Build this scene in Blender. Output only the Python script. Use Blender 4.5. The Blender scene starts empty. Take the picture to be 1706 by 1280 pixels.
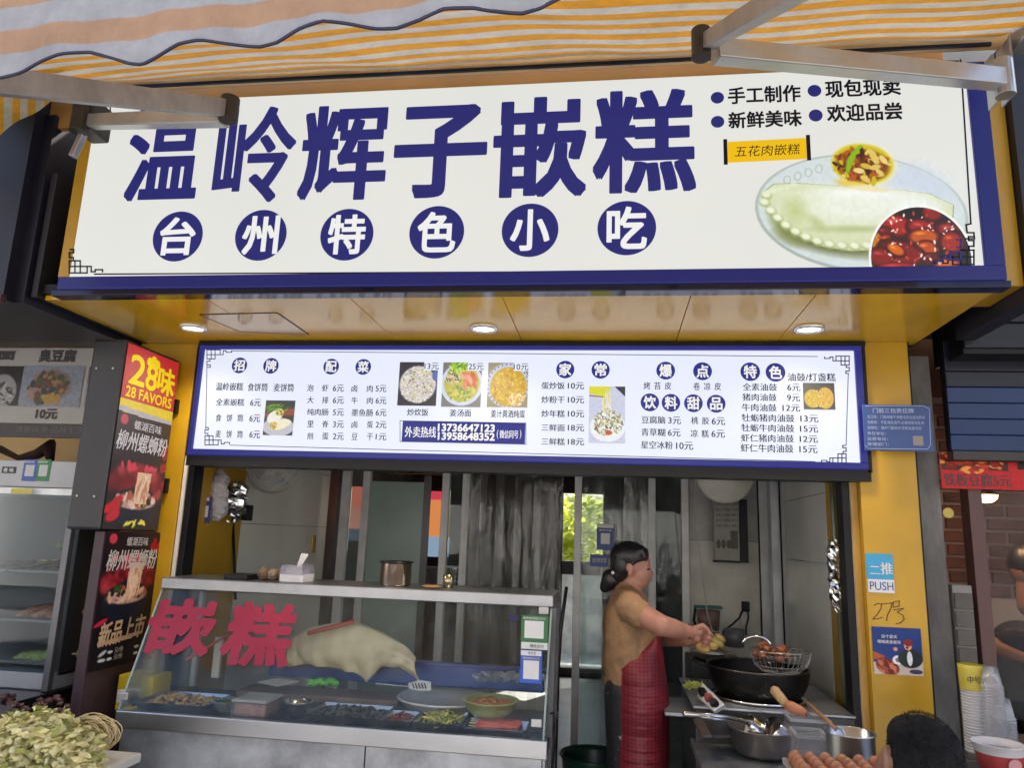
import bpy, bmesh, math, random
import numpy as np
from mathutils import Vector, Matrix
random.seed(7); rng = np.random.default_rng(7)
SC = bpy.context.scene; COL = SC.collection
# ---------------------------------------------------------------- camera, sky, sun, exposure
PITCH, YAW, ROLL, FPX = 11.6, 7.9, 2.06, 1240.0
EYE = Vector((0, 0, 1.6))
_p, _y, _r = map(math.radians, (PITCH, YAW, ROLL))
FW = Vector((-math.sin(_y)*math.cos(_p), math.cos(_y)*math.cos(_p), math.sin(_p)))
_rt = FW.cross(Vector((0, 0, 1))).normalized(); _up = _rt.cross(FW)
RT = _rt*math.cos(_r) + _up*math.sin(_r); UP = RT.cross(FW)
cam = bpy.data.cameras.new('camera'); camo = bpy.data.objects.new('camera', cam); COL.objects.link(camo)
cam.sensor_width = 36; cam.lens = FPX/1706*36; cam.clip_start = .05; cam.clip_end = 500
camo.matrix_world = Matrix(((RT.x, UP.x, -FW.x, EYE.x), (RT.y, UP.y, -FW.y, EYE.y), (RT.z, UP.z, -FW.z, EYE.z), (0, 0, 0, 1)))
SC.camera = camo
SUN_EL, SUN_AZ = 50, 25          # the sun stands behind the shop: the whole front is in shade
world = bpy.data.worlds.new('World'); SC.world = world; world.use_nodes = True
wn = world.node_tree.nodes; bg = wn['Background']; sky = wn.new('ShaderNodeTexSky')
sky.sky_type = 'NISHITA'; sky.sun_disc = False; sky.sun_elevation = math.radians(SUN_EL); sky.sun_rotation = math.radians(SUN_AZ)
sky.dust_density = 4.0; sky.air_density = 1.0; sky.ozone_density = 1.0
world.node_tree.links.new(sky.outputs[0], bg.inputs[0]); bg.inputs[1].default_value = .15
sun = bpy.data.lights.new('sun', 'SUN'); sun.energy = 4.2; sun.angle = math.radians(.5); sun.color = (1, .94, .85)
suno = bpy.data.objects.new('sun', sun); COL.objects.link(suno); suno.location = (3, 10, 12)
_sd = Vector((math.sin(math.radians(SUN_AZ))*math.cos(math.radians(SUN_EL)), math.cos(math.radians(SUN_AZ))*math.cos(math.radians(SUN_EL)), math.sin(math.radians(SUN_EL))))
suno.rotation_euler = _sd.to_track_quat('Z', 'Y').to_euler()
SC.view_settings.view_transform = 'Standard'; SC.view_settings.look = 'None'
EXPO = 1.5
SC.view_settings.exposure = EXPO; SC.view_settings.gamma = 1
EK = 2**(-EXPO)                  # strength of a lit sign so that it reads right at this exposure
SC.cycles.max_bounces = 10; SC.cycles.transparent_max_bounces = 24; SC.cycles.sample_clamp_indirect = 6
# ---------------------------------------------------------------- from the photograph to the place
def ray(px, py): return FW + RT*((px-853)/FPX) - UP*((py-640)/FPX)
def atY(px, py, Y): d = ray(px, py); return EYE + d*(Y/d.y)
def atX(px, py, X): d = ray(px, py); return EYE + d*(X/d.x)
def atZ(px, py, Z): d = ray(px, py); return EYE + d*((Z-1.6)/d.z)
class PlY:                       # a plane facing the street
    def __init__(s, Y): s.Y = Y; s.n = Vector((0, -1, 0)); s.u = Vector((1, 0, 0)); s.v = Vector((0, 0, 1))
    def at(s, x, y): return atY(x, y, s.Y)
class PlX:                       # a plane facing right (+x)
    def __init__(s, X): s.X = X; s.n = Vector((1, 0, 0)); s.u = Vector((0, 1, 0)); s.v = Vector((0, 0, 1))
    def at(s, x, y): return atX(x, y, s.X)
# ---------------------------------------------------------------- materials
MATS = {}
def srgb(r, g, b):
    f = lambda c: (c/255/12.92 if c/255 <= .04045 else ((c/255+.055)/1.055)**2.4)
    return (f(r), f(g), f(b))
def new_mat(name):
    m = bpy.data.materials.new(name); m.use_nodes = True; nt = m.node_tree
    return m, nt, nt.nodes['Principled BSDF']
def mat(name, col, rough=.5, metal=0, var=.12, scale=6, bump=.0, bscale=60, stretch=(1, 1, 1), spec=.5, col2=None, thr=(.4, .65), emit=None, rvar=.1, sub=0, coat=0):
    if name in MATS: return MATS[name]
    m, nt, b = new_mat(name); N, L = nt.nodes, nt.links
    tc = N.new('ShaderNodeTexCoord'); mp = N.new('ShaderNodeMapping'); mp.inputs['Scale'].default_value = stretch
    geo = N.new('ShaderNodeNewGeometry'); L.new(geo.outputs['Position'], mp.inputs[0])
    nz = N.new('ShaderNodeTexNoise'); nz.inputs['Scale'].default_value = scale; nz.inputs['Detail'].default_value = 6; nz.inputs['Roughness'].default_value = .62
    L.new(mp.outputs[0], nz.inputs['Vector'])
    cr = N.new('ShaderNodeValToRGB'); e = cr.color_ramp.elements
    c2 = col2 if col2 else tuple(max(0, c*(1-2*var)) for c in col)
    c1 = col if col2 else tuple(min(1, c*(1+.6*var)) for c in col)
    e[0].position, e[1].position = thr if col2 else (.3, .7)
    e[0].color = (*c2, 1); e[1].color = (*c1, 1)
    L.new(nz.outputs[0], cr.inputs[0]); L.new(cr.outputs[0], b.inputs['Base Color'])
    mr = N.new('ShaderNodeMapRange'); mr.inputs[3].default_value = max(.02, rough-rvar); mr.inputs[4].default_value = min(1, rough+rvar)
    L.new(nz.outputs[0], mr.inputs[0]); L.new(mr.outputs[0], b.inputs['Roughness'])
    b.inputs['Metallic'].default_value = metal; b.inputs['Specular IOR Level'].default_value = spec
    if coat: b.inputs['Coat Weight'].default_value = coat; b.inputs['Coat Roughness'].default_value = .08
    if sub: b.inputs['Subsurface Weight'].default_value = sub; b.inputs['Subsurface Radius'].default_value = (.012, .005, .003)
    if bump:
        n2 = N.new('ShaderNodeTexNoise'); n2.inputs['Scale'].default_value = bscale; n2.inputs['Detail'].default_value = 5
        L.new(mp.outputs[0], n2.inputs['Vector']); bp = N.new('ShaderNodeBump'); bp.inputs['Strength'].default_value = bump; bp.inputs['Distance'].default_value = .01
        L.new(n2.outputs[0], bp.inputs['Height']); L.new(bp.outputs[0], b.inputs['Normal'])
    if emit: b.inputs['Emission Color'].default_value = (*emit[0], 1); b.inputs['Emission Strength'].default_value = emit[1]
    MATS[name] = m; return m
def lit(name, col, s=1.0, gloss=.25):      # backlit film or a screen
    if name in MATS: return MATS[name]
    m, nt, b = new_mat(name); N, L = nt.nodes, nt.links
    b.inputs['Base Color'].default_value = (*[c*.08 for c in col], 1); b.inputs['Roughness'].default_value = gloss; b.inputs['Specular IOR Level'].default_value = .25
    geo = N.new('ShaderNodeNewGeometry'); nz = N.new('ShaderNodeTexNoise'); nz.inputs['Scale'].default_value = 1.3; L.new(geo.outputs['Position'], nz.inputs['Vector'])
    mr = N.new('ShaderNodeMapRange'); mr.inputs[3].default_value = s*EK*.90; mr.inputs[4].default_value = s*EK*1.0
    L.new(nz.outputs[0], mr.inputs[0]); L.new(mr.outputs[0], b.inputs['Emission Strength']); b.inputs['Emission Color'].default_value = (*col, 1)
    MATS[name] = m; return m
def pic_mat(name, emis, rough=.35, base=1.0):
    if name in MATS: return MATS[name]
    m, nt, b = new_mat(name); N, L = nt.nodes, nt.links
    a = N.new('ShaderNodeAttribute'); a.attribute_name = 'print'
    if emis: L.new(a.outputs[0], b.inputs['Emission Color']); b.inputs['Emission Strength'].default_value = emis*EK; b.inputs['Base Color'].default_value = (.03, .03, .03, 1)
    else: L.new(a.outputs[0], b.inputs['Base Color'])
    b.inputs['Roughness'].default_value = rough; b.inputs['Specular IOR Level'].default_value = .25; MATS[name] = m; return m
def glass(name, tint=(1, 1, 1), refl=1.0, haze=.05, hazecol=(.6, .63, .65), rough=.0, streak=0):
    if name in MATS: return MATS[name]
    m, nt, b = new_mat(name); N, L = nt.nodes, nt.links; N.remove(b); out = N['Material Output']
    tr = N.new('ShaderNodeBsdfTransparent'); tr.inputs[0].default_value = (*tint, 1)
    gl = N.new('ShaderNodeBsdfGlossy'); gl.inputs['Roughness'].default_value = rough; gl.inputs[0].default_value = (.95, .97, 1, 1)
    df = N.new('ShaderNodeBsdfDiffuse'); df.inputs[0].default_value = (*hazecol, 1)
    fr = N.new('ShaderNodeFresnel'); fr.inputs[0].default_value = 1.5; mu = N.new('ShaderNodeMath'); mu.operation = 'MULTIPLY'; mu.inputs[1].default_value = .9*refl; mu.use_clamp = True
    L.new(fr.outputs[0], mu.inputs[0])
    mx = N.new('ShaderNodeMixShader'); L.new(mu.outputs[0], mx.inputs[0]); L.new(tr.outputs[0], mx.inputs[1]); L.new(gl.outputs[0], mx.inputs[2])
    m2 = N.new('ShaderNodeMixShader'); L.new(mx.outputs[0], m2.inputs[1]); L.new(df.outputs[0], m2.inputs[2])
    geo = N.new('ShaderNodeNewGeometry'); mp = N.new('ShaderNodeMapping'); mp.inputs['Scale'].default_value = (1, 1, .25) if streak else (1, 1, 1); L.new(geo.outputs['Position'], mp.inputs[0])
    nz = N.new('ShaderNodeTexNoise'); nz.inputs['Scale'].default_value = 14 if streak else 5; nz.inputs['Detail'].default_value = 8; L.new(mp.outputs[0], nz.inputs['Vector'])
    mr = N.new('ShaderNodeMapRange'); mr.inputs[1].default_value = .35; mr.inputs[2].default_value = .75; mr.inputs[3].default_value = haze*.4; mr.inputs[4].default_value = haze*2
    L.new(nz.outputs[0], mr.inputs[0]); L.new(mr.outputs[0], m2.inputs[0])
    if streak:
        bp = N.new('ShaderNodeBump'); bp.inputs['Strength'].default_value = streak; bp.inputs['Distance'].default_value = .03; L.new(nz.outputs[0], bp.inputs['Height']); L.new(bp.outputs[0], gl.inputs['Normal'])
    L.new(m2.outputs[0], out.inputs[0]); MATS[name] = m; return m
# ---------------------------------------------------------------- mesh building
WL = {}                          # world location of every object (all roots are unrotated)
class B:
    def __init__(s): s.v = []; s.f = []
    def add(s, vs, fs):
        n = len(s.v); s.v += [Vector(v) for v in vs]; s.f += [tuple(i+n for i in f) for f in fs]; return s
    def box(s, x0, x1, y0, y1, z0, z1):
        return s.add([(x0, y0, z0), (x1, y0, z0), (x1, y1, z0), (x0, y1, z0), (x0, y0, z1), (x1, y0, z1), (x1, y1, z1), (x0, y1, z1)],
                     [(0, 3, 2, 1), (4, 5, 6, 7), (0, 1, 5, 4), (1, 2, 6, 5), (2, 3, 7, 6), (3, 0, 4, 7)])
    def bar(s, p0, p1, w, h, up=(0, 0, 1)):
        p0, p1 = Vector(p0), Vector(p1); d = (p1-p0).normalized(); a = d.cross(Vector(up))
        if a.length < 1e-3: a = d.cross(Vector((1, 0, 0)))
        a.normalize(); b = a.cross(d); vs = []
        for p in (p0, p1):
            for i, j in ((-1, -1), (1, -1), (1, 1), (-1, 1)): vs.append(p + a*(i*w/2) + b*(j*h/2))
        return s.add(vs, [(0, 1, 2, 3), (7, 6, 5, 4), (0, 4, 5, 1), (1, 5, 6, 2), (2, 6, 7, 3), (3, 7, 4, 0)])
    def hexa(s, a, b):             # two quads (lists of 4) joined into a solid
        return s.add(list(a)+list(b), [(0, 1, 2, 3), (7, 6, 5, 4), (0, 4, 5, 1), (1, 5, 6, 2), (2, 6, 7, 3), (3, 7, 4, 0)])
    def tube(s, pts, r, n=8, caps=True):
        pts = [Vector(p) for p in pts]; rs = r if isinstance(r, (list, tuple)) else [r]*len(pts); vs = []; fs = []
        t0 = (pts[1]-pts[0]).normalized(); a = t0.orthogonal().normalized()
        for i, p in enumerate(pts):
            t = (pts[min(i+1, len(pts)-1)]-pts[max(i-1, 0)]).normalized(); a = (a - t*a.dot(t)).normalized(); b = t.cross(a)
            for k in range(n):
                an = 2*math.pi*k/n; vs.append(p + (a*math.cos(an)+b*math.sin(an))*rs[i])
        for i in range(len(pts)-1):
            for k in range(n): k2 = (k+1) % n; fs.append((i*n+k, i*n+k2, (i+1)*n+k2, (i+1)*n+k))
        if caps: fs.append(tuple(range(n-1, -1, -1))); fs.append(tuple(range((len(pts)-1)*n, len(pts)*n)))
        return s.add(vs, fs)
    def lathe(s, prof, c=(0, 0, 0), n=24, M=None):     # prof: (r, z)
        vs = []; fs = []; c = Vector(c)
        for r, z in prof:
            for k in range(n):
                an = 2*math.pi*k/n; p = Vector((r*math.cos(an), r*math.sin(an), z)); vs.append((M @ p if M else p)+c)
        for i in range(len(prof)-1):
            for k in range(n): k2 = (k+1) % n; fs.append((i*n+k, i*n+k2, (i+1)*n+k2, (i+1)*n+k))
        if prof[0][0] > 1e-5 and len(prof) > 1: pass
        return s.add(vs, fs)
    def disc(s, c, r, u=(1, 0, 0), v=(0, 0, 1), n=32, rv=None):
        c, u, v = Vector(c), Vector(u), Vector(v)
        return s.add([c+u*(r*math.cos(2*math.pi*k/n))+v*((rv or r)*math.sin(2*math.pi*k/n)) for k in range(n)], [tuple(range(n))])
    def ell(s, c, rx, ry=None, rz=None, rot=None, n=12, m=8, bumpy=0):
        ry = ry or rx; rz = rz or rx; c = Vector(c); vs = []; fs = []
        for i in range(m+1):
            th = math.pi*i/m
            for k in range(n):
                ph = 2*math.pi*k/n; q = 1+(random.uniform(-bumpy, bumpy) if bumpy and 0 < i < m else 0)
                p = Vector((rx*q*math.sin(th)*math.cos(ph), ry*q*math.sin(th)*math.sin(ph), rz*q*math.cos(th)))
                if rot is not None: p = rot @ p
                vs.append(c+p)
        for i in range(m):
            for k in range(n): k2 = (k+1) % n; fs.append((i*n+k, (i+1)*n+k, (i+1)*n+k2, i*n+k2))
        return s.add(vs, fs)
    def poly(s, pts): return s.add(pts, [tuple(range(len(pts)))])
    def prism(s, pts, d):           # polygon pushed along d into a solid
        n = len(pts); d = Vector(d); a = [Vector(p) for p in pts]
        return s.add(a+[p+d for p in a], [tuple(range(n)), tuple(range(2*n-1, n-1, -1))]+[(i, i+n, (i+1) % n+n, (i+1) % n) for i in range(n)])
    def build(s, name, m=None, parent=None, smooth=False, bevel=0, label=None, kind=None, fix=True):
        me = bpy.data.meshes.new(name); V = np.array([tuple(v) for v in s.v]) if s.v else np.zeros((0, 3))
        c = Vector(((V[:, 0].min()+V[:, 0].max())/2, (V[:, 1].min()+V[:, 1].max())/2, V[:, 2].min()))
        me.from_pydata([tuple(v-c) for v in s.v], [], s.f); me.validate()
        if fix:
            bm = bmesh.new(); bm.from_mesh(me); bmesh.ops.remove_doubles(bm, verts=bm.verts, dist=1e-5); bmesh.ops.recalc_face_normals(bm, faces=bm.faces); bm.to_mesh(me); bm.free()
        if smooth: me.shade_smooth() if hasattr(me, 'shade_smooth') else None
        o = bpy.data.objects.new(name, me); COL.objects.link(o); o.location = c; WL[o.name] = c
        if m: me.materials.append(m)
        if bevel: md = o.modifiers.new('bevel', 'BEVEL'); md.width = bevel; md.segments = 2; md.limit_method = 'ANGLE'
        if parent: o.parent = parent; o.matrix_parent_inverse = Matrix.Translation(-WL[parent.name])
        if label: o['label'] = label
        if kind: o['kind'] = kind
        return o
def thing(name, label, cat, loc, group=None):
    o = bpy.data.objects.new(name, None); COL.objects.link(o); o.location = loc; o.empty_display_size = .05; WL[o.name] = Vector(loc)
    o['label'] = label; o['category'] = cat
    if group: o['group'] = group
    return o
def tag(o, label, cat, group=None):
    o['label'] = label; o['category'] = cat
    if group: o['group'] = group
    return o
def copy_thing(o, loc, label=None, rotz=0, group=None):
    c = o.copy(); COL.objects.link(c); c.location = loc; c.rotation_euler.z = rotz; WL[c.name] = Vector(loc)
    if label: c['label'] = label
    if group: c['group'] = group
    for ch in list(o.children):
        d = ch.copy(); COL.objects.link(d); d.parent = c
        for g in list(ch.children):
            e = g.copy(); COL.objects.link(e); e.parent = d
    return c
ORD = ['first', 'second', 'third', 'fourth', 'fifth', 'sixth', 'seventh', 'eighth', 'ninth', 'tenth', 'eleventh', 'twelfth', 'thirteenth']
# lettering: real glyph outlines as thin print on a surface
_cache = {}
def glyphs(s, bold):
    k = (s, bold)
    if k in _cache: return _cache[k]
    cu = bpy.data.curves.new('t', 'FONT'); cu.body = s; cu.size = 1; cu.resolution_u = 3; cu.offset = bold; cu.fill_mode = 'FRONT'
    o = bpy.data.objects.new('t', cu); COL.objects.link(o); dg = bpy.context.evaluated_depsgraph_get(); dg.update()
    me = bpy.data.meshes.new_from_object(o.evaluated_get(dg)); V = np.array([tuple(v.co)[:2] for v in me.vertices]).reshape(-1, 2); F = [tuple(p.vertices) for p in me.polygons]
    bpy.data.objects.remove(o); bpy.data.curves.remove(cu); bpy.data.meshes.remove(me)
    _cache[k] = (V, F); return V, F
def local_scale(pl, cx, cy):
    p = pl.at(cx, cy); a = (pl.at(cx+1, cy)-p); b = (pl.at(cx, cy-1)-p)
    return p, abs(a.dot(pl.u)), abs(b.dot(pl.v))
def text(bl, s, bbox, pl, off=.002, bold=.0, lean=0, rot=0, e=.35):
    """glyphs of s fitted into the photo box bbox on plane pl"""
    V, F = glyphs(s, 0); x0, y0, x1, y1 = bbox; p, su, sv = local_scale(pl, (x0+x1)/2, (y0+y1)/2)
    mn, mx = V.min(0), V.max(0); q = (V-(mn+mx)/2)/(mx-mn); W, H = (x1-x0)*su, (y1-y0)*sv
    cr, sr = math.cos(rot), math.sin(rot); vs = []
    for a, b in q:
        a, b = a*W+b*H*lean, b*H; a, b = a*cr-b*sr, a*sr+b*cr
        vs.append(p+pl.u*a+pl.v*b+pl.n*off)
    thick(bl, vs, F, pl.u, pl.v, pl.n, bold*W/max(1, (mx-mn)[0]), e)
def thick(bl, vs, F, u, v, nrm, r, e=.35):      # heavier lettering: the outline struck several times, fanned round by r
    ds = [(0, 0)] if r <= 0 else [(r*math.copysign(abs(math.cos(k*math.pi/12))**e, math.cos(k*math.pi/12)), r*math.copysign(abs(math.sin(k*math.pi/12))**e, math.sin(k*math.pi/12))) for k in range(0, 24, 1 if r > .003 else 3)]+[(0, 0)]
    if 0 < r < .0012: ds = [(r, 0), (-r, 0), (0, 0)]
    for j, (a, b) in enumerate(ds):
        n = len(bl.v); d = u*a+v*b+nrm*(j*2e-5); bl.v += [q+d for q in vs]; bl.f += [tuple(i+n for i in f) for f in F]
def strokes(bl, pl, lines, w, off=.002):       # lines: lists of photo points; w in metres
    for ln in lines:
        P = [pl.at(*q)+pl.n*off for q in ln]
        for a, b in zip(P, P[1:]):
            d = (b-a)
            if d.length < 1e-6: continue
            d.normalize(); n = d.cross(pl.n).normalized()*(w/2); e = d*(w/2)
            bl.add([a-e-n, b+e-n, b+e+n, a-e+n], [(0, 1, 2, 3)])
def rect(bl, pl, x0, y0, x1, y1, off=.002, th=0):
    p, su, sv = local_scale(pl, (x0+x1)/2, (y0+y1)/2); W, H = (x1-x0)*su/2, (y1-y0)*sv/2
    q = [p+pl.n*off+pl.u*(i*W)+pl.v*(j*H) for i, j in ((-1, -1), (1, -1), (1, 1), (-1, 1))]
    if th: bl.prism(q, -pl.n*th)
    else: bl.poly(q)
# ---------------------------------------------------------------- printed pictures: a fine grid of faces, each with its printed colour
def vnoise(x, y, seed=0):
    xi, yi = np.floor(x).astype(int), np.floor(y).astype(int); fx, fy = x-xi, y-yi; fx = fx*fx*(3-2*fx); fy = fy*fy*(3-2*fy)
    h = lambda a, b: (np.sin(a*127.1+b*311.7+seed*74.7)*43758.5453) % 1
    return (h(xi, yi)*(1-fx)+h(xi+1, yi)*fx)*(1-fy)+(h(xi, yi+1)*(1-fx)+h(xi+1, yi+1)*fx)*fy
class Pic:                       # coordinates run 0..1 across and 0..asp down
    def __init__(s, nx, ny, bgc, asp):
        s.nx, s.ny, s.asp = nx, ny, asp; s.X, s.Y = np.meshgrid((np.arange(nx)+.5)/nx, (np.arange(ny)+.5)/ny*asp); s.C = np.ones((ny, nx, 3))*np.array(bgc, float); s.keep = np.ones((ny, nx), bool)
    def _mix(s, m, col): m = np.clip(m, 0, 1)[..., None]; s.C = s.C*(1-m)+np.array(col, float)*m
    def ell(s, cx, cy, rx, ry, col, rot=0, f=.12, a=1):
        c, n = math.cos(rot), math.sin(rot); dx, dy = s.X-cx, s.Y-cy; d = np.sqrt(((dx*c+dy*n)/rx)**2+((-dx*n+dy*c)/ry)**2); s._mix((1-d)/f*a if a == 1 else np.clip((1-d)/f, 0, 1)*a, col); return d
    def poly(s, pts, col, a=1):
        m = np.ones_like(s.X, bool); n = len(pts)
        for i in range(n):
            (x0, y0), (x1, y1) = pts[i], pts[(i+1) % n]; m &= ((x1-x0)*(s.Y-y0)-(y1-y0)*(s.X-x0)) >= 0
        s._mix(m*a, col)
    def spots(s, n, cx, cy, rx, ry, cols, sz, st=1.0, f=.3, ang=None):
        for i in range(n):
            t = random.random()*6.283; r = math.sqrt(random.random()); z = sz*random.uniform(.6, 1.4)
            s.ell(cx+rx*r*math.cos(t), cy+ry*r*math.sin(t), z*st, z, random.choice(cols), rot=random.random()*3.14 if ang is None else ang+random.uniform(-.4, .4), f=f)
    def grain(s, amp, sc, seed=0): s.C *= (1+amp*(vnoise(s.X*sc, s.Y*sc, seed)-.5)*2)[..., None]; s.C = np.clip(s.C, 0, 255)
    def build(s, name, c0, du, dv, m, parent=None, bulge=0):     # c0: top left corner, du, dv: full edges (dv points down)
        nx, ny = s.nx, s.ny; i, j = np.meshgrid(np.arange(nx+1)/nx, np.arange(ny+1)/ny)
        P = np.array(c0)[None, None]+i[..., None]*np.array(du)+j[..., None]*np.array(dv); cen = np.array(c0)+.5*np.array(du)+np.array(dv)
        idx = np.arange((nx+1)*(ny+1)).reshape(ny+1, nx+1); F = np.stack([idx[1:, :-1], idx[1:, 1:], idx[:-1, 1:], idx[:-1, :-1]], -1)[s.keep]; C = s.C[s.keep]
        me = bpy.data.meshes.new(name); V = (P-cen).reshape(-1, 3)
        used = np.unique(F); remap = -np.ones(len(V), int); remap[used] = np.arange(len(used)); V = V[used]; F = remap[F]
        me.vertices.add(len(V)); me.vertices.foreach_set('co', V.ravel()); me.loops.add(F.size); me.loops.foreach_set('vertex_index', F.ravel().astype(np.int32))
        me.polygons.add(len(F)); me.polygons.foreach_set('loop_start', np.arange(0, F.size, 4, dtype=np.int32)); me.update(calc_edges=True)
        ca = me.color_attributes.new('print', 'FLOAT_COLOR', 'CORNER'); c = np.clip(C/255, 0, 1); c = np.where(c <= .04045, c/12.92, ((c+.055)/1.055)**2.4)
        ca.data.foreach_set('color', np.repeat(np.concatenate([c, np.ones((len(c), 1))], 1), 4, axis=0).ravel().astype(np.float32))
        me.materials.append(m); o = bpy.data.objects.new(name, me); COL.objects.link(o); cv = Vector(cen); o.location = cv; WL[o.name] = cv
        if parent: o.parent = parent; o.matrix_parent_inverse = Matrix.Translation(-WL[parent.name])
        return o
def pic_on(pic, name, pl, bbox, m, parent, off=.003):
    x0, y0, x1, y1 = bbox; p, su, sv = local_scale(pl, (x0+x1)/2, (y0+y1)/2); W, H = (x1-x0)*su, (y1-y0)*sv
    return pic.build(name, p-pl.u*(W/2)+pl.v*(H/2)+pl.n*off, pl.u*W, -pl.v*H, m, parent)
# ================================================================ shared materials
YEL = mat('yellow_sheet', (.47, .265, .009), .32, 0, .14, 1.6, .12, 14)
YEL_SOF = mat('yellow_gloss_panel', (.68, .39, .018), .16, 0, .12, 1.5, .03, 6, spec=.4, rvar=.07)
NAVY = mat('navy_gloss_film', (.018, .02, .12), .3, 0, .1, 3)
BLACK = mat('black_metal', (.007, .007, .010), .42, 0, .2, 5, spec=.25)
DARKG = mat('dark_grey_fascia', (.014, .014, .022), .5, 0, .25, 2.5, .05, 15)
STEEL = mat('stainless_steel', (.55, .56, .58), .3, 1, .12, 2.5, .01, 60, (.4, 1, 1), rvar=.07)
STEELD = mat('dull_stainless_steel', (.58, .61, .66), .42, .9, .35, 3.2, .05, 40, rvar=.14)
ALU = mat('aluminium_frame', (.72, .73, .75), .45, .15, .1, 8)
WHITEP = mat('white_laminate', (.55, .55, .53), .22, 0, .07, 2, .02, 9)
LITW = lit('sign_backlit_white', srgb(230, 231, 226), .98)
LITM = lit('menu_backlit_white', srgb(226, 231, 249), 1.06)
LITB = lit('sign_backlit_blue', srgb(42, 44, 116), .95)
LITB2 = lit('menu_backlit_blue', srgb(44, 48, 132), 1.0)
LITK = lit('sign_print_black', srgb(24, 22, 34), .6)
WPRINT = lit('sign_print_white', srgb(238, 239, 238), 1.0)
GLASS = glass('clear_glass', (.93, .97, .96), .8, .04)
GLASSD = glass('dirty_door_glass', (.8, .86, .86), .8, .09, (.4, .45, .45))
# ================================================================ ground and shell of the shop
o = B().box(-40, 40, -40, 2.2, -.30, -.13).build('road', mat('asphalt', (.05, .05, .052), .85, 0, .25, 9, .4, 120)); o['kind'] = 'structure'
o = B().box(-40, 40, -6.5, 12, -.125, 0).build('pavement', mat('paving_granite', (.48, .46, .43), .8, 0, .2, 6, .2, 80)); o['kind'] = 'structure'  # widened and paled behind the camera to bounce light into the kitchen
o = B().box(-300, 300, -300, 300, -.34, -.305).build('ground', mat('ground_earth', (.12, .12, .09), .9)); o['kind'] = 'structure'
YF = 3.4          # plane of the shop front
XL, XR = -2.0, .985   # opening
ZS = 2.49         # soffit
BK0 = 9.2
shell = thing('building', 'the shop building above and around the yellow food stall front, its upper wall and roof unseen', 'building', (0, 4.5, 0))
UPW = mat('upper_wall_plaster', (.3, .29, .27), .8, 0, .1, 2)
B().box(-9, 9, 3.62, 3.9, 2.62, 4.5).build('wall', UPW, shell)  # upper wall out of view, its height set for where sunlight falls
B().box(-9, 9, 3.9, BK0+.2, 4.4, 4.5).build('roof', UPW, shell)  # unseen roof, put in to keep the sun out of the room
B().box(-9.2, -9, 3.6, BK0+.2, 0, 4.4).build('wall', UPW, shell); B().box(9, 9.2, 3.6, BK0+.2, 0, 4.4).build('wall', UPW, shell)
BK = 9.2; wl, wr = atY(932, 880, BK).x, atY(1010, 880, BK).x; wt, wb = atY(970, 822, BK).z, atY(970, 1180, BK).z
bw = B()
bw.box(-9, wl, BK, BK+.2, 0, 4.4).box(wr, 9, BK, BK+.2, 0, 4.4).box(wl, wr, BK, BK+.2, wt, 4.4).box(wl, wr, BK, BK+.2, -.1, .12)
bw.build('wall', mat('back_wall_dark', (.07, .065, .06), .8), shell)
# inner room: side walls, ceiling, floor
DW = mat('room_wall', (.30, .29, .28), .6, 0, .3, 1.2)
o = B().box(-4, 3, 5.32, BK, 2.75, 2.85).build('ceiling', DW); o['kind'] = 'structure'
o = B().box(XL-.02, XR+.3, 3.44, BK, .005, .02).build('floor', mat('shop_floor_tile', (.55, .55, .53), .35, 0, .15, 3)); o['kind'] = 'structure'
B().box(-2.6, -2.5, 5.3, BK, .02, 2.75).build('wall', DW, shell); B().box(2.2, 2.3, 5.3, BK, .02, 2.75).build('wall', DW, shell)
# soffit: separate glossy yellow panels with joints
sof = thing('soffit', 'glossy yellow panelled underside between the big sign and the menu board', 'soffit', (-.5, 3, ZS))
seams_back = [-2.42, -1.45, -.72, .02, .74, 1.27]
xs = [-2.33, -1.62, -1.02, -.42, .28, .72, 1.31]
for a, b in zip(xs, xs[1:]):
    B().box(a+.0015, b-.0015, 2.66, 3.38, ZS, ZS+.02).build('panel', YEL_SOF, sof, bevel=.0015)
B().box(-2.33, 1.31, 2.64, 3.6, ZS+.022, ZS+.06).build('backing', BLACK, sof)
# access hatch outline on the underside
hp = [atZ(333, 524, ZS), atZ(462, 521, ZS), atZ(514, 557, ZS), atZ(400, 552, ZS)]
hb = B()
for i in (0, 1, 2, 3):
    a, b = hp[i], hp[(i+1) % 4]; hb.bar(a-Vector((0, 0, .001)), b-Vector((0, 0, .001)), .006, .003)
hb.build('hatch_joint', BLACK, sof)
B().poly([h-Vector((0, 0, .002)) for h in hp][::-1]).build('hatch', mat('hatch_panel', (.55, .36, .12), .12, 0, .05), sof, fix=False)
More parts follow.
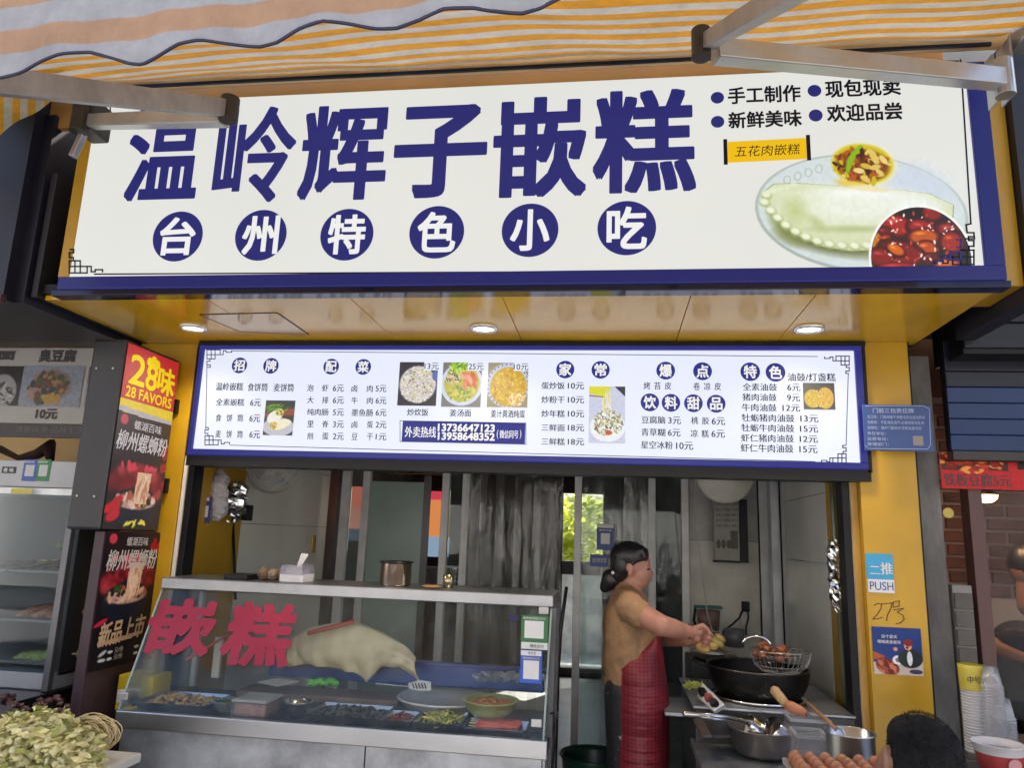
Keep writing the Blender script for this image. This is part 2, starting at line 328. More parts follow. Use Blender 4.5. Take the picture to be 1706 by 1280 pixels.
# side boards of the projecting bulkhead (yellow)
B().box(-2.36, -2.332, 2.62, 3.4, ZS-.0, ZS+.55).build('side_panel', DARKG, sof)
for i, (x, y) in enumerate(((322, 547), (806, 548), (1348, 549))):
    p = atZ(x, y, ZS-.004)
    t = thing('downlight', ['lit round downlight in the yellow soffit beside the hatch, leftmost of three', 'lit round downlight in the middle of the yellow soffit', 'lit round downlight near the right end of the yellow soffit'][i], 'downlight', p, 'lit downlights in the soffit')
    B().lathe([(.062, .003), (.06, -.006), (.05, -.007), (.047, .002)], p, 28).build('trim_ring', mat('lamp_trim', (.7, .7, .7), .2, .6), t, smooth=True)
    B().disc(p+Vector((0, 0, .001)), .047, (1, 0, 0), (0, 1, 0)).build('diffuser', lit('lamp_glow', (1, .93, .8), 4.5), t)
    l = bpy.data.lights.new('lamp', 'SPOT'); l.energy = 13; l.spot_size = 2.4; l.spot_blend = .8; l.color = (1, .86, .66); l.shadow_soft_size = .05
    lo = bpy.data.objects.new('lamp_light', l); COL.objects.link(lo); lo.location = (0, 0, -.02); lo.parent = t
# pillars and frame of the front
pr = thing('shop_pillar', 'yellow sheet-clad pillar right of the opening with stickers and 27 written on it', 'pillar', (1.12, 3.4, 0))
pxr = atY(1545, 1000, 3.32).x; pxt = 1.262
B().add([(1.035, 3.32, 0), (pxt+.0, 3.32, 0), (pxt, 3.32, ZS), (1.035, 3.32, ZS), (1.035, 3.6, 0), (pxt, 3.6, 0), (pxt, 3.6, ZS), (1.035, 3.6, ZS)],
        [(0, 1, 2, 3), (7, 6, 5, 4), (0, 4, 5, 1), (1, 5, 6, 2), (2, 6, 7, 3), (3, 7, 4, 0)]).build('cladding', YEL, pr, bevel=.002)
B().box(1.262, 1.272, 3.33, 3.6, 0, ZS).build('edge_trim', BLACK, pr)
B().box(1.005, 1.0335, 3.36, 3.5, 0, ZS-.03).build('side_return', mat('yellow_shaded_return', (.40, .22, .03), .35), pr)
pl_ = thing('shop_pillar', 'narrow yellow strip of wall left of the opening behind the lightbox', 'pillar', (-2.2, 3.4, 0))
B().box(-2.36, -2.055, 3.36, 3.6, 0, ZS).build('cladding', YEL, pl_, bevel=.002)
fr = thing('opening_frame', 'black metal frame around the stall opening under the menu board', 'frame', (-.5, YF, 0))
zb = 1.93
B().box(XL-.03, XL, YF-.03, YF+.06, 0, zb).build('jamb', BLACK, fr, bevel=.002)
B().box(XR-.012, XR+.018, YF-.03, YF+.06, 0, zb).build('jamb', BLACK, fr, bevel=.002)
B().box(XL-.05, XL-.0315, YF-.035, YF+.05, 0, zb).build('edge_trim', mat('pale_trim', (.6, .58, .55), .4), fr)
B().box(XR+.0195, XR+.028, YF-.035, YF+.05, 0, zb).build('edge_trim', mat('pale_trim', (.6, .58, .55), .4), fr)
B().box(XL-.05, XR+.03, YF-.04, YF+.1, zb+.001, ZS).build('header', BLACK, fr)
# kitchen side walls
kw = thing('kitchen_wall', 'white laminated side wall right of the cook with a yellow front strip', 'wall', (XR+.05, 4.4, 0))
GLW = mat('glossy_white_wall', (.74, .75, .72), .07, 0, .12, 1.5, .015, 6, rvar=.03)
B().box(XR+.02, XR+.06, 3.48, 3.74, .02, 2.4).build('yellow_panel', YEL, kw)
zz = [.02, .80, 1.53, 1.86, 2.4]
for a, b in zip(zz, zz[1:]): B().box(XR+.02, XR+.06, 3.745, 4.62, a, b-.003).build('panel', GLW, kw)
for a in (4.625, 4.75, 4.9, 5.05): B().box(XR+.0+(a % .1), XR+.05, a, a+.10, .02, 2.4).build('door_jamb', mat('pale_blue_jamb', (.68, .71, .76), .35, .2), kw)
kw2 = thing('kitchen_wall', 'pale panelled wall with a brass pull left of the glass doors', 'wall', (XL-.04, 4.4, 0))
B().box(XL-.06, XL-.02, 3.48, 3.93, .02, 2.4).build('yellow_panel', YEL, kw2)
GLP = mat('pale_door_laminate', (.80, .79, .74), .3, 0, .06, 1.5)
B().box(XL-.06, XL-.02, 3.935, 5.19, .02, 1.618).build('panel', GLP, kw2); B().box(XL-.06, XL-.02, 3.935, 5.19, 1.621, 1.98).build('panel', GLP, kw2); B().box(XL-.06, XL-.02, 3.935, 5.19, 1.983, 2.4).build('panel', GLP, kw2)
PX = PlX(XL-.02)
hb = B(); a = PX.at(520, 893); b = PX.at(531, 921); hb.box(XL-.02, XL-.008, a.y-.01, a.y+.05, b.z, a.z); hb.build('brass_pull', mat('brass', (.55, .36, .1), .25, 1), kw2, bevel=.003)
hb = B(); a = PX.at(404, 841); b = PX.at(414, 868); hb.box(XL-.02, XL-.014, a.y, b.y+.03, b.z, a.z); hb.build('dark_slot', BLACK, kw2)
o = B().box(XL-.06, XR+.1, 3.5, 5.3, 2.4, 2.44).build('ceiling', mat('kitchen_ceiling', (.6, .6, .58), .6)); o['kind'] = 'structure'
# ---------------------------------------------------------------- glass door wall at the back of the kitchen
GY = 5.2
gw = thing('glass_door', 'row of aluminium framed glass doors behind the cook', 'door', (-.4, GY, 0))
gx = lambda x, y=870: atY(x, y, GY).x
stl = [(561, 567), (567, 581), (602, 614), (735, 747), (769, 781), (957, 969), (1080, 1092), (1135, 1147), (1264, 1290)]
for i, (a, b) in enumerate(stl):
    B().box(gx(a), gx(b), GY-.03, GY+.02, .02, 2.38).build('stile', ALU if i else mat('dark_aluminium', (.10, .10, .11), .4, .4), gw, bevel=.003)
FROST = mat('frosted_green_panel', (.32, .42, .395), .35, 0, .15, 1.2)
zt = atY(650, 803, GY).z
B().box(gx(615), gx(704), GY-.012, GY-.002, .3, zt).build('frosted_panel', FROST, gw)
B().box(gx(704), gx(715), GY-.015, GY+.01, .3, zt+.05).build('panel_edge', mat('dark_aluminium', (.10, .10, .11), .4, .4), gw)
B().box(gx(615), gx(734), GY-.005, GY+.005, zt+.06, 2.38).build('top_pane', glass('smoky_glass', (.35, .36, .36), .9, .1, (.3, .3, .3)), gw)
for a, b in ((582, 601), (748, 768), (970, 1079), (1093, 1134)):
    B().box(gx(a), gx(b), GY-.004, GY+.004, .1, 2.38).build('pane', GLASSD, gw)
for a, b in ((582, 601), (748, 768), (970, 1079), (1093, 1134)):
    B().box(gx(a), gx(b), GY-.02, GY+.02, .02, .1).build('bottom_rail', ALU, gw)
# wall behind the stove, right of the doors
bwall = thing('kitchen_wall', 'grimy grey wall behind the wok where the menu box hangs', 'wall', (gx(1200), GY, 0))
B().box(gx(1147), gx(1262), GY+.0, GY+.06, .02, 1.62).build('wall_face', mat('grimy_wall', (.62, .61, .56), .35, 0, .3, 3, .1, 30, col2=(.40, .39, .35), thr=(.3, .6)), bwall)
B().box(gx(1147), gx(1262), GY+.003, GY+.06, 1.623, 2.38).build('wall_face', mat('grimy_wall_upper', (.42, .42, .41), .3, 0, .25, 2.5), bwall)
B().box(gx(1262), gx(1264), GY-.02, GY+.0, .02, 2.38).build('edge_trim', BLACK, bwall)
# clear plastic strip curtain
pc = thing('strip_curtain', 'hanging clear plastic strip curtain, streaked and grimy, left of the bright window', 'curtain', (gx(860), 4.9, 0))
PLAS = glass('streaky_plastic', (.90, .91, .91), 1.6, .045, (.62, .62, .62), .04, .8)
def strip(x0, x1, y, parent, ph, z0=.1, z1=2.38, name='strip', m=None, amp=.007):
    n = 10; vs = []; fs = []
    for k in range(17):
        z = z0+(z1-z0)*k/16
        for i in range(n+1):
            t = i/n; vs.append((x0+(x1-x0)*t+.004*math.sin(z*7+ph), y+amp*math.sin(t*6.28*1.3+ph+z*1.3)+.01*math.sin(z*5+ph), z))
    for k in range(16):
        for i in range(n): a = k*(n+1)+i; fs.append((a, a+1, a+n+2, a+n+1))
    return B().add(vs, fs).build(name, m or PLAS, parent, smooth=True, fix=False)
xsx = [783, 806, 833, 862, 893, 928]
for i, (a, b) in enumerate(zip(xsx, xsx[1:])): strip(gx(a), gx(b)+.05, 4.98+.03*(i % 2), pc, i*1.7)
pc2 = thing('strip_curtain', 'crumpled clear plastic sheet hanging behind the cook', 'curtain', (gx(1025), 4.9, 0))
for i, (a, b) in enumerate(((971, 1006), (1003, 1042), (1038, 1080))): strip(gx(a), gx(b), 5.05+.02*(i % 2), pc2, i*2.3+1)
# ---------------------------------------------------------------- what stands beyond the glass
rb = thing('lit_banner', 'glowing orange and red banner seen through the gap between the doors', 'banner', atY(724, 900, 7.0))
PB = PlY(7.0)
for (x0, y0, x1, y1, c) in ((640, 818, 748, 832, (225, 70, 90)), (640, 832, 748, 893, (240, 150, 85)), (640, 893, 748, 927, (150, 175, 200)), (500, 810, 610, 845, (225, 120, 100)), (500, 845, 610, 880, (210, 140, 120)), (500, 880, 610, 900, (90, 100, 115))):
    b_ = B(); rect(b_, PB, x0, y0, x1, y1, 0, .01); b_.build('colour_field', lit('banner_%d' % (c[1]), srgb(*c), .8), rb)
b_ = B(); rect(b_, PB, 640, 945, 748, 1000, 0, .3); tag(b_.build('cardboard_box', mat('pale_box', (.5, .5, .5), .6)), 'pale box standing on the floor beyond the glass doors', 'box')
b_ = B(); rect(b_, PlY(11.2), 880, 951, 1080, 1140, 0, .3); tag(b_.build('white_backdrop', mat('white_backdrop_paint', (.75, .72, .70), .4)), 'white backdrop added outdoors to brighten the lower part of the rear window', 'backdrop')  # white board set outdoors to make the lower rear window bright
# window frame in back wall
wf = thing('rear_window', 'bright rear window opening with trees outside', 'window', ((wl+wr)/2, BK, 0))
FM = mat('dark_aluminium', (.10, .10, .11), .4, .4)
zsill = atY(970, 936, BK).z
B().box(wl, wr, BK+.05, BK+.12, zsill-.16, zsill).build('transom', FM, wf); B().box(wl, wl+.04, BK+.05, BK+.1, .12, wt).build('frame', FM, wf); B().box(wr-.04, wr, BK+.05, BK+.1, .12, wt).build('frame', FM, wf)
B().box(wl+.04, wr-.04, BK+.06, BK+.065, .12, zsill-.16).build('pane', glass('rear_glass', (.9, .95, .95), .8, .2), wf)
# yellow-green trees behind the shop in the sun
LEAF = mat('sunlit_leaf', (.16, .22, .03), .5, 0, .35, 2)
for n_ in LEAF.node_tree.nodes:
    if n_.type == 'BSDF_PRINCIPLED': n_.inputs['Transmission Weight'].default_value = .0
lt = LEAF.node_tree; tb = lt.nodes.new('ShaderNodeBsdfTranslucent'); tb.inputs[0].default_value = (.85, .9, .10, 1); mxs = lt.nodes.new('ShaderNodeMixShader'); mxs.inputs[0].default_value = .55
lt.links.new(lt.nodes['Principled BSDF'].outputs[0], mxs.inputs[1]); lt.links.new(tb.outputs[0], mxs.inputs[2]); lt.links.new(mxs.outputs[0], lt.nodes['Material Output'].inputs[0])
BARK = mat('bark', (.10, .08, .06), .9, 0, .3, 10, .5, 60)
def tree(x, y, h, r, label, n=900, ls=.09, leaf=None):
    t = thing('street_tree', label, 'tree', (x, y, 0)); tr = B(); tr.tube([(x, y, -.1), (x+.05, y, h*.3), (x-.05, y+.1, h*.6), (x, y, h*.85)], [.16*h/5, .12*h/5, .08*h/5, .03], 8)
    for k in range(6):
        a = random.random()*6.28; z = h*random.uniform(.35, .65); tr.tube([(x, y, z), (x+math.cos(a)*r*.4, y+math.sin(a)*r*.4, z+r*.25), (x+math.cos(a)*r*.8, y+math.sin(a)*r*.8, z+r*.35)], [.05, .035, .015], 6)
    tr.build('trunk', BARK, t, smooth=True); cl = [(x+random.gauss(0, r*.45), y+random.gauss(0, r*.45), h*.7+random.gauss(0, r*.4)) for _ in range(26)]
    vs = []; fs = []
    for k in range(n):
        c = random.choice(cl); p = Vector((c[0]+random.gauss(0, r*.2), c[1]+random.gauss(0, r*.2), c[2]+random.gauss(0, r*.16))); u = Vector((random.gauss(0, 1), random.gauss(0, 1), random.gauss(0, .6))).normalized(); v = u.orthogonal().normalized(); i = len(vs)
        s_ = ls*random.uniform(.6, 1.3); vs += [p-u*s_, p+v*s_*.5, p+u*s_, p-v*s_*.5]; fs.append((i, i+1, i+2, i+3))
    B().add(vs, fs).build('crown', leaf or LEAF, t, fix=False); return t
tree(-1.0, 15.5, 2.5, .9, 'sunlit yellow-green tree seen through the bright rear window', 2600, .10)
tree(.4, 17.0, 2.1, .8, 'smaller sunlit tree to the right outside the rear window', 1800, .10)
# across the street, seen only in reflections; building enlarged to bounce light indoors
GLF = mat('street_leaf', (.06, .10, .03), .6, 0, .3, 2)
opp = thing('building', 'unseen pale building across the street, enlarged to bounce light, mirrored in the glass', 'building', (0, -11, 0))
OPW = mat('paled_opposite_wall', (.70, .68, .64), .8, 0, .1, 1)
B().box(-24, 24, -18, -11, 0, 7).build('wall', OPW, opp)
for k in range(9): B().box(-17+k*4, -15.6+k*4, -10.99, -10.9, 3.6, 5.0).build('window', mat('dark_window', (.03, .04, .05), .1), opp)
tree(3.4, -8, 4.5, 1.5, 'leafy street tree across the road mirrored in the kitchen wall', 1500, .2, GLF)
tree(-9, -8.5, 5, 1.8, 'broad street tree across the road to the left', 1500, .2, GLF)
tree(11, -8.5, 5, 1.8, 'street tree across the road to the far right', 1200, .2, GLF)
# ================================================================ the big backlit sign
SY = 2.6; S = PlY(SY)
sl, sr = (atY(113, 461, SY).x+atY(156, 215, SY).x)/2, (atY(1639, 445, SY).x+atY(1608, 103, SY).x)/2; sb, stp = atY(880, 452, SY).z, 3.345
ms = thing('shop_sign', 'big white backlit sign with six large blue characters under the awning', 'sign', (-.5, SY, sb))
B().box(sl, sr, SY+.004, SY+.03, sb, stp).build('face_panel', LITW, ms)
zb2 = atY(880, 475, SY).z; br = sr+.066
B().box(sl-.04, br, SY-.008, SY+.02, zb2, sb-.0005).build('frame', lit('sign_blue_border', srgb(40, 42, 112), .8), ms, bevel=.004)
B().box(sr+.0005, br, SY-.0075, SY+.02, sb, stp).build('frame', lit('sign_blue_border', srgb(40, 42, 112), .8), ms, bevel=.004)
B().box(sl-.065, br+.012, SY-.005, SY+.06, zb2-.026, zb2-.0015).build('glossy_skirt', mat('dark_gloss_skirt', (.02, .02, .045), .06, .6, .1, 4), ms, bevel=.003)
B().box(sl-.05, sl-.002, SY+.0, SY+.28, sb, stp).build('yellow_side', YEL, ms, bevel=.003)
B().box(br+.002, br+.085, SY+.06, SY+.3, zb2, stp+.05).build('yellow_side', YEL, ms, bevel=.003)
B().box(br+.087, br+.16, SY+.02, SY+.6, zb2-.05, stp+.1).build('dark_side', DARKG, ms)
B().box(sl, sr, SY+.04, SY+.6, sb, stp).build('sign_case', BLACK, ms)
B().box(sl, br, SY+.3, 3.62, stp+.02, stp+.05).build('case_top', BLACK, ms)
for ch, bb in (('温', (217, 180, 331, 330)), ('岭', (362, 180, 489, 334)), ('辉', (505, 178, 641, 329)), ('子', (661, 179, 806, 324)), ('嵌', (826, 165, 972, 323)), ('糕', (992, 153, 1153, 316))):
    b_ = B(); text(b_, ch, bb, S, .002, {'岭': .020, '辉': .028, '糕': .030, '温': .030}.get(ch, .034)); b_.build('large_character', LITB, ms, fix=False)
DC = [('台', 296.5, 394), ('州', 434.8, 392), ('特', 578, 391), ('色', 727.6, 387), ('小', 883, 383.6), ('吃', 1044, 380)]
for ch, x, y in DC: B().disc(S.at(x, y)+S.n*.002, .107, n=48).build('blue_disc', LITB, ms, fix=False)
for ch, x, y in DC:
    b_ = B(); w = 28 + (x-296)*.005; text(b_, ch, (x-w, y-w-2, x+w, y+w+2), S, .0035, .028); b_.build('white_character', WPRINT, ms, fix=False)
z4 = lambda x, y: (1160+x/4.739, 110+y/4.739)
for s_, cx, cy, w, h in (('手工制作', 534, 225, 568, 128), ('现包现卖', 1311, 172, 588, 132), ('新鲜美味', 540, 420, 572, 126), ('欢迎品尝', 1325, 365, 588, 130)):
    x, y = z4(cx, cy); b_ = B(); text(b_, s_, (x-w/9.478, y-h/9.478, x+w/9.478, y+h/9.478), S, .002, .028, 0, .0); b_.build('slogan_lettering', LITK, ms, fix=False)
for cx, cy in ((166, 251), (168, 441), (932, 196), (942, 391)): B().disc(S.at(*z4(cx, cy))+S.n*.002, .0245, n=28).build('bullet', LITB, ms, fix=False)
lab = B(); q = [z4(*c) for c in ((246, 600), (872, 568), (872, 735), (246, 765))]; lab.poly([S.at(*c)+S.n*.002 for c in q]); lab.build('yellow_label', lit('label_yellow', srgb(238, 190, 22), 1), ms, fix=False)
b_ = B()
for x0, y0, x1, y1 in ((214, 580, 245, 782), (868, 546, 900, 748)):
    a, c = z4(x0, y0), z4(x1, y1); rect(b_, S, a[0], a[1], c[0], c[1], .004)
x, y = z4(560, 668); text(b_, '五花肉嵌糕', (x-54, y-9, x+54, y+9), S, .004, .0, .15, .012)
b_.build('label_lettering', LITK, ms, fix=False)
# border line and fretwork
def fret(cx, cy, fx, fy, k=1.0):          # fretwork strokes from a corner, in photo pixels
    P = lambda *pts: [(cx+fx*x*k, cy+fy*y*k) for x, y in pts]
    return [P((0, 0), (22, 0), (22, 8), (0, 8), (0, 0)), P((0, 0), (0, 15), (13.5, 15), (13.5, 0)), P((7, 0), (7, 15)), P((22, 8), (27, 8), (27, 1.5), (32, 1.5), (32, 4), (41, 4), (41, 1.5)),
            P((13.5, 15), (5, 15), (5, 19), (0, 19), (0, 25), (5.5, 25), (5.5, 29), (1, 29))]
b_ = B()
strokes(b_, S, [[(158, 457), (1560, 450)]], .006); strokes(b_, S, fret(116, 455, 1, -1, 1.35), .0065); strokes(b_, S, fret(1622, 441, -1, -1, 1.6), .006)
strokes(b_, S, [[(1600, 100), (1617, 373)], [(165, 165), (160, 215)], [(1617, 373), (1609, 375), (1611, 388), (1622, 388), (1623, 398), (1609, 398)]], .006)
strokes(b_, S, fret(1596, 102, -1, 1, 1.4), .0065); strokes(b_, S, fret(168, 168, 1, 1, 1.2), .0065)
b_.build('fretwork_border', LITK, ms, fix=False)
# printed food: plate with dumpling, roll, pork
def px_pic(x0, y0, x1, y1, n=1.35, bgc=(228, 229, 224)):
    W, H = x1-x0, y1-y0; return Pic(int(W*n), int(H*n), bgc, H/W), (lambda x: (x-x0)/W), (lambda y: (y-y0)/W), W
EM = pic_mat('print_emissive', 1.0)
x0, y0, x1, y1 = 1245, 228, 1612, 449
P, fx, fy, W = px_pic(x0, y0, x1, y1, 1.0)
zx = lambda a: 1240+a/4.062; zy = lambda a: 220+a/4.062
def E5(cx, cy, rx, ry, col, rot=0, f=.1, a=1): return P.ell(fx(zx(cx)), fy(zy(cy)), rx/4.062/W, ry/4.062/W, col, rot, f, a)
E5(775, 545, 725, 400, (176, 186, 180), .10, .02); E5(778, 540, 712, 388, (214, 222, 222), .10, .03); E5(1150, 420, 320, 260, (208, 217, 228), .1, .6)
for k in range(4): E5(290+75*k, 310-24*k, 30, 36, (190, 200, 196), .2, .2); E5(290+75*k, 310-24*k, 20, 26, (216, 224, 221), .2, .2)
E5(600, 740, 470, 110, (120, 126, 84), .18, .5, .85); E5(270, 620, 200, 110, (140, 150, 90), .9, .6, .8)
moon = [(110, 400), (200, 338), (420, 338), (700, 366), (1000, 392), (1250, 430), (1400, 510), (1380, 640), (1200, 735), (950, 792), (700, 798), (520, 768), (350, 690), (220, 580), (130, 480)]
MP = lambda L: [(fx(zx(a)), fy(zy(b))) for a, b in L]
P.poly(MP([(750+(a-750)*1.012, 560+(b-560)*1.02) for a, b in moon]), (168, 176, 140)); P.poly(MP(moon), (216, 222, 190))
E5(760, 500, 600, 190, (232, 236, 224), .06, .7); E5(820, 420, 480, 50, (240, 242, 236), .05, .8); E5(340, 520, 110, 130, (190, 200, 140), -.5, .9, .7); E5(720, 655, 400, 34, (184, 194, 150), .02, .8, .8); E5(480, 610, 120, 50, (188, 198, 146), .7, .9, .7); E5(1150, 500, 260, 90, (236, 240, 238), .08, .8)
rim = [(140, 420), (128, 470), (170, 530), (215, 580), (270, 630), (335, 675), (405, 712), (480, 742), (560, 762), (645, 774), (730, 778), (815, 776)]
for i, (a, b) in enumerate(rim): E5(a, b-6, 50, 38, (176, 186, 136), .3, .4, .8); E5(a-3, b-14, 42, 28, (232, 237, 214), .3, .5)
for i in range(5): E5(150+46*i, 392-11*i, 34, 24, (226, 232, 206), -.2, .6)
E5(830, 225, 240, 165, (236, 230, 190), .12, .25); E5(815, 215, 225, 150, (214, 196, 50), .12, .15); E5(815, 225, 200, 125, (120, 70, 24), .1, .25)
def S5(n, cx, cy, rx, ry, cols, sz, st, f=.35): P.spots(n, fx(zx(cx)), fy(zy(cy)), rx/4.062/W, ry/4.062/W, cols, sz/4.062/W, st, f)
S5(70, 815, 225, 195, 120, [(176, 120, 40), (140, 84, 34), (222, 206, 130), (150, 96, 60), (206, 190, 60), (190, 110, 50), (90, 40, 30)], 17, 2.2)
for a, b, c, r in ((740, 180, 26, -.9), (720, 235, 24, -1.2), (770, 135, 20, -.5), (800, 100, 16, -.5)): E5(a, b, c*2.2, c, (150, 190, 30), r, .4)
for a, b, r in ((900, 170, .5), (840, 230, .3), (790, 260, .2), (830, 320, .6), (960, 190, .9), (900, 240, -.2)): E5(a, b, 46, 22, random.choice([(232, 214, 150), (214, 190, 90), (226, 200, 120)]), r, .3)
E5(720, 350, 130, 30, (226, 206, 120), .2, .5); E5(850, 385, 170, 24, (236, 226, 190), .12, .5)
# pork bowl disc (cut by the bottom edge)
E5(1160, 860, 345, 360, (244, 244, 240), 0, .015); cd = E5(1160, 860, 328, 343, (44, 46, 58), 0, .01); keepd = cd < .985; C0 = P.C.copy()
for a, b, rx_, ry_, r, c in ((1010, 640, 120, 80, .3, (176, 62, 62)), (1260, 560, 70, 60, 0, (158, 50, 50)), (1180, 660, 100, 60, .2, (168, 56, 58)), (1370, 680, 100, 60, .1, (160, 54, 54)), (1190, 720, 110, 60, 0, (196, 110, 40)), (1200, 800, 80, 60, 0, (190, 100, 40)), (1370, 760, 80, 80, 0, (170, 70, 44)), (930, 690, 60, 50, 0, (130, 50, 60)), (870, 740, 45, 70, .2, (206, 140, 40)), (940, 740, 40, 50, .2, (170, 80, 50)), (1040, 820, 160, 80, .3, (150, 44, 40)), (900, 850, 90, 70, .2, (150, 50, 54)), (1000, 800, 70, 40, .5, (214, 120, 40)), (1000, 915, 140, 35, 0, (176, 50, 50)), (1330, 900, 90, 40, 0, (206, 120, 40)), (1220, 860, 60, 40, 0, (120, 30, 40)), (1440, 640, 60, 60, .4, (140, 44, 50))):
    rx_ *= 1.16; ry_ *= 1.16; E5(a, b, rx_, ry_, (80, 20, 24), r, .12); E5(a, b-6, rx_*.9, ry_*.85, c, r, .35); E5(a-rx_*.2, b-ry_*.4, rx_*.4, ry_*.2, tuple(min(255, v+70) for v in c), r, .8, .7)
S5(60, 1160, 740, 280, 190, [(250, 226, 220), (240, 200, 180), (200, 90, 80)], 7, 2.0)
P.C[~keepd] = C0[~keepd]
P.keep = np.abs(P.C-np.array((228, 229, 224))).sum(-1) > 1.5; P.C = np.clip(228+(P.C-228)*1.25, 0, 255); P.grain(.02, 60)
pic_on(P, 'food_print', S, (x0, y0, x1, y1), EM, ms, .0012)
b_ = B(); strokes(b_, S, [[(1560, 450), (1440, 449.5)], [(1556, 436), (1570, 436), (1570, 428), (1578, 428), (1578, 434), (1590, 434)], [(1582, 434), (1582, 420), (1600, 420), (1600, 434), (1586, 434)], [(1594, 400), (1600, 400), (1600, 412), (1594, 412)]], .006, .0042); b_.build('fretwork_over_print', LITB, ms, fix=False)
# ================================================================ the menu board
MY = 3.3; M_ = PlY(MY)
ml, mr_, mt, mb = atY(332, 660, MY).x, atY(1428, 680, MY).x, (atY(334, 578, MY).z+atY(1430, 590, MY).z)/2, (atY(330, 744, MY).z+atY(1425, 776, MY).z)/2
mm = thing('menu_board', 'long white backlit menu board with dish names and prices over the opening', 'menu board', (-.5, MY, mb))
B().box(ml, mr_, MY+.003, MY+.03, mb, mt).build('face_panel', LITM, mm)
fw_ = .022; MB = lit('menu_blue_border', srgb(44, 46, 128), .95)
B().box(ml-fw_, mr_+fw_*1.3, MY-.012, MY+.05, mt+.0005, mt+fw_*.9).build('frame', MB, mm, bevel=.003); B().box(ml-fw_, mr_+fw_*1.3, MY-.012, MY+.05, mb-fw_*1.3, mb-.0005).build('frame', MB, mm, bevel=.003)
B().box(ml-fw_, ml-.0005, MY-.0115, MY+.05, mb, mt).build('frame', MB, mm, bevel=.003); B().box(mr_+.0005, mr_+fw_*1.3, MY-.0115, MY+.05, mb, mt).build('frame', MB, mm, bevel=.003)
B().box(ml-fw_-.012, mr_+fw_*1.3+.02, MY-.002, MY+.08, mt+fw_*.95, mt+fw_*.95+.022).build('top_case', BLACK, mm); B().box(ml-fw_-.005, mr_+fw_*1.3+.012, MY+.0, MY+.1, mb-fw_*1.3-.05, mb-fw_*1.35).build('bottom_case', BLACK, mm)
B().box(mr_+fw_*1.3+.001, mr_+fw_*1.3+.018, MY+.0, MY+.1, mb-.04, mt+.03).build('side_case', BLACK, mm)
K = 3.877
O5 = lambda x, y: (320+x/K, 560+y/K); O6 = lambda x, y: (640+x/K, 560+y/K); O7 = lambda x, y: (1020+x/K, 560+y/K)
dk = B(); wh = 1
def T(O, s, x0, y0, x1, y1, bold=.016, bl=None):
    a, c = O(x0, y0), O(x1, y1); b1_ = B(); text(b1_, s, (*a, *c), M_, .0015, bold); b1_.build('white_lettering' if bl else ('price' if s[-1] == '元' else 'dish_name'), WPRINT if bl else LITK, mm, fix=False)
def D(O, s, x, y, r):
    c = O(x, y); p, su, sv = local_scale(M_, *c); B().disc(p+M_.n*.0012, r/K*sv*1.0, n=36).build('blue_disc', LITB2, mm, fix=False); k = r*.66/K; b1_ = B(); text(b1_, s, (c[0]-k, c[1]-k*1.02, c[0]+k, c[1]+k*1.02), M_, .002, .03); b1_.build('white_character', WPRINT, mm, fix=False)
for s, x, y in (('招', 307, 190), ('牌', 510, 193), ('配', 899, 198), ('菜', 1106, 200)): D(O5, s, x, y, 51)
T(O5, '温岭嵌糕', 155, 302, 330, 352); T(O5, '食饼筒', 360, 305, 489, 357); T(O5, '麦饼筒', 528, 308, 658, 360)
T(O5, '全素嵌糕', 155, 405, 337, 450); T(O5, '6元', 377, 408, 445, 455)
for y, ss in ((505, '食饼筒'), (610, '麦饼筒')):
    for k, s in enumerate(ss): T(O5, s, 154+70*k-(y > 600)*2, y+k, 190+70*k-(y > 600)*2, y+47+k)
    T(O5, '6元', 372, y+3, 440, y+52)
for r, (a, b, c, d, e, f) in enumerate((('泡', '虾', '6', '卤', '肉', '5'), ('大', '排', '6', '牛', '肉', '6'), ('纯肉肠', '', '5', '墨鱼肠', '', '6'), ('里', '脊', '3', '卤', '蛋', '2'), ('煎', '蛋', '2', '豆', '干', '1'))):
    y = 314+77.8*r
    if b: T(O5, a, 745, y, 785, y+43); T(O5, b, 841, y+1, 881, y+45); T(O5, d, 1031, y+3, 1069, y+47); T(O5, e, 1130, y+4, 1168, y+48)
    else: T(O5, a, 744, y, 881, y+44); T(O5, d, 1031, y+3, 1168, y+49)
    T(O5, c+'元', 911, y+1, 980, y+47); T(O5, f+'元', 1187, y+4, 1255, y+49)
for s, x0, y0, x1, y1 in (('炒炊饭', 150, 470, 286, 516), ('姜汤面', 425, 474, 562, 520), ('姜汁黄酒炖蛋', 690, 478, 908, 528)): T(O6, s, x0, y0, x1, y1)
for s, x, y in (('家', 1170, 217), ('常', 1398, 219)): D(O6, s, x, y, 57)
for r, (a, b) in enumerate((('蛋炒饭', '10元'), ('炒粉干', '10元'), ('炒年糕', '10元'), ('三鲜面', '18元'), ('三鲜糕', '18元'))):
    y = 298+90.5*r; T(O6, a, 1016, y, 1166, y+46); T(O6, b, 1187, y+2, 1291, y+47)
for s, x, y in (('爆', 345, 224), ('点', 583, 228), ('饮', 243, 429), ('料', 379, 432), ('甜', 524, 435), ('品', 671, 438)): D(O7, s, x, y, 58)
for s, x, y in (('特', 891, 231), ('色', 1054, 235)): D(O7, s, x, y, 60)
for k, s in enumerate('烤苔皮'): T(O7, s, 203+68*k, 298, 245+68*k, 346)
for k, s in enumerate('卷凉皮'): T(O7, s, 524+68*k, 301, 566+68*k, 350)
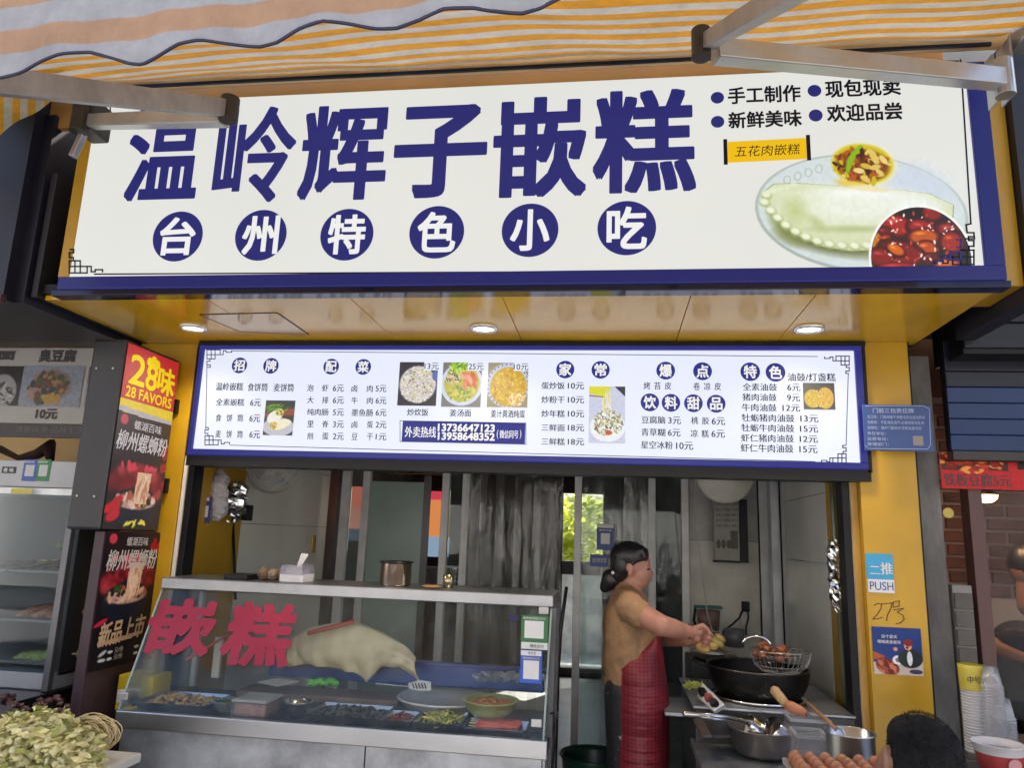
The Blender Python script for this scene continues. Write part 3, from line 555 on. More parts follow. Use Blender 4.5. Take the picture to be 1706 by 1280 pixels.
for s, x0, y0, x1, y1 in (('豆腐脑', 190, 518, 342, 567), ('3元', 362, 522, 443, 570), ('桃', 511, 522, 555, 570), ('胶', 580, 524, 625, 572), ('6元', 643, 526, 728, 576), ('青草糊', 188, 598, 342, 648), ('6元', 360, 602, 440, 650), ('凉', 506, 606, 552, 654), ('糕', 577, 608, 623, 656), ('6元', 641, 608, 726, 658), ('星空冰粉', 186, 680, 390, 730), ('10元', 413, 685, 522, 736),
    ('油鼓/灯盏糕', 1132, 240, 1441, 293), ('全素油鼓', 843, 306, 1063, 354), ('6元', 1131, 309, 1214, 356), ('猪肉油鼓', 841, 372, 1061, 420), ('9元', 1129, 376, 1212, 423), ('牛肉油鼓', 838, 438, 1061, 487), ('12元', 1100, 442, 1213, 489), ('牡蛎猪肉油鼓', 836, 505, 1175, 555), ('13元', 1215, 511, 1330, 558), ('牡蛎牛肉油鼓', 834, 570, 1173, 620), ('15元', 1213, 577, 1328, 624), ('虾仁猪肉油鼓', 832, 636, 1171, 686), ('12元', 1211, 643, 1326, 690), ('虾仁牛肉油鼓', 829, 700, 1168, 752), ('15元', 1209, 708, 1324, 757)): T(O7, s, x0, y0, x1, y1)
b_ = B(); a, c = O6(112, 555), O6(907, 692); rect(b_, M_, *a, *c, .001); b_.build('phone_banner', LITB2, mm, fix=False)
T(O6, '外卖热线', 135, 586, 335, 656, .025, wh); T(O6, '13736647123', 348, 571, 712, 617, .03, wh); T(O6, '13958648352', 348, 626, 712, 673, .03, wh); T(O6, '微信同号', 746, 610, 866, 662, .02, wh); T(O6, '(', 728, 606, 738, 666, .0, wh); T(O6, ')', 876, 606, 886, 666, 0, wh)
strokes(dk, M_, [[O6(103, 548), O6(916, 563), O6(916, 700), O6(103, 682), O6(103, 548)]], .0025, .0012)
# the line border and corner fretwork
strokes(dk, M_, [[O5(258, 97), O7(1325, 133)], [O5(246, 706), O7(1308, 812)], [O5(97, 190), O5(89, 598)], [O7(1524, 245), O7(1510, 705)]], .003, .0012)
strokes(dk, M_, fret(*O5(97, 90), 1, 1), .0042, .0012); strokes(dk, M_, fret(*O5(84, 704), 1, -1), .0042, .0012); strokes(dk, M_, fret(*O7(1530, 130), -1, 1), .0042, .0012); strokes(dk, M_, fret(*O7(1510, 820), -1, -1), .0042, .0012)
PICS = []
def menu_pic(O, x0, y0, x1, y1, bgc, n=2.0):
    a, c = O(x0, y0), O(x1, y1); W, H = c[0]-a[0], c[1]-a[1]; return Pic(int(W*n), int(H*n), bgc, H/W), (*a, *c), H/W
# rolls with greens
P, bb, A = menu_pic(O5, 467, 416, 658, 642, (52, 54, 56)); P.poly([(0, .45), (1, .25), (1, .5), (0, .55)][::1], (140, 70, 50)); P.spots(80, .35, .28, .4, .14, [(70, 120, 40), (110, 160, 50), (40, 80, 30)], .02, 5, ang=-.5); P.ell(.5, .9, .55, .32, (188, 190, 200), 0, .05); P.ell(.35, .55, .3, .2, (232, 232, 220), -.6, .1); P.ell(.5, .4, .16, .14, (214, 196, 110), 0, .2); P.spots(30, .5, .4, .12, .1, [(150, 100, 40), (120, 140, 50), (230, 210, 150)], .025); P.ell(.55, .82, .4, .17, (236, 228, 196), -.3, .12); P.ell(.33, .86, .14, .15, (214, 180, 90), 0, .2); P.spots(30, .33, .86, .11, .12, [(160, 90, 40), (120, 140, 50), (240, 220, 160)], .025); PICS.append((P, bb))
# fried rice
P, bb, A = menu_pic(O6, 93, 168, 342, 450, (46, 44, 56)); P.ell(.5, .58, .5, .5, (205, 196, 196), 0, .1); P.spots(420, .5, .58, .45, .47, [(232, 226, 222), (214, 206, 206), (240, 236, 226), (196, 186, 176)], .016, 2.2); P.spots(110, .5, .58, .42, .45, [(216, 206, 70), (190, 190, 60), (120, 90, 90), (90, 110, 60)], .014, 2.0); P.ell(.95, .35, .1, .15, (90, 110, 170), 0, .2); PICS.append((P, bb))
# noodle soup with prawns
P, bb, A = menu_pic(O6, 375, 170, 628, 458, (120, 118, 120)); P.ell(.5, .56, .55, .56, (206, 214, 236), 0, .04); P.ell(.5, .54, .47, .49, (190, 186, 80), 0, .06); P.spots(60, .5, .8, .35, .2, [(216, 206, 110), (170, 180, 60), (120, 150, 70)], .03, 2); P.spots(70, .28, .4, .2, .18, [(236, 226, 206), (214, 196, 160), (90, 80, 60)], .016, 4); P.spots(60, .42, .12, .25, .14, [(150, 190, 50), (90, 140, 40), (200, 220, 110)], .03, 2.6); P.spots(10, .72, .42, .16, .16, [(226, 130, 100), (236, 170, 140), (206, 100, 70)], .06, 2.6, ang=.7); P.ell(.58, .58, .07, .15, (226, 140, 110), .1, .3); PICS.append((P, bb))
# steamed egg bowl
P, bb, A = menu_pic(O6, 668, 172, 928, 460, (150, 140, 110)); P.ell(.5, .56, .54, .56, (190, 200, 220), 0, .03)
for k in range(30): a = k*.21; P.ell(.5+.5*math.cos(a), .56+.52*math.sin(a), .02, .02, (60, 70, 130), a)
P.ell(.52, .6, .47, .5, (200, 160, 30), 0, .05); P.spots(200, .52, .6, .42, .45, [(216, 180, 40), (180, 120, 30), (196, 140, 30), (230, 200, 60)], .02, 2); P.spots(60, .72, .92, .2, .14, [(240, 226, 180), (226, 180, 110)], .025, 1.5); PICS.append((P, bb))
# lifted noodles
P, bb, A = menu_pic(O6, 1322, 325, 1556, 692, (200, 204, 226)); P.poly([(0, 0), (.6, 0), (.5, .3), (0, .2)], (216, 214, 40)); P.poly([(.7, 0), (1, 0), (1, .28)], (50, 50, 60)); P.ell(.52, 1.12, .5, .42, (236, 236, 240), 0, .04); P.spots(260, .52, 1.0, .42, .36, [(226, 222, 180), (120, 130, 60), (60, 60, 40), (206, 196, 120), (150, 130, 90)], .012, 4.5); P.spots(90, .5, .45, .14, .32, [(236, 232, 206), (216, 206, 150)], .011, 7, ang=1.5); P.ell(.55, 1.28, .1, .07, (190, 90, 50)); P.poly([(0, .24), (.42, .28), (.42, .31), (0, .28)], (150, 110, 60)); PICS.append((P, bb))
# fried cakes
P, bb, A = menu_pic(O7, 1233, 303, 1437, 475, (46, 46, 50)); P.ell(.3, .5, .28, .3, (206, 170, 30), 0, .06); P.ell(.7, .48, .27, .35, (216, 170, 50), 0, .06); P.spots(60, .5, .5, .4, .28, [(226, 190, 50), (186, 130, 30), (230, 206, 90)], .03); PICS.append((P, bb))
for P, bb in PICS: P.grain(.06, 60); pic_on(P, 'food_print', M_, bb, EM, mm, .001)
b_ = B()   # prices sit on pale tabs over the pictures' corners
for x0, y0, x1, y1 in ((258, 168, 360, 222), (540, 170, 650, 224), (836, 172, 938, 226)): a, c = O6(x0, y0), O6(x1, y1); rect(b_, M_, *a, *c, .0014)
b_.build('price_tab', LITM, mm, fix=False)
for s, x0, y0, x1, y1 in (('13元', 262, 174, 353, 217), ('25元', 547, 176, 643, 220), ('10元', 838, 178, 932, 222)):
    a, c = O6(x0, y0), O6(x1, y1); text(dk, s, (*a, *c), M_, .002, .008)
dk.build('black_lettering', LITK, mm, fix=False)
# ================================================================ lightbox "28 FAVORS" on the left, seen on its side
LX = -2.125; LP = PlX(LX)
a, b = LP.at(212, 575), LP.at(168, 880); yn = a.y; yf_ = 3.34; zt_, zb_ = LP.at(212, 570).z, LP.at(165, 884).z
lb = thing('lightbox_sign', 'slim projecting lightbox with a red and yellow top and noodle bowl picture', 'sign', (LX-.1, 3.1, zb_))
B().box(LX-.165, LX-.003, yn, yf_, zb_, zt_+.015).build('case', mat('lightbox_case', (.022, .022, .03), .35, .1, .15), lb, bevel=.012)
lw_ = yf_-yn; lh = zt_-zb_; NX, NY = 90, int(90*lh/lw_)
P = Pic(NX, NY, (30, 22, 26), lh/lw_); A = lh/lw_; sp = .37*A
P.poly([(0, 0), (1, 0), (1, .60), (0, .60)], (200, 36, 40)); P.poly([(0, .60), (1, .60), (1, .72), (0, .68)], (236, 206, 30)); P.poly([(0, .68), (1, .72), (1, .78), (0, .74)], (190, 180, 180))
def noodle(P, y0, A, w=1.0, k=0):
    y_ = y0; y0 = y0+k*A
    P.spots(70, .5, y0+.35*A, .5, .14*A, [(150, 30, 44), (120, 20, 34), (176, 60, 70), (90, 20, 30)], .09, 1, f=.8); P.poly([(0, y_), (1, y_), (1, y0+.17*A), (0, y0+.17*A)], (40, 26, 32)); P.spots(10, .5, y0+.21*A, .4, .01, [(214, 60, 80)], .03, 2)
    P.ell(.12, y_+.05*A, .07, .06, (200, 60, 80)); P.spots(8, .95, y0+.08*A, .08, .15, [(160, 20, 40)], .05)
    P.ell(.5, y0+.56*A, .44, .13*A*.7+.1, (26, 30, 46), 0, .05); P.ell(.5, y0+.52*A, .4, .07*A, (190, 150, 140), 0, .2); P.spots(60, .5, y0+.5*A, .36, .055*A, [(226, 190, 170), (60, 80, 40), (214, 170, 150), (40, 36, 36), (176, 90, 70)], .035, 1.4)
    P.poly([(.48, y0+.25*A), (.74, y0+.25*A), (.7, y0+.53*A), (.46, y0+.53*A)], (226, 186, 150)); P.spots(24, .6, y0+.4*A, .1, .12*A, [(236, 206, 180), (196, 130, 100)], .012, 7, ang=1.55)
noodle(P, .76, (A-.76), 1, .24); P.spots(7, .12, A*.88, .12, .1, [(190, 30, 44)], .05, 2, ang=-.5); P.spots(8, .5, A*.965, .25, .02, [(226, 206, 60)], .02, 3); P.grain(.05, 40)
LMAT = pic_mat('print_lightbox', .8)
P.build('printed_face', LP.at(212, 570)*0+Vector((LX, yn+.006, zt_)), Vector((0, lw_-.012, 0)), Vector((0, 0, -lh+.006)), LMAT, lb)
def tf(bl, s, u0, v0, u1, v1, bold=0, y0=yn, z0=zt_, w=lw_, lean=0, off=.002, rot=0, X=LX):   # fractions of the face width
    V, F = glyphs(s, 0); mn, mx = V.min(0), V.max(0); q = (V-(mn+mx)/2)/(mx-mn); vs = []
    for a, b in q:
        a, b = a*(u1-u0)+b*(v1-v0)*lean, b*(v1-v0); a, b = a*math.cos(rot)-b*math.sin(rot), a*math.sin(rot)+b*math.cos(rot)
        vs.append(Vector((X+off, y0+((u0+u1)/2+a)*w, z0+(-(v0+v1)/2+b)*w)))
    thick(bl, vs, F, Vector((0, 1, 0)), Vector((0, 0, 1)), Vector((1, 0, 0)), bold*(u1-u0)*w/max(1, (mx-mn)[0]))
b_ = B(); tf(b_, '2', .10, .10, .36, .42, .03); tf(b_, '8', .39, .14, .59, .43, .035); tf(b_, '味', .61, .12, .93, .43, .03); tf(b_, '28 FAVORS', .08, .455, .92, .57, .02)
for v in ((.42, .12), (.49, .09), (.56, .12)): b_.disc((LX+.0022, yn+v[0]*lw_, zt_-v[1]*lw_), .022, (0, 1, 0), (0, 0, 1), 12)
b_.build('yellow_lettering', lit('lightbox_yellow', srgb(240, 208, 30), .9), lb, fix=False)
b_ = B(); tf(b_, '螺湖百味', .3, .80, .8, .90, .01); tf(b_, '柳州螺蛳粉', .05, .93, .95, 1.14, .015, lean=.15); b_.build('white_lettering', lit('lightbox_white', srgb(214, 206, 206), .8), lb, fix=False)
for z in (zb_+.14, zt_-.12):
    for x in (LX-.13, LX-.05): B().lathe([(.0, -.001), (.004, -.001), (.005, .003)], (x, yn-.002, z), 10, Matrix.Rotation(math.radians(90), 3, 'X')).build('rivet', mat('rivet', (.7, .7, .7), .3, .8), lb)
for z in (zb_+.18, zt_-.25): B().box(LX-.12, LX+.012, yf_, yf_+.07, z, z+.07).build('bracket', BLACK, lb)
# poster panel below it
pp = thing('poster_stand', 'maroon board beside the counter carrying a dark noodle poster', 'panel', (LX-.05, 3, 0))
py0 = LP.at(163, 1000).y; pzt, pzb = LP.at(186, 886).z, LP.at(141, 1122).z; py1 = 3.36; pw = py1-py0; ph_ = pzt-pzb
B().box(LX-.05, LX-.004, py0-.01, py1, 0, pzt+.0).build('board', mat('maroon_board', (.045, .022, .032), .5, 0, .15, 3), pp, bevel=.003)
P = Pic(100, int(100*ph_/pw), (26, 22, 30), ph_/pw); A = ph_/pw; noodle(P, .0, A*.93)
P.ell(.1, A*.66, .14, .03, (190, 40, 70), -.3, .3); P.poly([(.12, A*.80), (.8, A*.77), (.8, A*.80), (.1, A*.83)], (206, 150, 120))
for v in (.885, .935): P.spots(1, .2, A*v, .01, .001, [(200, 200, 205)], .02, 3.5, ang=0); P.ell(.33, A*v, .05, .018, (214, 214, 220), 0, .2); P.ell(.8, A*v, .05, .018, (200, 200, 205), 0, .2)
P.grain(.06, 40); P.build('printed_poster', Vector((LX, py0, pzt-.004)), Vector((0, pw, 0)), Vector((0, 0, -ph_)), pic_mat('print_paper', 0, .3), pp)
WP = mat('white_print', (.62, .6, .6), .5, 0, .05); b_ = B()
tf(b_, '螺湖百味', .36, .06, .76, .16, .01, py0, pzt, pw); tf(b_, '柳州螺蛳粉', .06, .2, .97, .43, .015, py0, pzt, pw, .15); b_.build('white_lettering', WP, pp, fix=False)
for v_ in (.885, .935): b_ = B(); tf(b_, '元/份', .4, A*v_-.03, .55, A*v_+.03, 0, py0, pzt, pw); b_.build('price_lettering', WP, pp, fix=False)
b_ = B(); tf(b_, '新品上市', .1, A*.66, .9, A*.66+.25, .03, py0, pzt, pw, .2, rot=.05); b_.build('gold_lettering', mat('gold_print', (.6, .42, .25), .5, 0, .05), pp, fix=False)
# ================================================================ stickers and notices on the right pillar
PF = PlY(3.318)
def board(name, label, cat, pl, bbox, m, th=.002, off=.002, bevel=0):
    b_ = B(); rect(b_, pl, *bbox, off+th, th); o = b_.build(name, m, None, bevel=bevel); return tag(o, label, cat)
nb_pl = PlY(3.25)
nb = thing('notice_board', 'blue responsibility notice board at the right edge of the menu board', 'notice', nb_pl.at(1495, 750))
b_ = B(); rect(b_, nb_pl, 1438, 675, 1552, 752, .006, .006); b_.build('plate', mat('blue_notice', (.018, .05, .19), .35, 0, .08), nb, bevel=.001)
NT = mat('pale_blue_print', (.30, .36, .55), .5, 0, .03); b_ = B(); text(b_, '门前三包责任牌', (1453, 681, 1521, 689), nb_pl, .0075, .01)
for r, (s, x) in enumerate((('包卫生：门前地面干净整洁无垃圾无积水', 1540), ('包秩序：不乱堆乱放不占道经营无乱停', 1538), ('包绿化：保护门前树木花草设施完好', 1534), ('责任单位：', 1475), ('监督电话：', 1478), ('管理部门：', 1480))): text(b_, s, (1444, 693+r*9, x, 698.5+r*9), nb_pl, .0075)
strokes(b_, nb_pl, [[(1441, 677), (1537, 677), (1547, 682), (1549, 742), (1544, 749), (1446, 748), (1440, 742)]], .002, .0075)
b_.build('print', NT, nb, fix=False)
b_ = B(); rect(b_, nb_pl, 1520, 727, 1537, 743, .007, .0005); b_.build('blank_square', mat('grey_square', (.2, .18, .18), .5), nb)
ps = thing('push_sticker', 'light blue and white PUSH sticker on the yellow pillar', 'sticker', PF.at(1466, 985))
b_ = B(); rect(b_, PF, 1443, 923, 1488, 966, .001, .0008); b_.build('blue_field', mat('cyan_sticker', (.03, .30, .55), .35, 0, .08), ps)
b_ = B(); rect(b_, PF, 1446, 966, 1490, 988, .001, .0008); b_.build('white_field', mat('white_sticker', (.62, .64, .70), .35, 0, .03), ps)
b_ = B(); text(b_, '推', (1467, 938, 1487, 958), PF, .002, .02); text(b_, '二', (1449, 944, 1466, 957), PF, .002, .01); b_.build('white_lettering', WP, ps, fix=False)
b_ = B(); text(b_, 'PUSH', (1449, 970, 1488, 984), PF, .002, .004); b_.build('blue_lettering', mat('blue_print', (.03, .06, .2), .5), ps, fix=False)
b_ = B(); H = lambda *p: [(1400+x/3.049, 860+y/3.049) for x, y in p]
strokes(b_, PF, [H((172, 455), (190, 445), (210, 450), (205, 475), (185, 505), (166, 525), (200, 522), (215, 515)), H((212, 448), (262, 443), (258, 470), (240, 505), (235, 532)), H((268, 440), (300, 432), (298, 460), (270, 465), (268, 440)), H((270, 478), (322, 470), (290, 490), (318, 505), (325, 525), (305, 545), (282, 548))], .0032, .001)
tag(b_.build('handwritten_number', mat('marker_ink', (.06, .03, .02), .6), fix=False), 'number 27 handwritten in black marker on the yellow pillar', 'writing')
po = thing('poster', 'small square poster of a singer and grilled food under the handwritten 27', 'poster', PF.at(1495, 1125))
b0 = (1454, 1046, 1536, 1125); P = Pic(150, 144, (22, 52, 120), .96); P.poly([(0, .72), (1, .66), (1, .96), (0, .96)], (190, 176, 166)); P.poly([(0, .5), (.25, .6), (.0, .68)], (170, 80, 40))
P.ell(.28, .8, .26, .17, (120, 44, 34), .3, .15); P.spots(40, .28, .8, .2, .13, [(160, 70, 50), (100, 30, 26), (190, 110, 80)], .03, 3, ang=.8); P.ell(.5, .66, .12, .1, (226, 226, 230), 0, .15); P.ell(.5, .66, .06, .05, (110, 110, 120), 0, .2); P.ell(.75, .62, .26, .2, (36, 44, 46), 0, .1); P.ell(.74, .62, .06, .16, (210, 214, 220), 0, .15); P.ell(.72, .36, .085, .1, (214, 150, 120), 0, .1); P.ell(.73, .3, .1, .08, (120, 40, 34), 0, .1); P.ell(.7, .4, .03, .025, (60, 20, 20)); P.ell(.46, .44, .05, .04, (206, 140, 110)); P.ell(.85, .88, .14, .05, (60, 60, 90), 0, .1)
P.grain(.06, 50); pic_on(P, 'printed_sheet', PF, b0, pic_mat('print_paper', 0, .3), po, .0015)
b_ = B(); text(b_, '这个夏天', (1468, 1058, 1494, 1064), PF, .003, .02); text(b_, '唱响美食夜市', (1462, 1067, 1500, 1073), PF, .003, .02); b_.build('white_lettering', WP, po, fix=False)
# ================================================================ awnings
def stripe_mat(name, ca, cb, n, duty=.5, trans=.35):
    m, nt, b = new_mat(name); N, L = nt.nodes, nt.links; uv = N.new('ShaderNodeUVMap'); uv.uv_map = 'UVMap'; sp = N.new('ShaderNodeSeparateXYZ'); L.new(uv.outputs[0], sp.inputs[0])
    nz = N.new('ShaderNodeTexNoise'); nz.inputs['Scale'].default_value = 5; geo = N.new('ShaderNodeNewGeometry'); L.new(geo.outputs['Position'], nz.inputs['Vector'])
    ad = N.new('ShaderNodeMath'); ad.operation = 'MULTIPLY_ADD'; ad.inputs[1].default_value = .0; L.new(nz.outputs[0], ad.inputs[0])
    ml_ = N.new('ShaderNodeMath'); ml_.operation = 'MULTIPLY'; ml_.inputs[1].default_value = n; L.new(sp.outputs[1], ml_.inputs[0]); L.new(ml_.outputs[0], ad.inputs[2])
    fr_ = N.new('ShaderNodeMath'); fr_.operation = 'FRACT'; L.new(ad.outputs[0], fr_.inputs[0])
    sb_ = N.new('ShaderNodeMath'); sb_.operation = 'SUBTRACT'; sb_.inputs[1].default_value = .5; L.new(fr_.outputs[0], sb_.inputs[0]); ab = N.new('ShaderNodeMath'); ab.operation = 'ABSOLUTE'; L.new(sb_.outputs[0], ab.inputs[0])
    st = N.new('ShaderNodeMapRange'); st.inputs[1].default_value = duty/2-.02; st.inputs[2].default_value = duty/2+.02; L.new(ab.outputs[0], st.inputs[0])
    n2 = N.new('ShaderNodeTexNoise'); n2.inputs['Scale'].default_value = 9; n2.inputs['Detail'].default_value = 8; n2.inputs['Roughness'].default_value = .7; L.new(geo.outputs['Position'], n2.inputs['Vector'])
    mx = N.new('ShaderNodeMixRGB'); L.new(st.outputs[0], mx.inputs[0]); mx.inputs[1].default_value = (*ca, 1); mx.inputs[2].default_value = (*cb, 1)
    dr = N.new('ShaderNodeMapRange'); dr.inputs[1].default_value = .3; dr.inputs[2].default_value = .7; dr.inputs[3].default_value = .72; dr.inputs[4].default_value = 1.06; L.new(n2.outputs[0], dr.inputs[0])
    m3 = N.new('ShaderNodeMixRGB'); m3.blend_type = 'MULTIPLY'; m3.inputs[0].default_value = 1; L.new(mx.outputs[0], m3.inputs[1]); L.new(dr.outputs[0], m3.inputs[2])
    L.new(m3.outputs[0], b.inputs['Base Color']); b.inputs['Roughness'].default_value = .7
    n3 = N.new('ShaderNodeTexNoise'); n3.inputs['Scale'].default_value = 30; L.new(geo.outputs['Position'], n3.inputs['Vector']); bp = N.new('ShaderNodeBump'); bp.inputs['Strength'].default_value = .25; bp.inputs['Distance'].default_value = .02; L.new(n3.outputs[0], bp.inputs['Height']); L.new(bp.outputs[0], b.inputs['Normal'])
    tb = N.new('ShaderNodeBsdfTranslucent'); L.new(m3.outputs[0], tb.inputs[0]); ms_ = N.new('ShaderNodeMixShader'); ms_.inputs[0].default_value = trans
    L.new(b.outputs[0], ms_.inputs[1]); L.new(tb.outputs[0], ms_.inputs[2]); L.new(ms_.outputs[0], N['Material Output'].inputs[0]); MATS[name] = m; return m
def cloth(fn, nu, nv, name, m, parent, flip=False):
    vs = [fn(i/nu, j/nv) for j in range(nv+1) for i in range(nu+1)]; fs = [(j*(nu+1)+i, j*(nu+1)+i+1, (j+1)*(nu+1)+i+1, (j+1)*(nu+1)+i) for j in range(nv) for i in range(nu)]
    o = B().add(vs, fs).build(name, m, parent, smooth=True, fix=False); uvl = o.data.uv_layers.new(name='UVMap')
    for l in o.data.loops: k = l.vertex_index; uvl.data[l.index].uv = ((k % (nu+1))/nu, (k//(nu+1))/nv)
    return o
aw = thing('awning', 'large yellow and white striped folding-arm awning over the big sign', 'awning', (-.4, 2.5, 3.35))
AY = 2.47; r0, r1 = atY(-40, 148, AY), atY(1655, 62, AY); f0, f1 = Vector((-3.1, .95, 2.60)), Vector((1.62, .95, 2.83))
def afn(u, v):
    a = r0.lerp(r1, u); b = f0.lerp(f1, u); p = a.lerp(b, v); p.z += -.06*math.sin(math.pi*v)*(.6+.4*math.sin(u*9)) + .006*math.sin(u*23+v*4) + .003*math.sin(u*51+v*9) + .004*math.sin(v*24+u*3); return p
cloth(afn, 90, 50, 'fabric', stripe_mat('awning_stripes', (.80, .36, .02), (.66, .62, .55), 13, .52, .13), aw)
B().tube([r0+Vector((0, .05, .04)), r1+Vector((.12, .05, .04))], .045, 20).build('roller', mat('roller_tube', (.50, .30, .12), .3, .2), aw, smooth=True)
B().tube([r1+Vector((.12, .05, .04)), r1+Vector((.17, .05, .04))], .055, 20).build('roller_cap', mat('cast_metal', (.45, .45, .46), .35, .8), aw, smooth=True)
B().bar(r0+Vector((0, .02, -.012)), r1+Vector((0, .02, -.012)), .01, .012).build('fabric_edge', BLACK, aw)
B().box(r0.x, r1.x-.1, SY+.02, SY+.05, 3.25, 3.48).build('back_board', mat('orange_brown_board', (.42, .22, .05), .4, 0, .1, 2), aw)
ARM = mat('awning_arm_paint', (.38, .35, .33), .4, .3, .2, 8, .05, 40); CAST = mat('cast_metal', (.45, .45, .46), .35, .8); DKC = mat('dark_cast_joint', (.05, .045, .04), .4, .4)
# left arm
eL = atY(372, 180, 1.95); nL = atY(-30, 132, 1.15); kL = atY(150, 203, 2.42)
B().bar(nL, eL, .05, .052).build('upper_arm', ARM, aw, bevel=.004); B().bar(eL+Vector((0, .02, -.02)), kL, .045, .05).build('forearm', mat('pale_arm', (.50, .50, .50), .3, .6, .1), aw, bevel=.004)
B().tube([eL+Vector((.02, 0, -.045)), eL+Vector((.02, 0, .035))], .029, 16).build('elbow', DKC, aw, smooth=False, bevel=.003)
# right arm
eR = atY(1180, 68, 1.95); nR = atY(1345, -30, 1.2); kR = atY(1672, 132, 2.38)
B().bar(nR, eR, .042, .045).build('upper_arm', ARM, aw, bevel=.004); B().bar(eR+Vector((.02, .02, -.02)), kR, .05, .062).build('forearm', mat('pale_arm', (.50, .50, .50), .3, .6, .1), aw, bevel=.004)
B().tube([eR+Vector((-.02, 0, -.055)), eR+Vector((-.02, 0, .038))], .028, 16).build('elbow', DKC, aw, bevel=.003)
# brackets
k = kR; b_ = B().box(k.x-.012, k.x-.004, k.y+.03, k.y+.09, k.z-.06, k.z+.12).box(k.x+.03, k.x+.038, k.y+.0, k.y+.09, k.z-.05, k.z+.16)
b_.build('bracket', CAST, aw, bevel=.004)
B().tube([k+Vector((0, 0, -.06)), k+Vector((0, 0, .07))], .03, 14).build('pivot', CAST, aw, bevel=.002)
B().tube([k+Vector((.075, -.03, .16)), k+Vector((.08, -.04, .1)), k+Vector((.085, -.05, .03)), k+Vector((.07, -.06, .0)), k+Vector((.055, -.05, .03)), k+Vector((.06, -.04, .07))], .009, 8).build('crank_eye', mat('bright_crank', (.8, .8, .82), .25, .9), aw, smooth=True)
B().box(k.x+.052, k.x+.1, k.y-.06, k.y+.05, k.z+.12, k.z+.2).build('gear_box', CAST, aw, bevel=.008)
k = kL; B().box(k.x-.06, k.x+.02, k.y-.02, k.y+.1, k.z-.04, k.z+.1).build('bracket', DKC, aw, bevel=.01)
B().tube([k+Vector((-.02, -.03, -.06)), k+Vector((-.02, -.03, .09))], .032, 14).build('pivot', DKC, aw, bevel=.002)
B().bar(k+Vector((-.02, 0, -.05)), k+Vector((-.05, 0, -.15)), .03, .02).build('hanging_tab', CAST, aw, bevel=.003)
# front valance, near the camera
va = thing('awning_valance', 'hanging valance of awning stripes painted in shade tones with dark wavy piping, nearest the camera', 'valance', (-.5, 1.0, 2.6))
VY = 1.0
edge = [(-60, 132), (0, 124), (35, 118), (70, 104), (105, 92), (150, 86), (185, 92), (212, 101), (235, 104), (262, 94), (300, 76), (335, 68), (380, 70), (430, 73), (462, 68), (500, 50), (540, 37), (585, 38), (620, 42), (660, 43), (700, 34), (740, 18), (790, 12), (830, 14), (870, 18), (900, 13), (930, 1), (970, -14), (1040, -20), (1120, -30), (1200, -48)]
def evY(x, sh=0):
    for (a, ya), (b, yb) in zip(edge, edge[1:]):
        if a <= x <= b: return ya+(yb-ya)*(x-a)/(b-a)
    return edge[-1][1]
top = lambda x: -75-.06*x
def vfn(u, v):
    x = -60+u*1250; base = 128-.125*x*.98; y = top(x)+v*(evY(x)-top(x)) if v > .93 else top(x)+v/.93*(base-45-top(x))
    if v > .93: y0_ = base-45; y = y0_+(v-.93)/.07*(evY(x)-y0_)
    p = atY(x, y, VY); p.y += .02*math.sin(u*37)*v+.012*math.sin(u*90)*v; return p
def vfn2(u, v):
    x = -60+u*1250; t = top(x); y = t+v*(evY(x)-t); p = atY(x, y, VY); p.y += (.006*math.sin(u*37)+.003*math.sin(u*88))*v; return p
vo = cloth(vfn2, 160, 30, 'fabric', stripe_mat('shaded_valance_stripes', (.43, .26, .16), (.37, .37, .40), 1.0, .5, .10), va)  # same fabric as the awning, its shade painted into duller stripe colours
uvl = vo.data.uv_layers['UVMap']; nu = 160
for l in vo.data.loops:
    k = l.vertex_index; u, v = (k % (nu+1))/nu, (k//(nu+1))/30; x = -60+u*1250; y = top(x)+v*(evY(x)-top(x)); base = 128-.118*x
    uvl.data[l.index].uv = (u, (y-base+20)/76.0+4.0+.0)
B().tube([atY(x, y+1, VY)+Vector((0, .006*math.sin((x+60)/1250*37), 0)) for x, y in [(xx, evY(xx)) for xx in range(-60, 1190, 10)]], .003, 6).build('piping', mat('dark_piping', (.02, .02, .05), .5), va, smooth=True)
# neighbour's awning on the left
na = thing('awning', 'yellow and white striped edge of the neighbouring awning at far left', 'awning', atY(30, 180, 2.3))
q = [atY(-220, 120, 1.7), atY(125, 120, 2.3), atY(98, 166, 2.45), atY(-2, 226, 2.45), atY(-230, 330, 2.45)]
def nfn(u, v):
    a = atY(-230+u*370, 100, 2.1); e = atY(-230+u*370, np.interp(-230+u*370, [-230, -2, 50, 98, 140], [360, 226, 190, 162, 100]), 2.42); p = a.lerp(e, v); p.z += .01*math.sin(u*30); return p
o = cloth(nfn, 40, 8, 'fabric', stripe_mat('side_awning_stripes', (.80, .40, .03), (.62, .60, .50), 1.0, .5, .13), na)
for l in o.data.loops: k_ = l.vertex_index; o.data.uv_layers['UVMap'].data[l.index].uv = (0, (k_ % 41)/40*370/27.0)
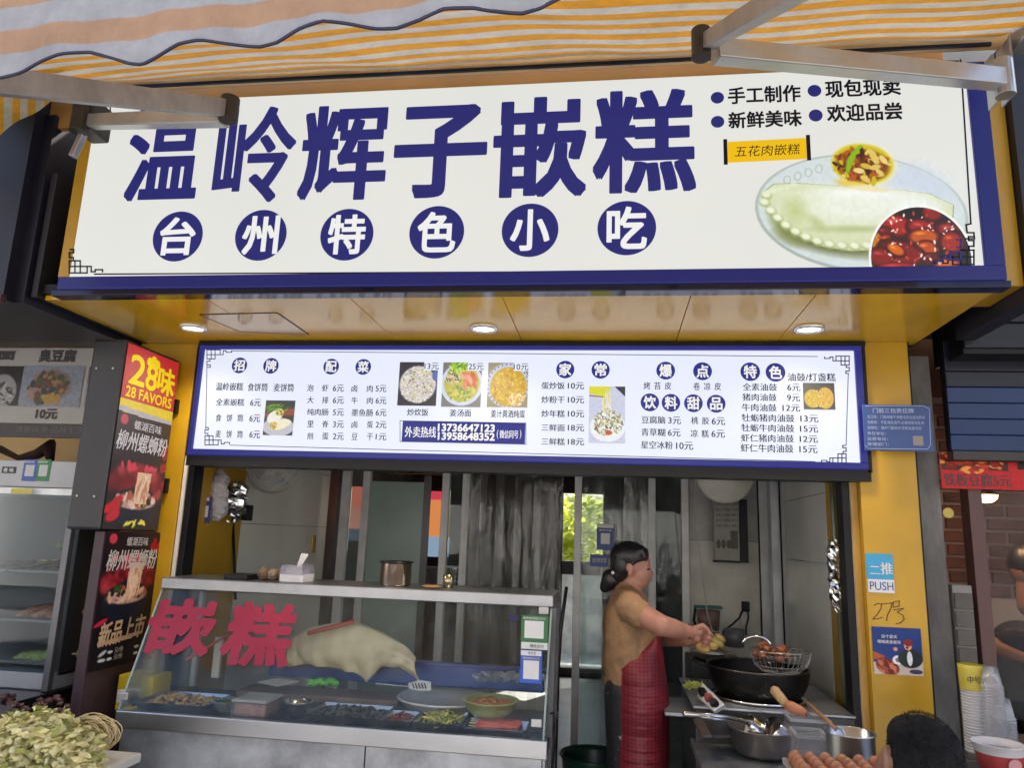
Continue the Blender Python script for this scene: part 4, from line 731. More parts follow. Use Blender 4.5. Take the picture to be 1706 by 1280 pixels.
# ================================================================ left neighbour
nl = thing('snack_shop', 'dark fascia and upper wall of the neighbouring snack shop on the left', 'shop front', (-4.2, 2.6, 1.9))
zf = 2.62
FAS = mat('dark_navy_fascia', (.013, .013, .028), .45, .1, .2, 1.5)
B().box(-7, -2.42, 2.55, 2.7, 2.46, 3.6).build('fascia', FAS, nl); B().box(-7, -2.42, 2.7, 3.6, 2.46, 2.5).build('underside', mat('dark_brown_underside', (.035, .028, .03), .5, 0, .2, 2), nl)
B().box(-7, -2.40, 2.52, 2.548, 2.44, 2.47).build('trim', mat('maroon_trim', (.05, .015, .02), .4), nl)
B().box(-2.42, -2.37, 2.6, 3.5, 2.46, 3.3).build('side_wall', FAS, nl)
nb2 = thing('menu_sign', 'unlit white menu strip with food photos and 10元 above the left snack case', 'sign', atY(80, 640, 3.3))
PN = PlY(3.3); a, c = PN.at(-120, 582), PN.at(172, 705)
b_ = B(); z_t, z_b = PN.at(85, 580).z, PN.at(85, 706).z; xa, xb = PN.at(-120, 640).x, -2.372
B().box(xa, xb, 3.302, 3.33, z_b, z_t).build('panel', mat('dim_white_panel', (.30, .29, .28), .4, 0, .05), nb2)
for s_, bb in (('面', (-2, 586, 24, 599)), ('臭豆腐', (66, 583, 126, 603)), ('10元', (60, 682, 95, 698)), ('凉', (-32, 586, -10, 600))): b_ = B(); text(b_, s_, bb, PN, .001, .04); b_.build('lettering', mat('dark_print', (.03, .028, .03), .5), nb2, fix=False)
def dim_pic(bb, kind):
    W, H = bb[2]-bb[0], bb[3]-bb[1]; P = Pic(int(W*1.3), int(H*1.3), (120, 126, 140) if kind else (44, 40, 44), H/W)
    if kind == 1: P.ell(.5, .45*H/W*1.0+.02, .36, .28, (110, 92, 80), 0, .3); P.spots(90, .45, .36, .3, .24, [(130, 104, 70), (86, 70, 54), (70, 76, 60), (140, 110, 100), (96, 60, 50), (50, 56, 60)], .045, 1.4); P.spots(12, .5, .55, .2, .05, [(150, 120, 60)], .05, 1.6)
    elif kind == 0: P.ell(.5, .7, .42, .5, (130, 130, 134), 0, .1); P.spots(30, .5, .75, .3, .3, [(60, 60, 62), (150, 150, 150)], .04, 3)
    else:
        for k in range(8): P.poly([(0, .1+k*.12), (1, .05+k*.12), (1, .1+k*.12), (0, .16+k*.12)], (60, 44, 44))
    P.grain(.08, 30); pic_on(P, 'food_print', PN, bb, pic_mat('print_paper', 0, .3), nb2, .0015)
dim_pic((-26, 610, 35, 676), 0); dim_pic((34, 609, 137, 678), 1); dim_pic((144, 610, 172, 678), 2)
b2 = B(); rect(b2, PN, -120, 706, 142, 728, .0, .02); ob = b2.build('sign_strip', mat('brown_strip', (.04, .032, .034), .5)); tag(ob, 'dim brown strip with faint pale lettering under the left menu photos', 'sign')
b_ = B(); text(b_, '清新味美·品味生活', (26, 711, 140, 722), PN, .003, .01); b_.build('lettering', mat('faint_print', (.12, .11, .11), .5), ob, fix=False)
# warm lit interior behind
wi = thing('shop_room', 'warmly lit back wall of the left shop seen through the gap above its case', 'wall', atY(60, 760, 3.9))
B().box(-6.5, -2.43, 4.2, 4.25, .0, 2.44).build('wall', mat('warm_wall', (.55, .40, .20), .6, 0, .12, 2), wi)
lb_ = B().box(-4.6, -3.0, 3.95, 4.0, 2.38, 2.4).build('ceiling_lamp', lit('warm_tube', (1, .75, .4), 4.0), wi)
b_ = B(); b_.tube([atY(-40, 745, 3.7), atY(0, 748, 3.7), atY(30, 763, 3.7), atY(62, 757, 3.7), atY(82, 744, 3.7), atY(84, 768, 3.7)], [.02, .02, .015, .03, .045, .02], 8); tag(b_.build('folded_cloth', mat('dark_cloth', (.05, .025, .02), .8), smooth=True), 'dark folded cloth lying on top of the left glass snack case', 'cloth')
# glass snack case
CY = 3.05; gc = thing('display_fridge', 'tall glass snack case with shelves of skewers in the left shop', 'display case', (-3.1, CY, 0))
xr = atY(140, 780, CY).x; P3 = PlY(CY); yq = lambda y: atY(60, y, CY).z
CW = mat('case_white_paint', (.36, .37, .40), .35, 0, .08); CB = mat('case_dark_lining', (.05, .055, .065), .45, 0, .2, 4); CG = mat('case_grey_lining', (.035, .042, .055), .4, 0, .15, 2)
B().box(-4.6, xr, CY, CY+.55, yq(812), yq(768)).build('header', CW, gc, bevel=.004)
B().box(-4.6, xr, CY+.02, CY+.55, yq(824), yq(813)).build('header_trim', ALU, gc)
B().box(-4.6, xr, CY+.5, CY+.53, .95, yq(824)).build('back_lining', CG, gc); B().box(xr-.03, xr, CY+.03, CY+.5, .95, yq(824)).build('side_lining', CG, gc)
for y, d in ((952, .42), (1036, .46), (1108, .5)):
    z = yq(y); B().box(-4.6, xr-.032, CY+.05, CY+.05+d-.06, z-.012, z).build('shelf', mat('case_shelf', (.12, .13, .145), .3, .6), gc, bevel=.002)
B().box(-4.6, xr, CY-.0, CY+.5, yq(1150), yq(1122)).build('bottom_rail', CW, gc, bevel=.004)
B().bar((xr-.012, CY-.01, yq(1150)), (xr-.012, CY-.01, yq(824)), .03, .03, (0, 1, 0)).build('corner_stile', mat('grey_stile', (.14, .14, .16), .35, .4), gc, bevel=.003)
B().box(-4.6, xr-.03, CY+.0, CY+.004, yq(1122), yq(824)).build('front_pane', glass('case_glass', (.86, .9, .92), .2, .012), gc)
tb_ = B(); rect(tb_, P3, 20, 815, 55, 823, .006, .002); tb_.build('yellow_tag', mat('yellow_tag', (.5, .42, .05), .5), gc)
for (x0, y0, x1, y1), m, lab in (((39, 766, 62, 802), mat('blue_card', (.03, .07, .32), .4), 'small blue payment card with blank white square on the left case'), ((62, 766, 84, 802), mat('green_card', (.01, .17, .04), .4), 'small green payment card with blank white square on the left case')):
    b_ = B(); rect(b_, P3, x0, y0, x1, y1, .003, .003); o = b_.build('payment_card', m); tag(o, lab, 'payment card', 'payment cards on the left case')
    b_ = B(); rect(b_, P3, x0+4, y0+9, x1-4, y1-8, .0045, .0005); b_.build('blank_square', mat('white_card_field', (.45, .46, .46), .5), o)
    b_ = B(); text(b_, '推荐使用付款', (x0+3, y0+2.5, x1-3, y0+6), P3, .005, .01); b_.build('lettering', WP, o, fix=False)
b_ = B(); rect(b_, P3, 4, 778, 27, 789, .003, .002); o = tag(b_.build('name_plate', mat('black_plate', (.02, .02, .02), .4)), 'tiny black plate with two pale characters on the left case header', 'label')
b_ = B(); text(b_, '香 味', (7, 780, 24, 787), P3, .0045, .02); b_.build('lettering', WP, o, fix=False)
# skewers on the shelves
SKM = [mat('skewer_meat', (.26, .09, .035), .45, 0, .3, 30), mat('skewer_dark', (.06, .03, .02), .4, 0, .3, 30), mat('skewer_green', (.16, .22, .05), .5, 0, .3, 20)]
STK = mat('bamboo', (.5, .38, .2), .6, 0, .1)
def skewer(p, ang, L, m, lab, grp, fat=.02):
    d = Vector((math.cos(ang), math.sin(ang)*.8, .12)).normalized(); t = tag(B().tube([p+d*(L*k/6) for k in range(7)], [fat*.6, fat*1.1, fat*.8, fat*1.15, fat*.85, fat*1.1, fat*.5], 7).build('skewer', m, smooth=True), lab, 'skewer', grp)
    B().tube([p+d*L, p+d*(L+.1)], .0022, 5).build('stick', STK, t)
for k in range(11):
    skewer(atY(24+k*9, 1037, CY+.12)+Vector((0, 0, .025+.012*(k % 3))), .5+random.uniform(-.2, .2), .15, SKM[0], 'brown meat skewer on the middle shelf of the left case, %s from the left' % ORD[k], 'meat skewers on the middle shelf')
for k in range(9):
    skewer(atY(-20+k*11, 952, CY+.2)+Vector((0, 0, .02+.012*(k % 2))), .2+random.uniform(-.2, .2), .14, SKM[1], 'dark skewer lying on the top shelf of the left case, %s from the left' % ORD[k], 'dark skewers on the top shelf', .01)
for k in range(8):
    p = atY(96+(k % 4)*9, 945-(k//4)*34, CY+.25); skewer(p, 1.3+random.uniform(-.3, .3), .1, SKM[2], 'green vegetable skewer at the right of the left case, %s in the %s row' % (ORD[k % 4], 'upper' if k > 3 else 'lower'), 'green skewers in the case', .02)
for k in range(10):
    skewer(atY(22+k*8, 1106, CY+.12)+Vector((0, 0, .018+.014*(k % 2))), .1+random.uniform(-.3, .3), .1, mat('pale_green_veg', (.32, .40, .10), .5, 0, .3, 20), 'pale green vegetable roll on the lowest shelf of the left case, %s from the left' % ORD[k], 'vegetable rolls on the lowest shelf', .018)
# glossy black counter with wrapped dish, vegetables in front
bc = thing('counter', 'glossy black counter top under the left glass case', 'counter', (-3.2, 2.8, 0))
zc = atY(60, 1172, 2.85).z
B().box(-5, xr+.02, 2.55, 3.55, zc-.04, zc).build('counter_top', mat('black_gloss_counter', (.012, .012, .016), .06, 0, .2, 4, rvar=.03), bc, bevel=.006); B().box(-5, xr, 2.6, 3.5, 0, zc-.042).build('base', mat('dark_base', (.04, .035, .035), .6), bc)
B().box(-5, xr, 3.04, 3.5, zc+.001, yq(1150)).build('backing', CB, bc)
tz = atY(90, 1240, 2.35).z-.05
st_ = thing('stall_table', 'low white tray table of cut vegetables at the bottom left corner', 'table', (-2.4, 2.2, 0)); B().box(-3.6, atY(178, 1230, 2.3).x, 1.9, 2.5, tz-.03, tz).build('tray', mat('white_tray', (.5, .5, .48), .35), st_, bevel=.006); B().box(-3.55, -2.0, 1.95, 2.45, 0, tz-.031).build('base', mat('dark_base', (.04, .035, .035), .6), st_)
CAB = [mat('cauliflower_cream', (.68, .62, .30), .6, 0, .25, 40, .3, 90), mat('cabbage_green', (.52, .55, .16), .5, 0, .3, 25), mat('cabbage_pale', (.72, .70, .40), .5, 0, .2, 25)]
vg = B(); vg2 = B(); vg3 = B()
for k in range(620):
    x, y = random.uniform(-30, 165), random.uniform(1196, 1300); hh = max(0, 1-((x-60)/125)**2)*.12
    p = atY(x, y+18, random.uniform(2.05, 2.42)); p.z = tz+random.uniform(0, .02)+hh*random.random()
    (vg if random.random() < .6 else vg3).ell(p, random.uniform(.005, .017), random.uniform(.005, .012), random.uniform(.004, .012), Matrix.Rotation(random.random()*6, 3, (random.random(), random.random(), 1)), 7, 5, .45)
vg4 = B()
for k in range(1900):
    x = random.uniform(-25, 172); p = atY(x, 1250, random.uniform(2.08, 2.42)); p.z = tz+random.uniform(.02, .05)+.08*max(0, 1-((x-70)/115)**2)*random.random()+.03*max(0, 1-((x-70)/115)**2); u = Vector((random.gauss(0, 1), random.gauss(0, 1), random.gauss(0, .3))).normalized(); v = u.orthogonal().normalized(); L = random.uniform(.007, .026)
    (vg2 if random.random() < .3 else vg4).add([p-u*L, p-u*L*.3+v*L*.35, p+u*L*.5+v*L*.4, p+u*L, p+u*L*.4-v*L*.3, p-u*L*.4-v*L*.25], [(0, 1, 5), (1, 2, 4, 5), (2, 3, 4)])
tag(vg4.build('pale_cabbage_shreds', mat('cabbage_cream', (.80, .72, .36), .5, 0, .25, 25), kind='stuff', fix=False), 'cream yellow cabbage shreds over the heap at bottom left', 'vegetables'); vt = tag(vg.build('cut_cauliflower', CAB[0], smooth=True, kind='stuff'), 'heap of chopped cream cauliflower in the bottom left corner', 'vegetables'); tag(vg3.build('chopped_cabbage', CAB[2], smooth=True, kind='stuff'), 'pale chopped cabbage mixed into the heap at bottom left', 'vegetables'); tag(vg2.build('cabbage_shreds', CAB[1], kind='stuff', fix=False), 'green cabbage shreds on top of the heap at bottom left', 'vegetables')
nd = thing('noodle_nest', 'coiled yellow noodles in clear film beside the counter end', 'noodles', atY(155, 1235, 2.45))
pc_ = atY(158, 1222, 2.42)
for k in range(30): B().tube([pc_+Vector((math.cos(a*.3+k)*(.012+.0018*k)*1.4+.004*math.sin(a*.9+k*2), .006*((k*7) % 13)-.05, math.sin(a*.3+k)*(.012+.0016*k)+.004*math.sin(a*.7+k))) for a in range(19)], .0022, 5).build('noodle_strand', mat('noodle', (.62, .50, .26), .5, 0, .1), nd, smooth=True)
# plastic film over the trays
def film(x0, x1, y0, y1, z, h, name, lab, seed, parent=None):
    nx, ny = 34, 18; vs = []
    for j in range(ny+1):
        for i in range(nx+1):
            u, v = i/nx, j/ny; zz = z+h*math.sin(math.pi*u)**.6*math.sin(math.pi*min(1, v*1.0))**.6+.018*float(vnoise(np.array(u*9.), np.array(v*7.), seed))+.008*float(vnoise(np.array(u*25.), np.array(v*22.), seed+1)); vs.append((x0+(x1-x0)*u, y0+(y1-y0)*v, zz))
    o = B().add(vs, [(j*(nx+1)+i, j*(nx+1)+i+1, (j+1)*(nx+1)+i+1, (j+1)*(nx+1)+i) for j in range(ny) for i in range(nx)]).build(name, glass('cling_film', (.95, .95, .95), 1.2, .08, (.6, .6, .6), .08), parent, fix=False); return tag(o, lab, 'plastic film')
film(-3.3, -1.98, 2.3, 2.62, tz+.03, .13, 'plastic_film', 'crumpled clear plastic film over food at lower left behind the cauliflower', 3)
wd = thing('tray_of_meat', 'reddish wrapped dish under film on the far left counter', 'dish', atY(25, 1185, 2.7)); b_ = B()
for k in range(70): p = atY(random.uniform(-30, 110), 1200, random.uniform(2.6, 2.9)); p.z = zc+random.uniform(.0, .02); b_.ell(p, .012, .015, .008, None, 7, 5, .4)
b_.build('pieces', mat('reddish_food', (.12, .05, .045), .4, 0, .3, 30), wd, smooth=True, kind='stuff')
b_ = B(); p = atY(46, 1196, 2.6); b_.ell(p, .05, .03, .012, None, 12, 6, .15); tag(b_.build('green_garnish', mat('bright_green_leaf', (.03, .22, .02), .4), smooth=True), 'bright green garnish beside the wrapped dish on the left counter', 'garnish')
# ================================================================ right neighbour
rp = thing('concrete_pillar', 'weathered grey concrete pillar between the yellow pillar and the blue shutter', 'pillar', (1.36, 3.4, 0))
CON = mat('weathered_concrete', (.16, .15, .14), .85, 0, .35, 5, .5, 30, (1, 1, .5))
xe = lambda x, y: atY(x, y, 3.42).x
B().add([(1.276, 3.42, 0), (1.40, 3.42, 0), (1.385, 3.42, 2.45), (1.276, 3.42, 2.45), (1.276, 3.8, 0), (1.40, 3.8, 0), (1.385, 3.8, 2.45), (1.276, 3.8, 2.45)], [(0, 1, 2, 3), (7, 6, 5, 4), (0, 4, 5, 1), (1, 5, 6, 2), (2, 6, 7, 3), (3, 7, 4, 0)]).build('shaft', CON, rp)
tl = mat('grey_brick_tile', (.11, .095, .085), .6, 0, .25, 9, .2, 60); zt2 = atY(1580, 975, 3.4).z
k = 0; z = 0.0; tm = None
while z < zt2-.07:
    o = B().box(1.405, 1.475, 3.40+random.uniform(0, .004), 3.44, z+.004, z+.068).build('brick', tl, rp, bevel=.003); z += .072; k += 1
B().box(1.403, 1.478, 3.412, 3.8, 0, zt2).build('mortar', mat('pale_mortar', (.22, .21, .20), .9), rp)
# dark siding above, shutter
sd = thing('siding', 'dark grey metal siding above the blue roller shutter', 'siding', (2.2, 3.3, 2.2))
zs1 = atY(1640, 500, 3.2).z; zs0 = atY(1640, 590, 3.3).z; zsh = atY(1640, 668, 3.35).z; zbb = atY(1640, 752, 3.35).z
SID = mat('dark_siding', (.014, .015, .022), .45, .3, .3, 6, .1, 50, (.3, 1, 1))
z = zs0; 
while z < 3.6: B().box(1.44, 6, 3.2, 3.23, z+.002, z+.105).build('plank', SID, sd, bevel=.004); z += .11
B().box(1.44, 6, 3.215, 3.5, zs0-.02, 3.6).build('backing', BLACK, sd)
sh = thing('roller_shutter', 'partly lowered dark blue roller shutter above the right shop window', 'shutter', (2.4, 3.35, zbb))
SHU = mat('blue_shutter', (.007, .010, .024), .38, .3, .15, 3); SHU2 = mat('blue_shutter_slat', (.008, .028, .10), .35, .3, .15, 3); z = zbb
i = 0
while z < zs0+.02: B().box(1.42, 6, 3.35, 3.375, z+.0005, z+.068).build('slat', SHU2 if z < zsh else SHU, sh, bevel=.004); z += .069
B().box(1.42, 6, 3.366, 3.4, zbb, zs0+.05).build('backing', BLACK, sh)
B().box(1.42, 6, 3.34, 3.40, zbb-.04, zbb-.001).build('bottom_rail', mat('brown_rail', (.03, .022, .022), .5), sh, bevel=.003)
# window, red sign, brick interior
ri = thing('shop_room', 'brick-lined room of the right shop seen through its window', 'room', (2.8, 5, 0))
BRK = mat('red_brown_brick', (.10, .036, .03), .75, 0, .35, 7, .3, 60); MOR = mat('grey_mortar', (.16, .12, .11), .9); RY = 4.9
zlo = atY(1660, 995, RY).z; x0 = atY(1590, 900, RY).x; rows = 0; z = zlo; me_b = None
while z < 2.5:
    x = 1.42+(.12 if rows % 2 else 0)
    while x < x0+1.15:
        B().box(x, x+.215, RY+random.uniform(-.006, .004), RY+.05, z, z+.062).build('brick', BRK, ri, bevel=.004); x += .235
    z += .078; rows += 1
B().box(1.40, x0+2.5, RY+.012, RY+.1, 0, 2.6).build('mortar', MOR, ri); B().box(1.40, x0+2.5, RY-.01, RY+.01, 0, zlo-.01).build('wainscot', mat('beige_panel', (.28, .23, .19), .5, 0, .15, 2), ri)
B().box(1.38, 1.40, 3.81, RY, 0, 2.6).build('side_wall', mat('maroon_wall', (.06, .025, .025), .5), ri); B().box(x0+2.4, x0+2.5, 3.5, RY, 0, 2.6).build('side_wall', mat('maroon_wall', (.06, .025, .025), .5), ri); B().box(1.40, x0+2.5, 3.5, RY, 2.55, 2.6).build('ceiling_board', mat('maroon_wall', (.06, .025, .025), .5), ri)
B().box(1.50, 1.555, 3.42, 3.5, 0, zbb-.04).build('window_frame', mat('maroon_frame', (.08, .03, .03), .4), ri, bevel=.003)
B().box(1.555, 4, 3.45, 3.456, .95, zbb-.04).build('window_pane', glass('shop_window_glass', (.94, .92, .92), .14, .02), ri)
PR = PlY(3.40)
rs = thing('red_sign', 'red printed sign reading iron-plate tofu 5元 under the blue shutter', 'sign', PR.at(1636, 790)); bb = (1566, 756, 1750, 816)
P = Pic(184, 60, (178, 24, 34), 60/184); P.poly([(.01, 0), (.62, 0), (.62, .16), (.01, .16)], (70, 30, 26)); P.spots(110, .3, .07, .3, .1, [(190, 50, 30), (150, 30, 20), (214, 110, 40), (230, 150, 60), (110, 20, 16)], .016, 2.6, ang=.1); P.poly([(.7, 0), (1, 0), (1, .14), (.7, .14)], (40, 16, 20)); P.grain(.08, 60)
pic_on(P, 'printed_sheet', PR, bb, pic_mat('print_paper', 0, .3), rs, .002)
b_ = B(); text(b_, '铁板豆腐5元', (1572, 790, 1684, 811), PR, .004, .02); b_.build('black_lettering', mat('dark_print', (.03, .028, .03), .5), rs, fix=False)
lp_ = atY(1643, 829, 4.2); lt_ = thing('hanging_lamp', 'glowing bowl lamp hanging in the right shop', 'lamp', lp_)
B().lathe([(.0, -.03), (.03, -.025), (.05, -.008), (.055, .012)], lp_, 20).build('bulb_glass', lit('warm_bulb', (1, .62, .22), 7.0), lt_, smooth=True); B().lathe([(.058, .012), (.05, .03), (.02, .05), (.012, .08), (.0, .08)], lp_, 20).build('lamp_shade', mat('dark_shade', (.05, .03, .02), .4), lt_, smooth=True); B().tube([lp_+Vector((0, 0, .08)), lp_+Vector((0, 0, .7))], .004, 6).build('cord', BLACK, lt_)
l = bpy.data.lights.new('bulb', 'POINT'); l.energy = 3.5; l.color = (1, .62, .32); l.shadow_soft_size = .05; lo = bpy.data.objects.new('bulb_light', l); COL.objects.link(lo); lo.parent = lt_; lo.location = (0, 0, -.06)
b_ = B(); b_.disc(atY(1580, 855, 3.46), .022, (1, 0, 0), (0, 0, 1), 20); tag(b_.build('round_sticker', mat('yellow_round', (.55, .42, .08), .5), fix=False), 'small round yellow sticker on the right shop window', 'sticker')
# cups and bowl at the right
CU = PlY(3.1); tzr = atY(1660, 1262, 3.0).z
rc = thing('counter', 'dark counter ledge in front of the right shop holding stacked cups', 'counter', (1.9, 3.0, 0)); B().box(1.49, 3.2, 2.8, 3.4, tzr-.05, tzr).build('counter_top', mat('dark_ledge', (.03, .025, .028), .4), rc, bevel=.004); B().box(1.5, 3.2, 2.9, 3.4, 0, tzr-.051).build('base', mat('dark_base', (.04, .035, .035), .6), rc)
def stack(px, y0, y1, r, m, lab, yd, rim=True, step=.010, wrapped=None):
    p = atY(px, y1, yd); q = atY(px, y0, yd); h = q.z-tzr; b = Vector((p.x, yd, tzr)); t = thing('cup_stack', lab, 'cup stack', b); n = int(h/step)
    prof = [(r*.72, 0), (r*.74, .004)]
    bm = B()
    for k in range(n):
        z = k*step; rr = r*(.8+.2*k/n) if False else r
        o = B().lathe([(rr*.9, z), (rr, z+step*.35), (rr, z+step*.7), (rr*.9, z+step*.98)], b, 16).build('cup_rim', m, t, smooth=True, fix=False)
    B().lathe([(r*.6, n*step+.06), (r*.62, n*step+.061), (r*.9, n*step)], b, 20).build('top_cup', m, t, smooth=True)
    return t, b, h
PAP = mat('paper_cup_white', (.55, .54, .56), .5, 0, .08); CLR = glass('clear_cup_plastic', (.93, .93, .95), 1.2, .3, (.6, .6, .62), .1)
t1, bq, hh = stack(1631, 1150, 1262, .042, PAP, 'tall stack of white ridged paper cups with a yellow label on top', 3.05)
B().lathe([(.0425, hh+.0), (.045, hh+.07), (.0455, hh+.085), (.044, hh+.086)], bq, 24).build('top_label', mat('yellow_cup_label', (.55, .45, .06), .5, 0, .1), t1, smooth=True); b_ = B(); pl_c = PlY(bq.y-.047); text(b_, '中号杯', (1612, 1128, 1646, 1140), pl_c, 0, .02); b_.build('label_lettering', mat('dark_print', (.03, .028, .03), .5), t1, fix=False)
stack(1662, 1140, 1250, .036, CLR, 'middle stack of clear plastic cups beside the paper cups', 2.98)
stack(1677, 1195, 1250, .038, CLR, 'shorter stack of clear plastic cups rightmost behind the red bowl', 3.02)
p = atY(1665, 1262, 2.85); rb_ = thing('paper_bowl', 'red and pink paper bowl with white rim at the right edge', 'bowl', p); B().lathe([(.0, .0), (.062, .0), (.072, .05)], (p.x, p.y, tzr), 28).build('red_body', mat('red_paper', (.42, .05, .05), .5, 0, .15, 20), rb_, smooth=True); B().lathe([(.0725, .05), (.078, .075), (.082, .078), (.078, .08), (.07, .055)], (p.x, p.y, tzr), 28).build('rim', PAP, rb_, smooth=True); b_ = B(); b_.disc((p.x+.012, p.y-.074, tzr+.028), .02, (1, 0, 0), (0, -.15, 1), 16); b_.build('heart_print', mat('pink_print', (.6, .3, .3), .5), rb_, fix=False)
# ================================================================ glass food counter
CF, CT = 2.97, 3.17; ZR, ZSH = .858, 1.37
cx0, cx1 = atY(192, 1190, CF).x, atY(912, 1230, CF).x
dc = thing('food_counter', 'stainless steel food counter with slanted glass front and red characters on it', 'counter', ((cx0+cx1)/2, 3.2, 0))
B().box(cx0, cx1, CF, CF+.03, ZR-.065, ZR).build('front_rail', STEEL, dc, bevel=.004)
sm_ = atY(605, 1260, CF).x
for a, c_ in ((cx0+.02, sm_-.0015), (sm_+.0015, cx1-.02)):
    B().box(a, c_, CF+.02, CF+.035, 0.04, ZR-.067).build('front_panel', STEELD, dc, bevel=.003)
B().box(cx0+.01, cx0+.03, CF+.04, 3.52, .04, ZR-.067).build('side_panel', STEELD, dc); B().box(cx1-.03, cx1-.01, CF+.04, 3.52, .04, ZR-.067).build('side_panel', STEELD, dc)
B().box(cx0, cx1, CF+.031, 3.56, ZR-.04, ZR-.02).build('bed', mat('dark_steel_bed', (.07, .07, .075), .3, .8, .2, 5), dc)
sx0, sx1 = atY(268, 970, CT).x, atY(922, 995, CT).x
B().box(sx0, sx1, CT, CT+.34, ZSH-.05, ZSH).build('top_shelf', mat('shelf_steel', (.32, .33, .36), .3, .9, .15, 4, .04, 60), dc, bevel=.005)
gv = Vector((0, CT+.012-(CF+.008), ZSH-.051-ZR)); gvn = gv.normalized()
class PlG:
    u = Vector((1, 0, 0)); v = gvn; n = Vector((1, 0, 0)).cross(gvn); 
    def at(s, px, py):
        d = ray(px, py); o_ = Vector((0, CF+.008, ZR)); t = (o_-EYE).dot(s.n)/d.dot(s.n); return EYE+d*t
PG = PlG()
B().prism([(cx0+.002, CF+.008, ZR), (cx1-.005, CF+.008, ZR), (sx1-.02, CT+.012, ZSH-.051), (sx0+.005, CT+.012, ZSH-.051)], (0, .005, .0)).build('front_glass', glass('counter_glass', (.95, .97, .96), .35, .02, (.5, .55, .6), 0, .02), dc)
for x, xs_ in ((cx0+.001, sx0), (cx1-.02, sx1-.012)):
    B().prism([(x, CF+.02, ZR), (x, 3.5, ZR), (xs_, 3.5, ZSH-.051), (xs_, CT+.02, ZSH-.051)], (.005, 0, 0)).build('side_glass', GLASS, dc)
    B().bar((x+.004, CF+.012, ZR-.0), (xs_+.004, CT+.014, ZSH-.05), .007, .007, (1, 0, 0)).build('glass_edge', mat('glass_edge_tint', (.30, .38, .36), .2, 0, .1), dc)
B().bar((cx1-.008, CF+.05, .04), (cx1-.002, CT+.02, ZSH-.052), .022, .022, (1, 0, 0)).build('corner_post', mat('dark_aluminium', (.10, .10, .11), .4, .4), dc, bevel=.002)
B().bar((cx1-.02, 3.5, .04), (cx1-.01, 3.5, ZSH-.052), .022, .022, (1, 0, 0)).build('corner_post', mat('dark_aluminium', (.10, .10, .11), .4, .4), dc); B().bar((cx0+.02, 3.5, ZR), (sx0+.02, 3.5, ZSH-.052), .022, .022, (1, 0, 0)).build('corner_post', ALU, dc)
for px, py in ((906, 1018), (894, 1205), (207, 1160)):
    p = PG.at(px, py); B().box(p.x-.02, p.x+.02, p.y-.012, p.y-.002, p.z-.014, p.z+.014).build('clamp', mat('pale_clamp', (.55, .55, .56), .35, .4), dc, bevel=.003)
RED = mat('red_vinyl', (.29, .012, .045), .4, 0, .1, 5)
b_ = B(); text(b_, '嵌', (249, 1001, 356, 1088), PG, -.004 if PG.n.y > 0 else .004, .036, e=1); b_.build('red_character', RED, dc, fix=False)
b_ = B(); text(b_, '糕', (378, 1008, 487, 1107), PG, -.004 if PG.n.y > 0 else .004, .036, e=1); b_.build('red_character', RED, dc, fix=False)
# payment cards on the glass
for (bb, inner, m, lab) in (((868, 1026, 913, 1083), (874, 1035, 906, 1064), mat('green_card', (.01, .17, .04), .4), 'green payment card with blank white square on the counter glass'), ((867, 1084, 903, 1139), (872, 1101, 898, 1132), mat('blue_card2', (.02, .10, .55), .4), 'blue payment card with blank white square low on the counter glass')):
    pcp = PlY(3.0 if bb[0] == 867 else 3.02); b_ = B(); rect(b_, pcp, *bb, .003, .003); o = tag(b_.build('payment_card', m, bevel=.001), lab, 'payment card', 'payment cards on the counter glass')
    b_ = B(); rect(b_, pcp, *inner, .0045, .0005)
    if bb[0] == 868: rect(b_, pcp, 868.5, 1071, 912.5, 1082.5, .0045, .0005)
    else: rect(b_, pcp, 868, 1084.5, 902, 1093, .0045, .0005)
    b_.build('white_field', mat('white_card', (.7, .7, .7), .5, 0, .03), o)
    b_ = B(); text(b_, '推荐使用微信支付' if bb[0] == 868 else '推荐使用支付宝', (bb[0]+4, bb[1]+2.5 if bb[0] == 868 else 1095, bb[2]-4, bb[1]+7 if bb[0] == 868 else 1099.5), pcp, .005, .01); b_.build('white_lettering', mat('white_print', (.62, .6, .6), .5), o, fix=False)
    b_ = B(); text(b_, '微信支付' if bb[0] == 868 else '支付宝', (883 if bb[0] == 868 else 880, 1074 if bb[0] == 868 else 1086, 906 if bb[0] == 868 else 893, 1080 if bb[0] == 868 else 1091), pcp, .0055, .01); b_.build('dark_lettering', mat('dark_print', (.03, .028, .03), .5), o, fix=False)
b_ = B(); p = PG.at(855, 1030); b_.disc(p-Vector((0, .004, 0)), .022, (1, 0, 0), gvn, 24, .013); tag(b_.build('round_sticker', mat('navy_sticker', (.02, .02, .09), .4), fix=False), 'small navy oval sticker at upper right of the counter glass', 'sticker')
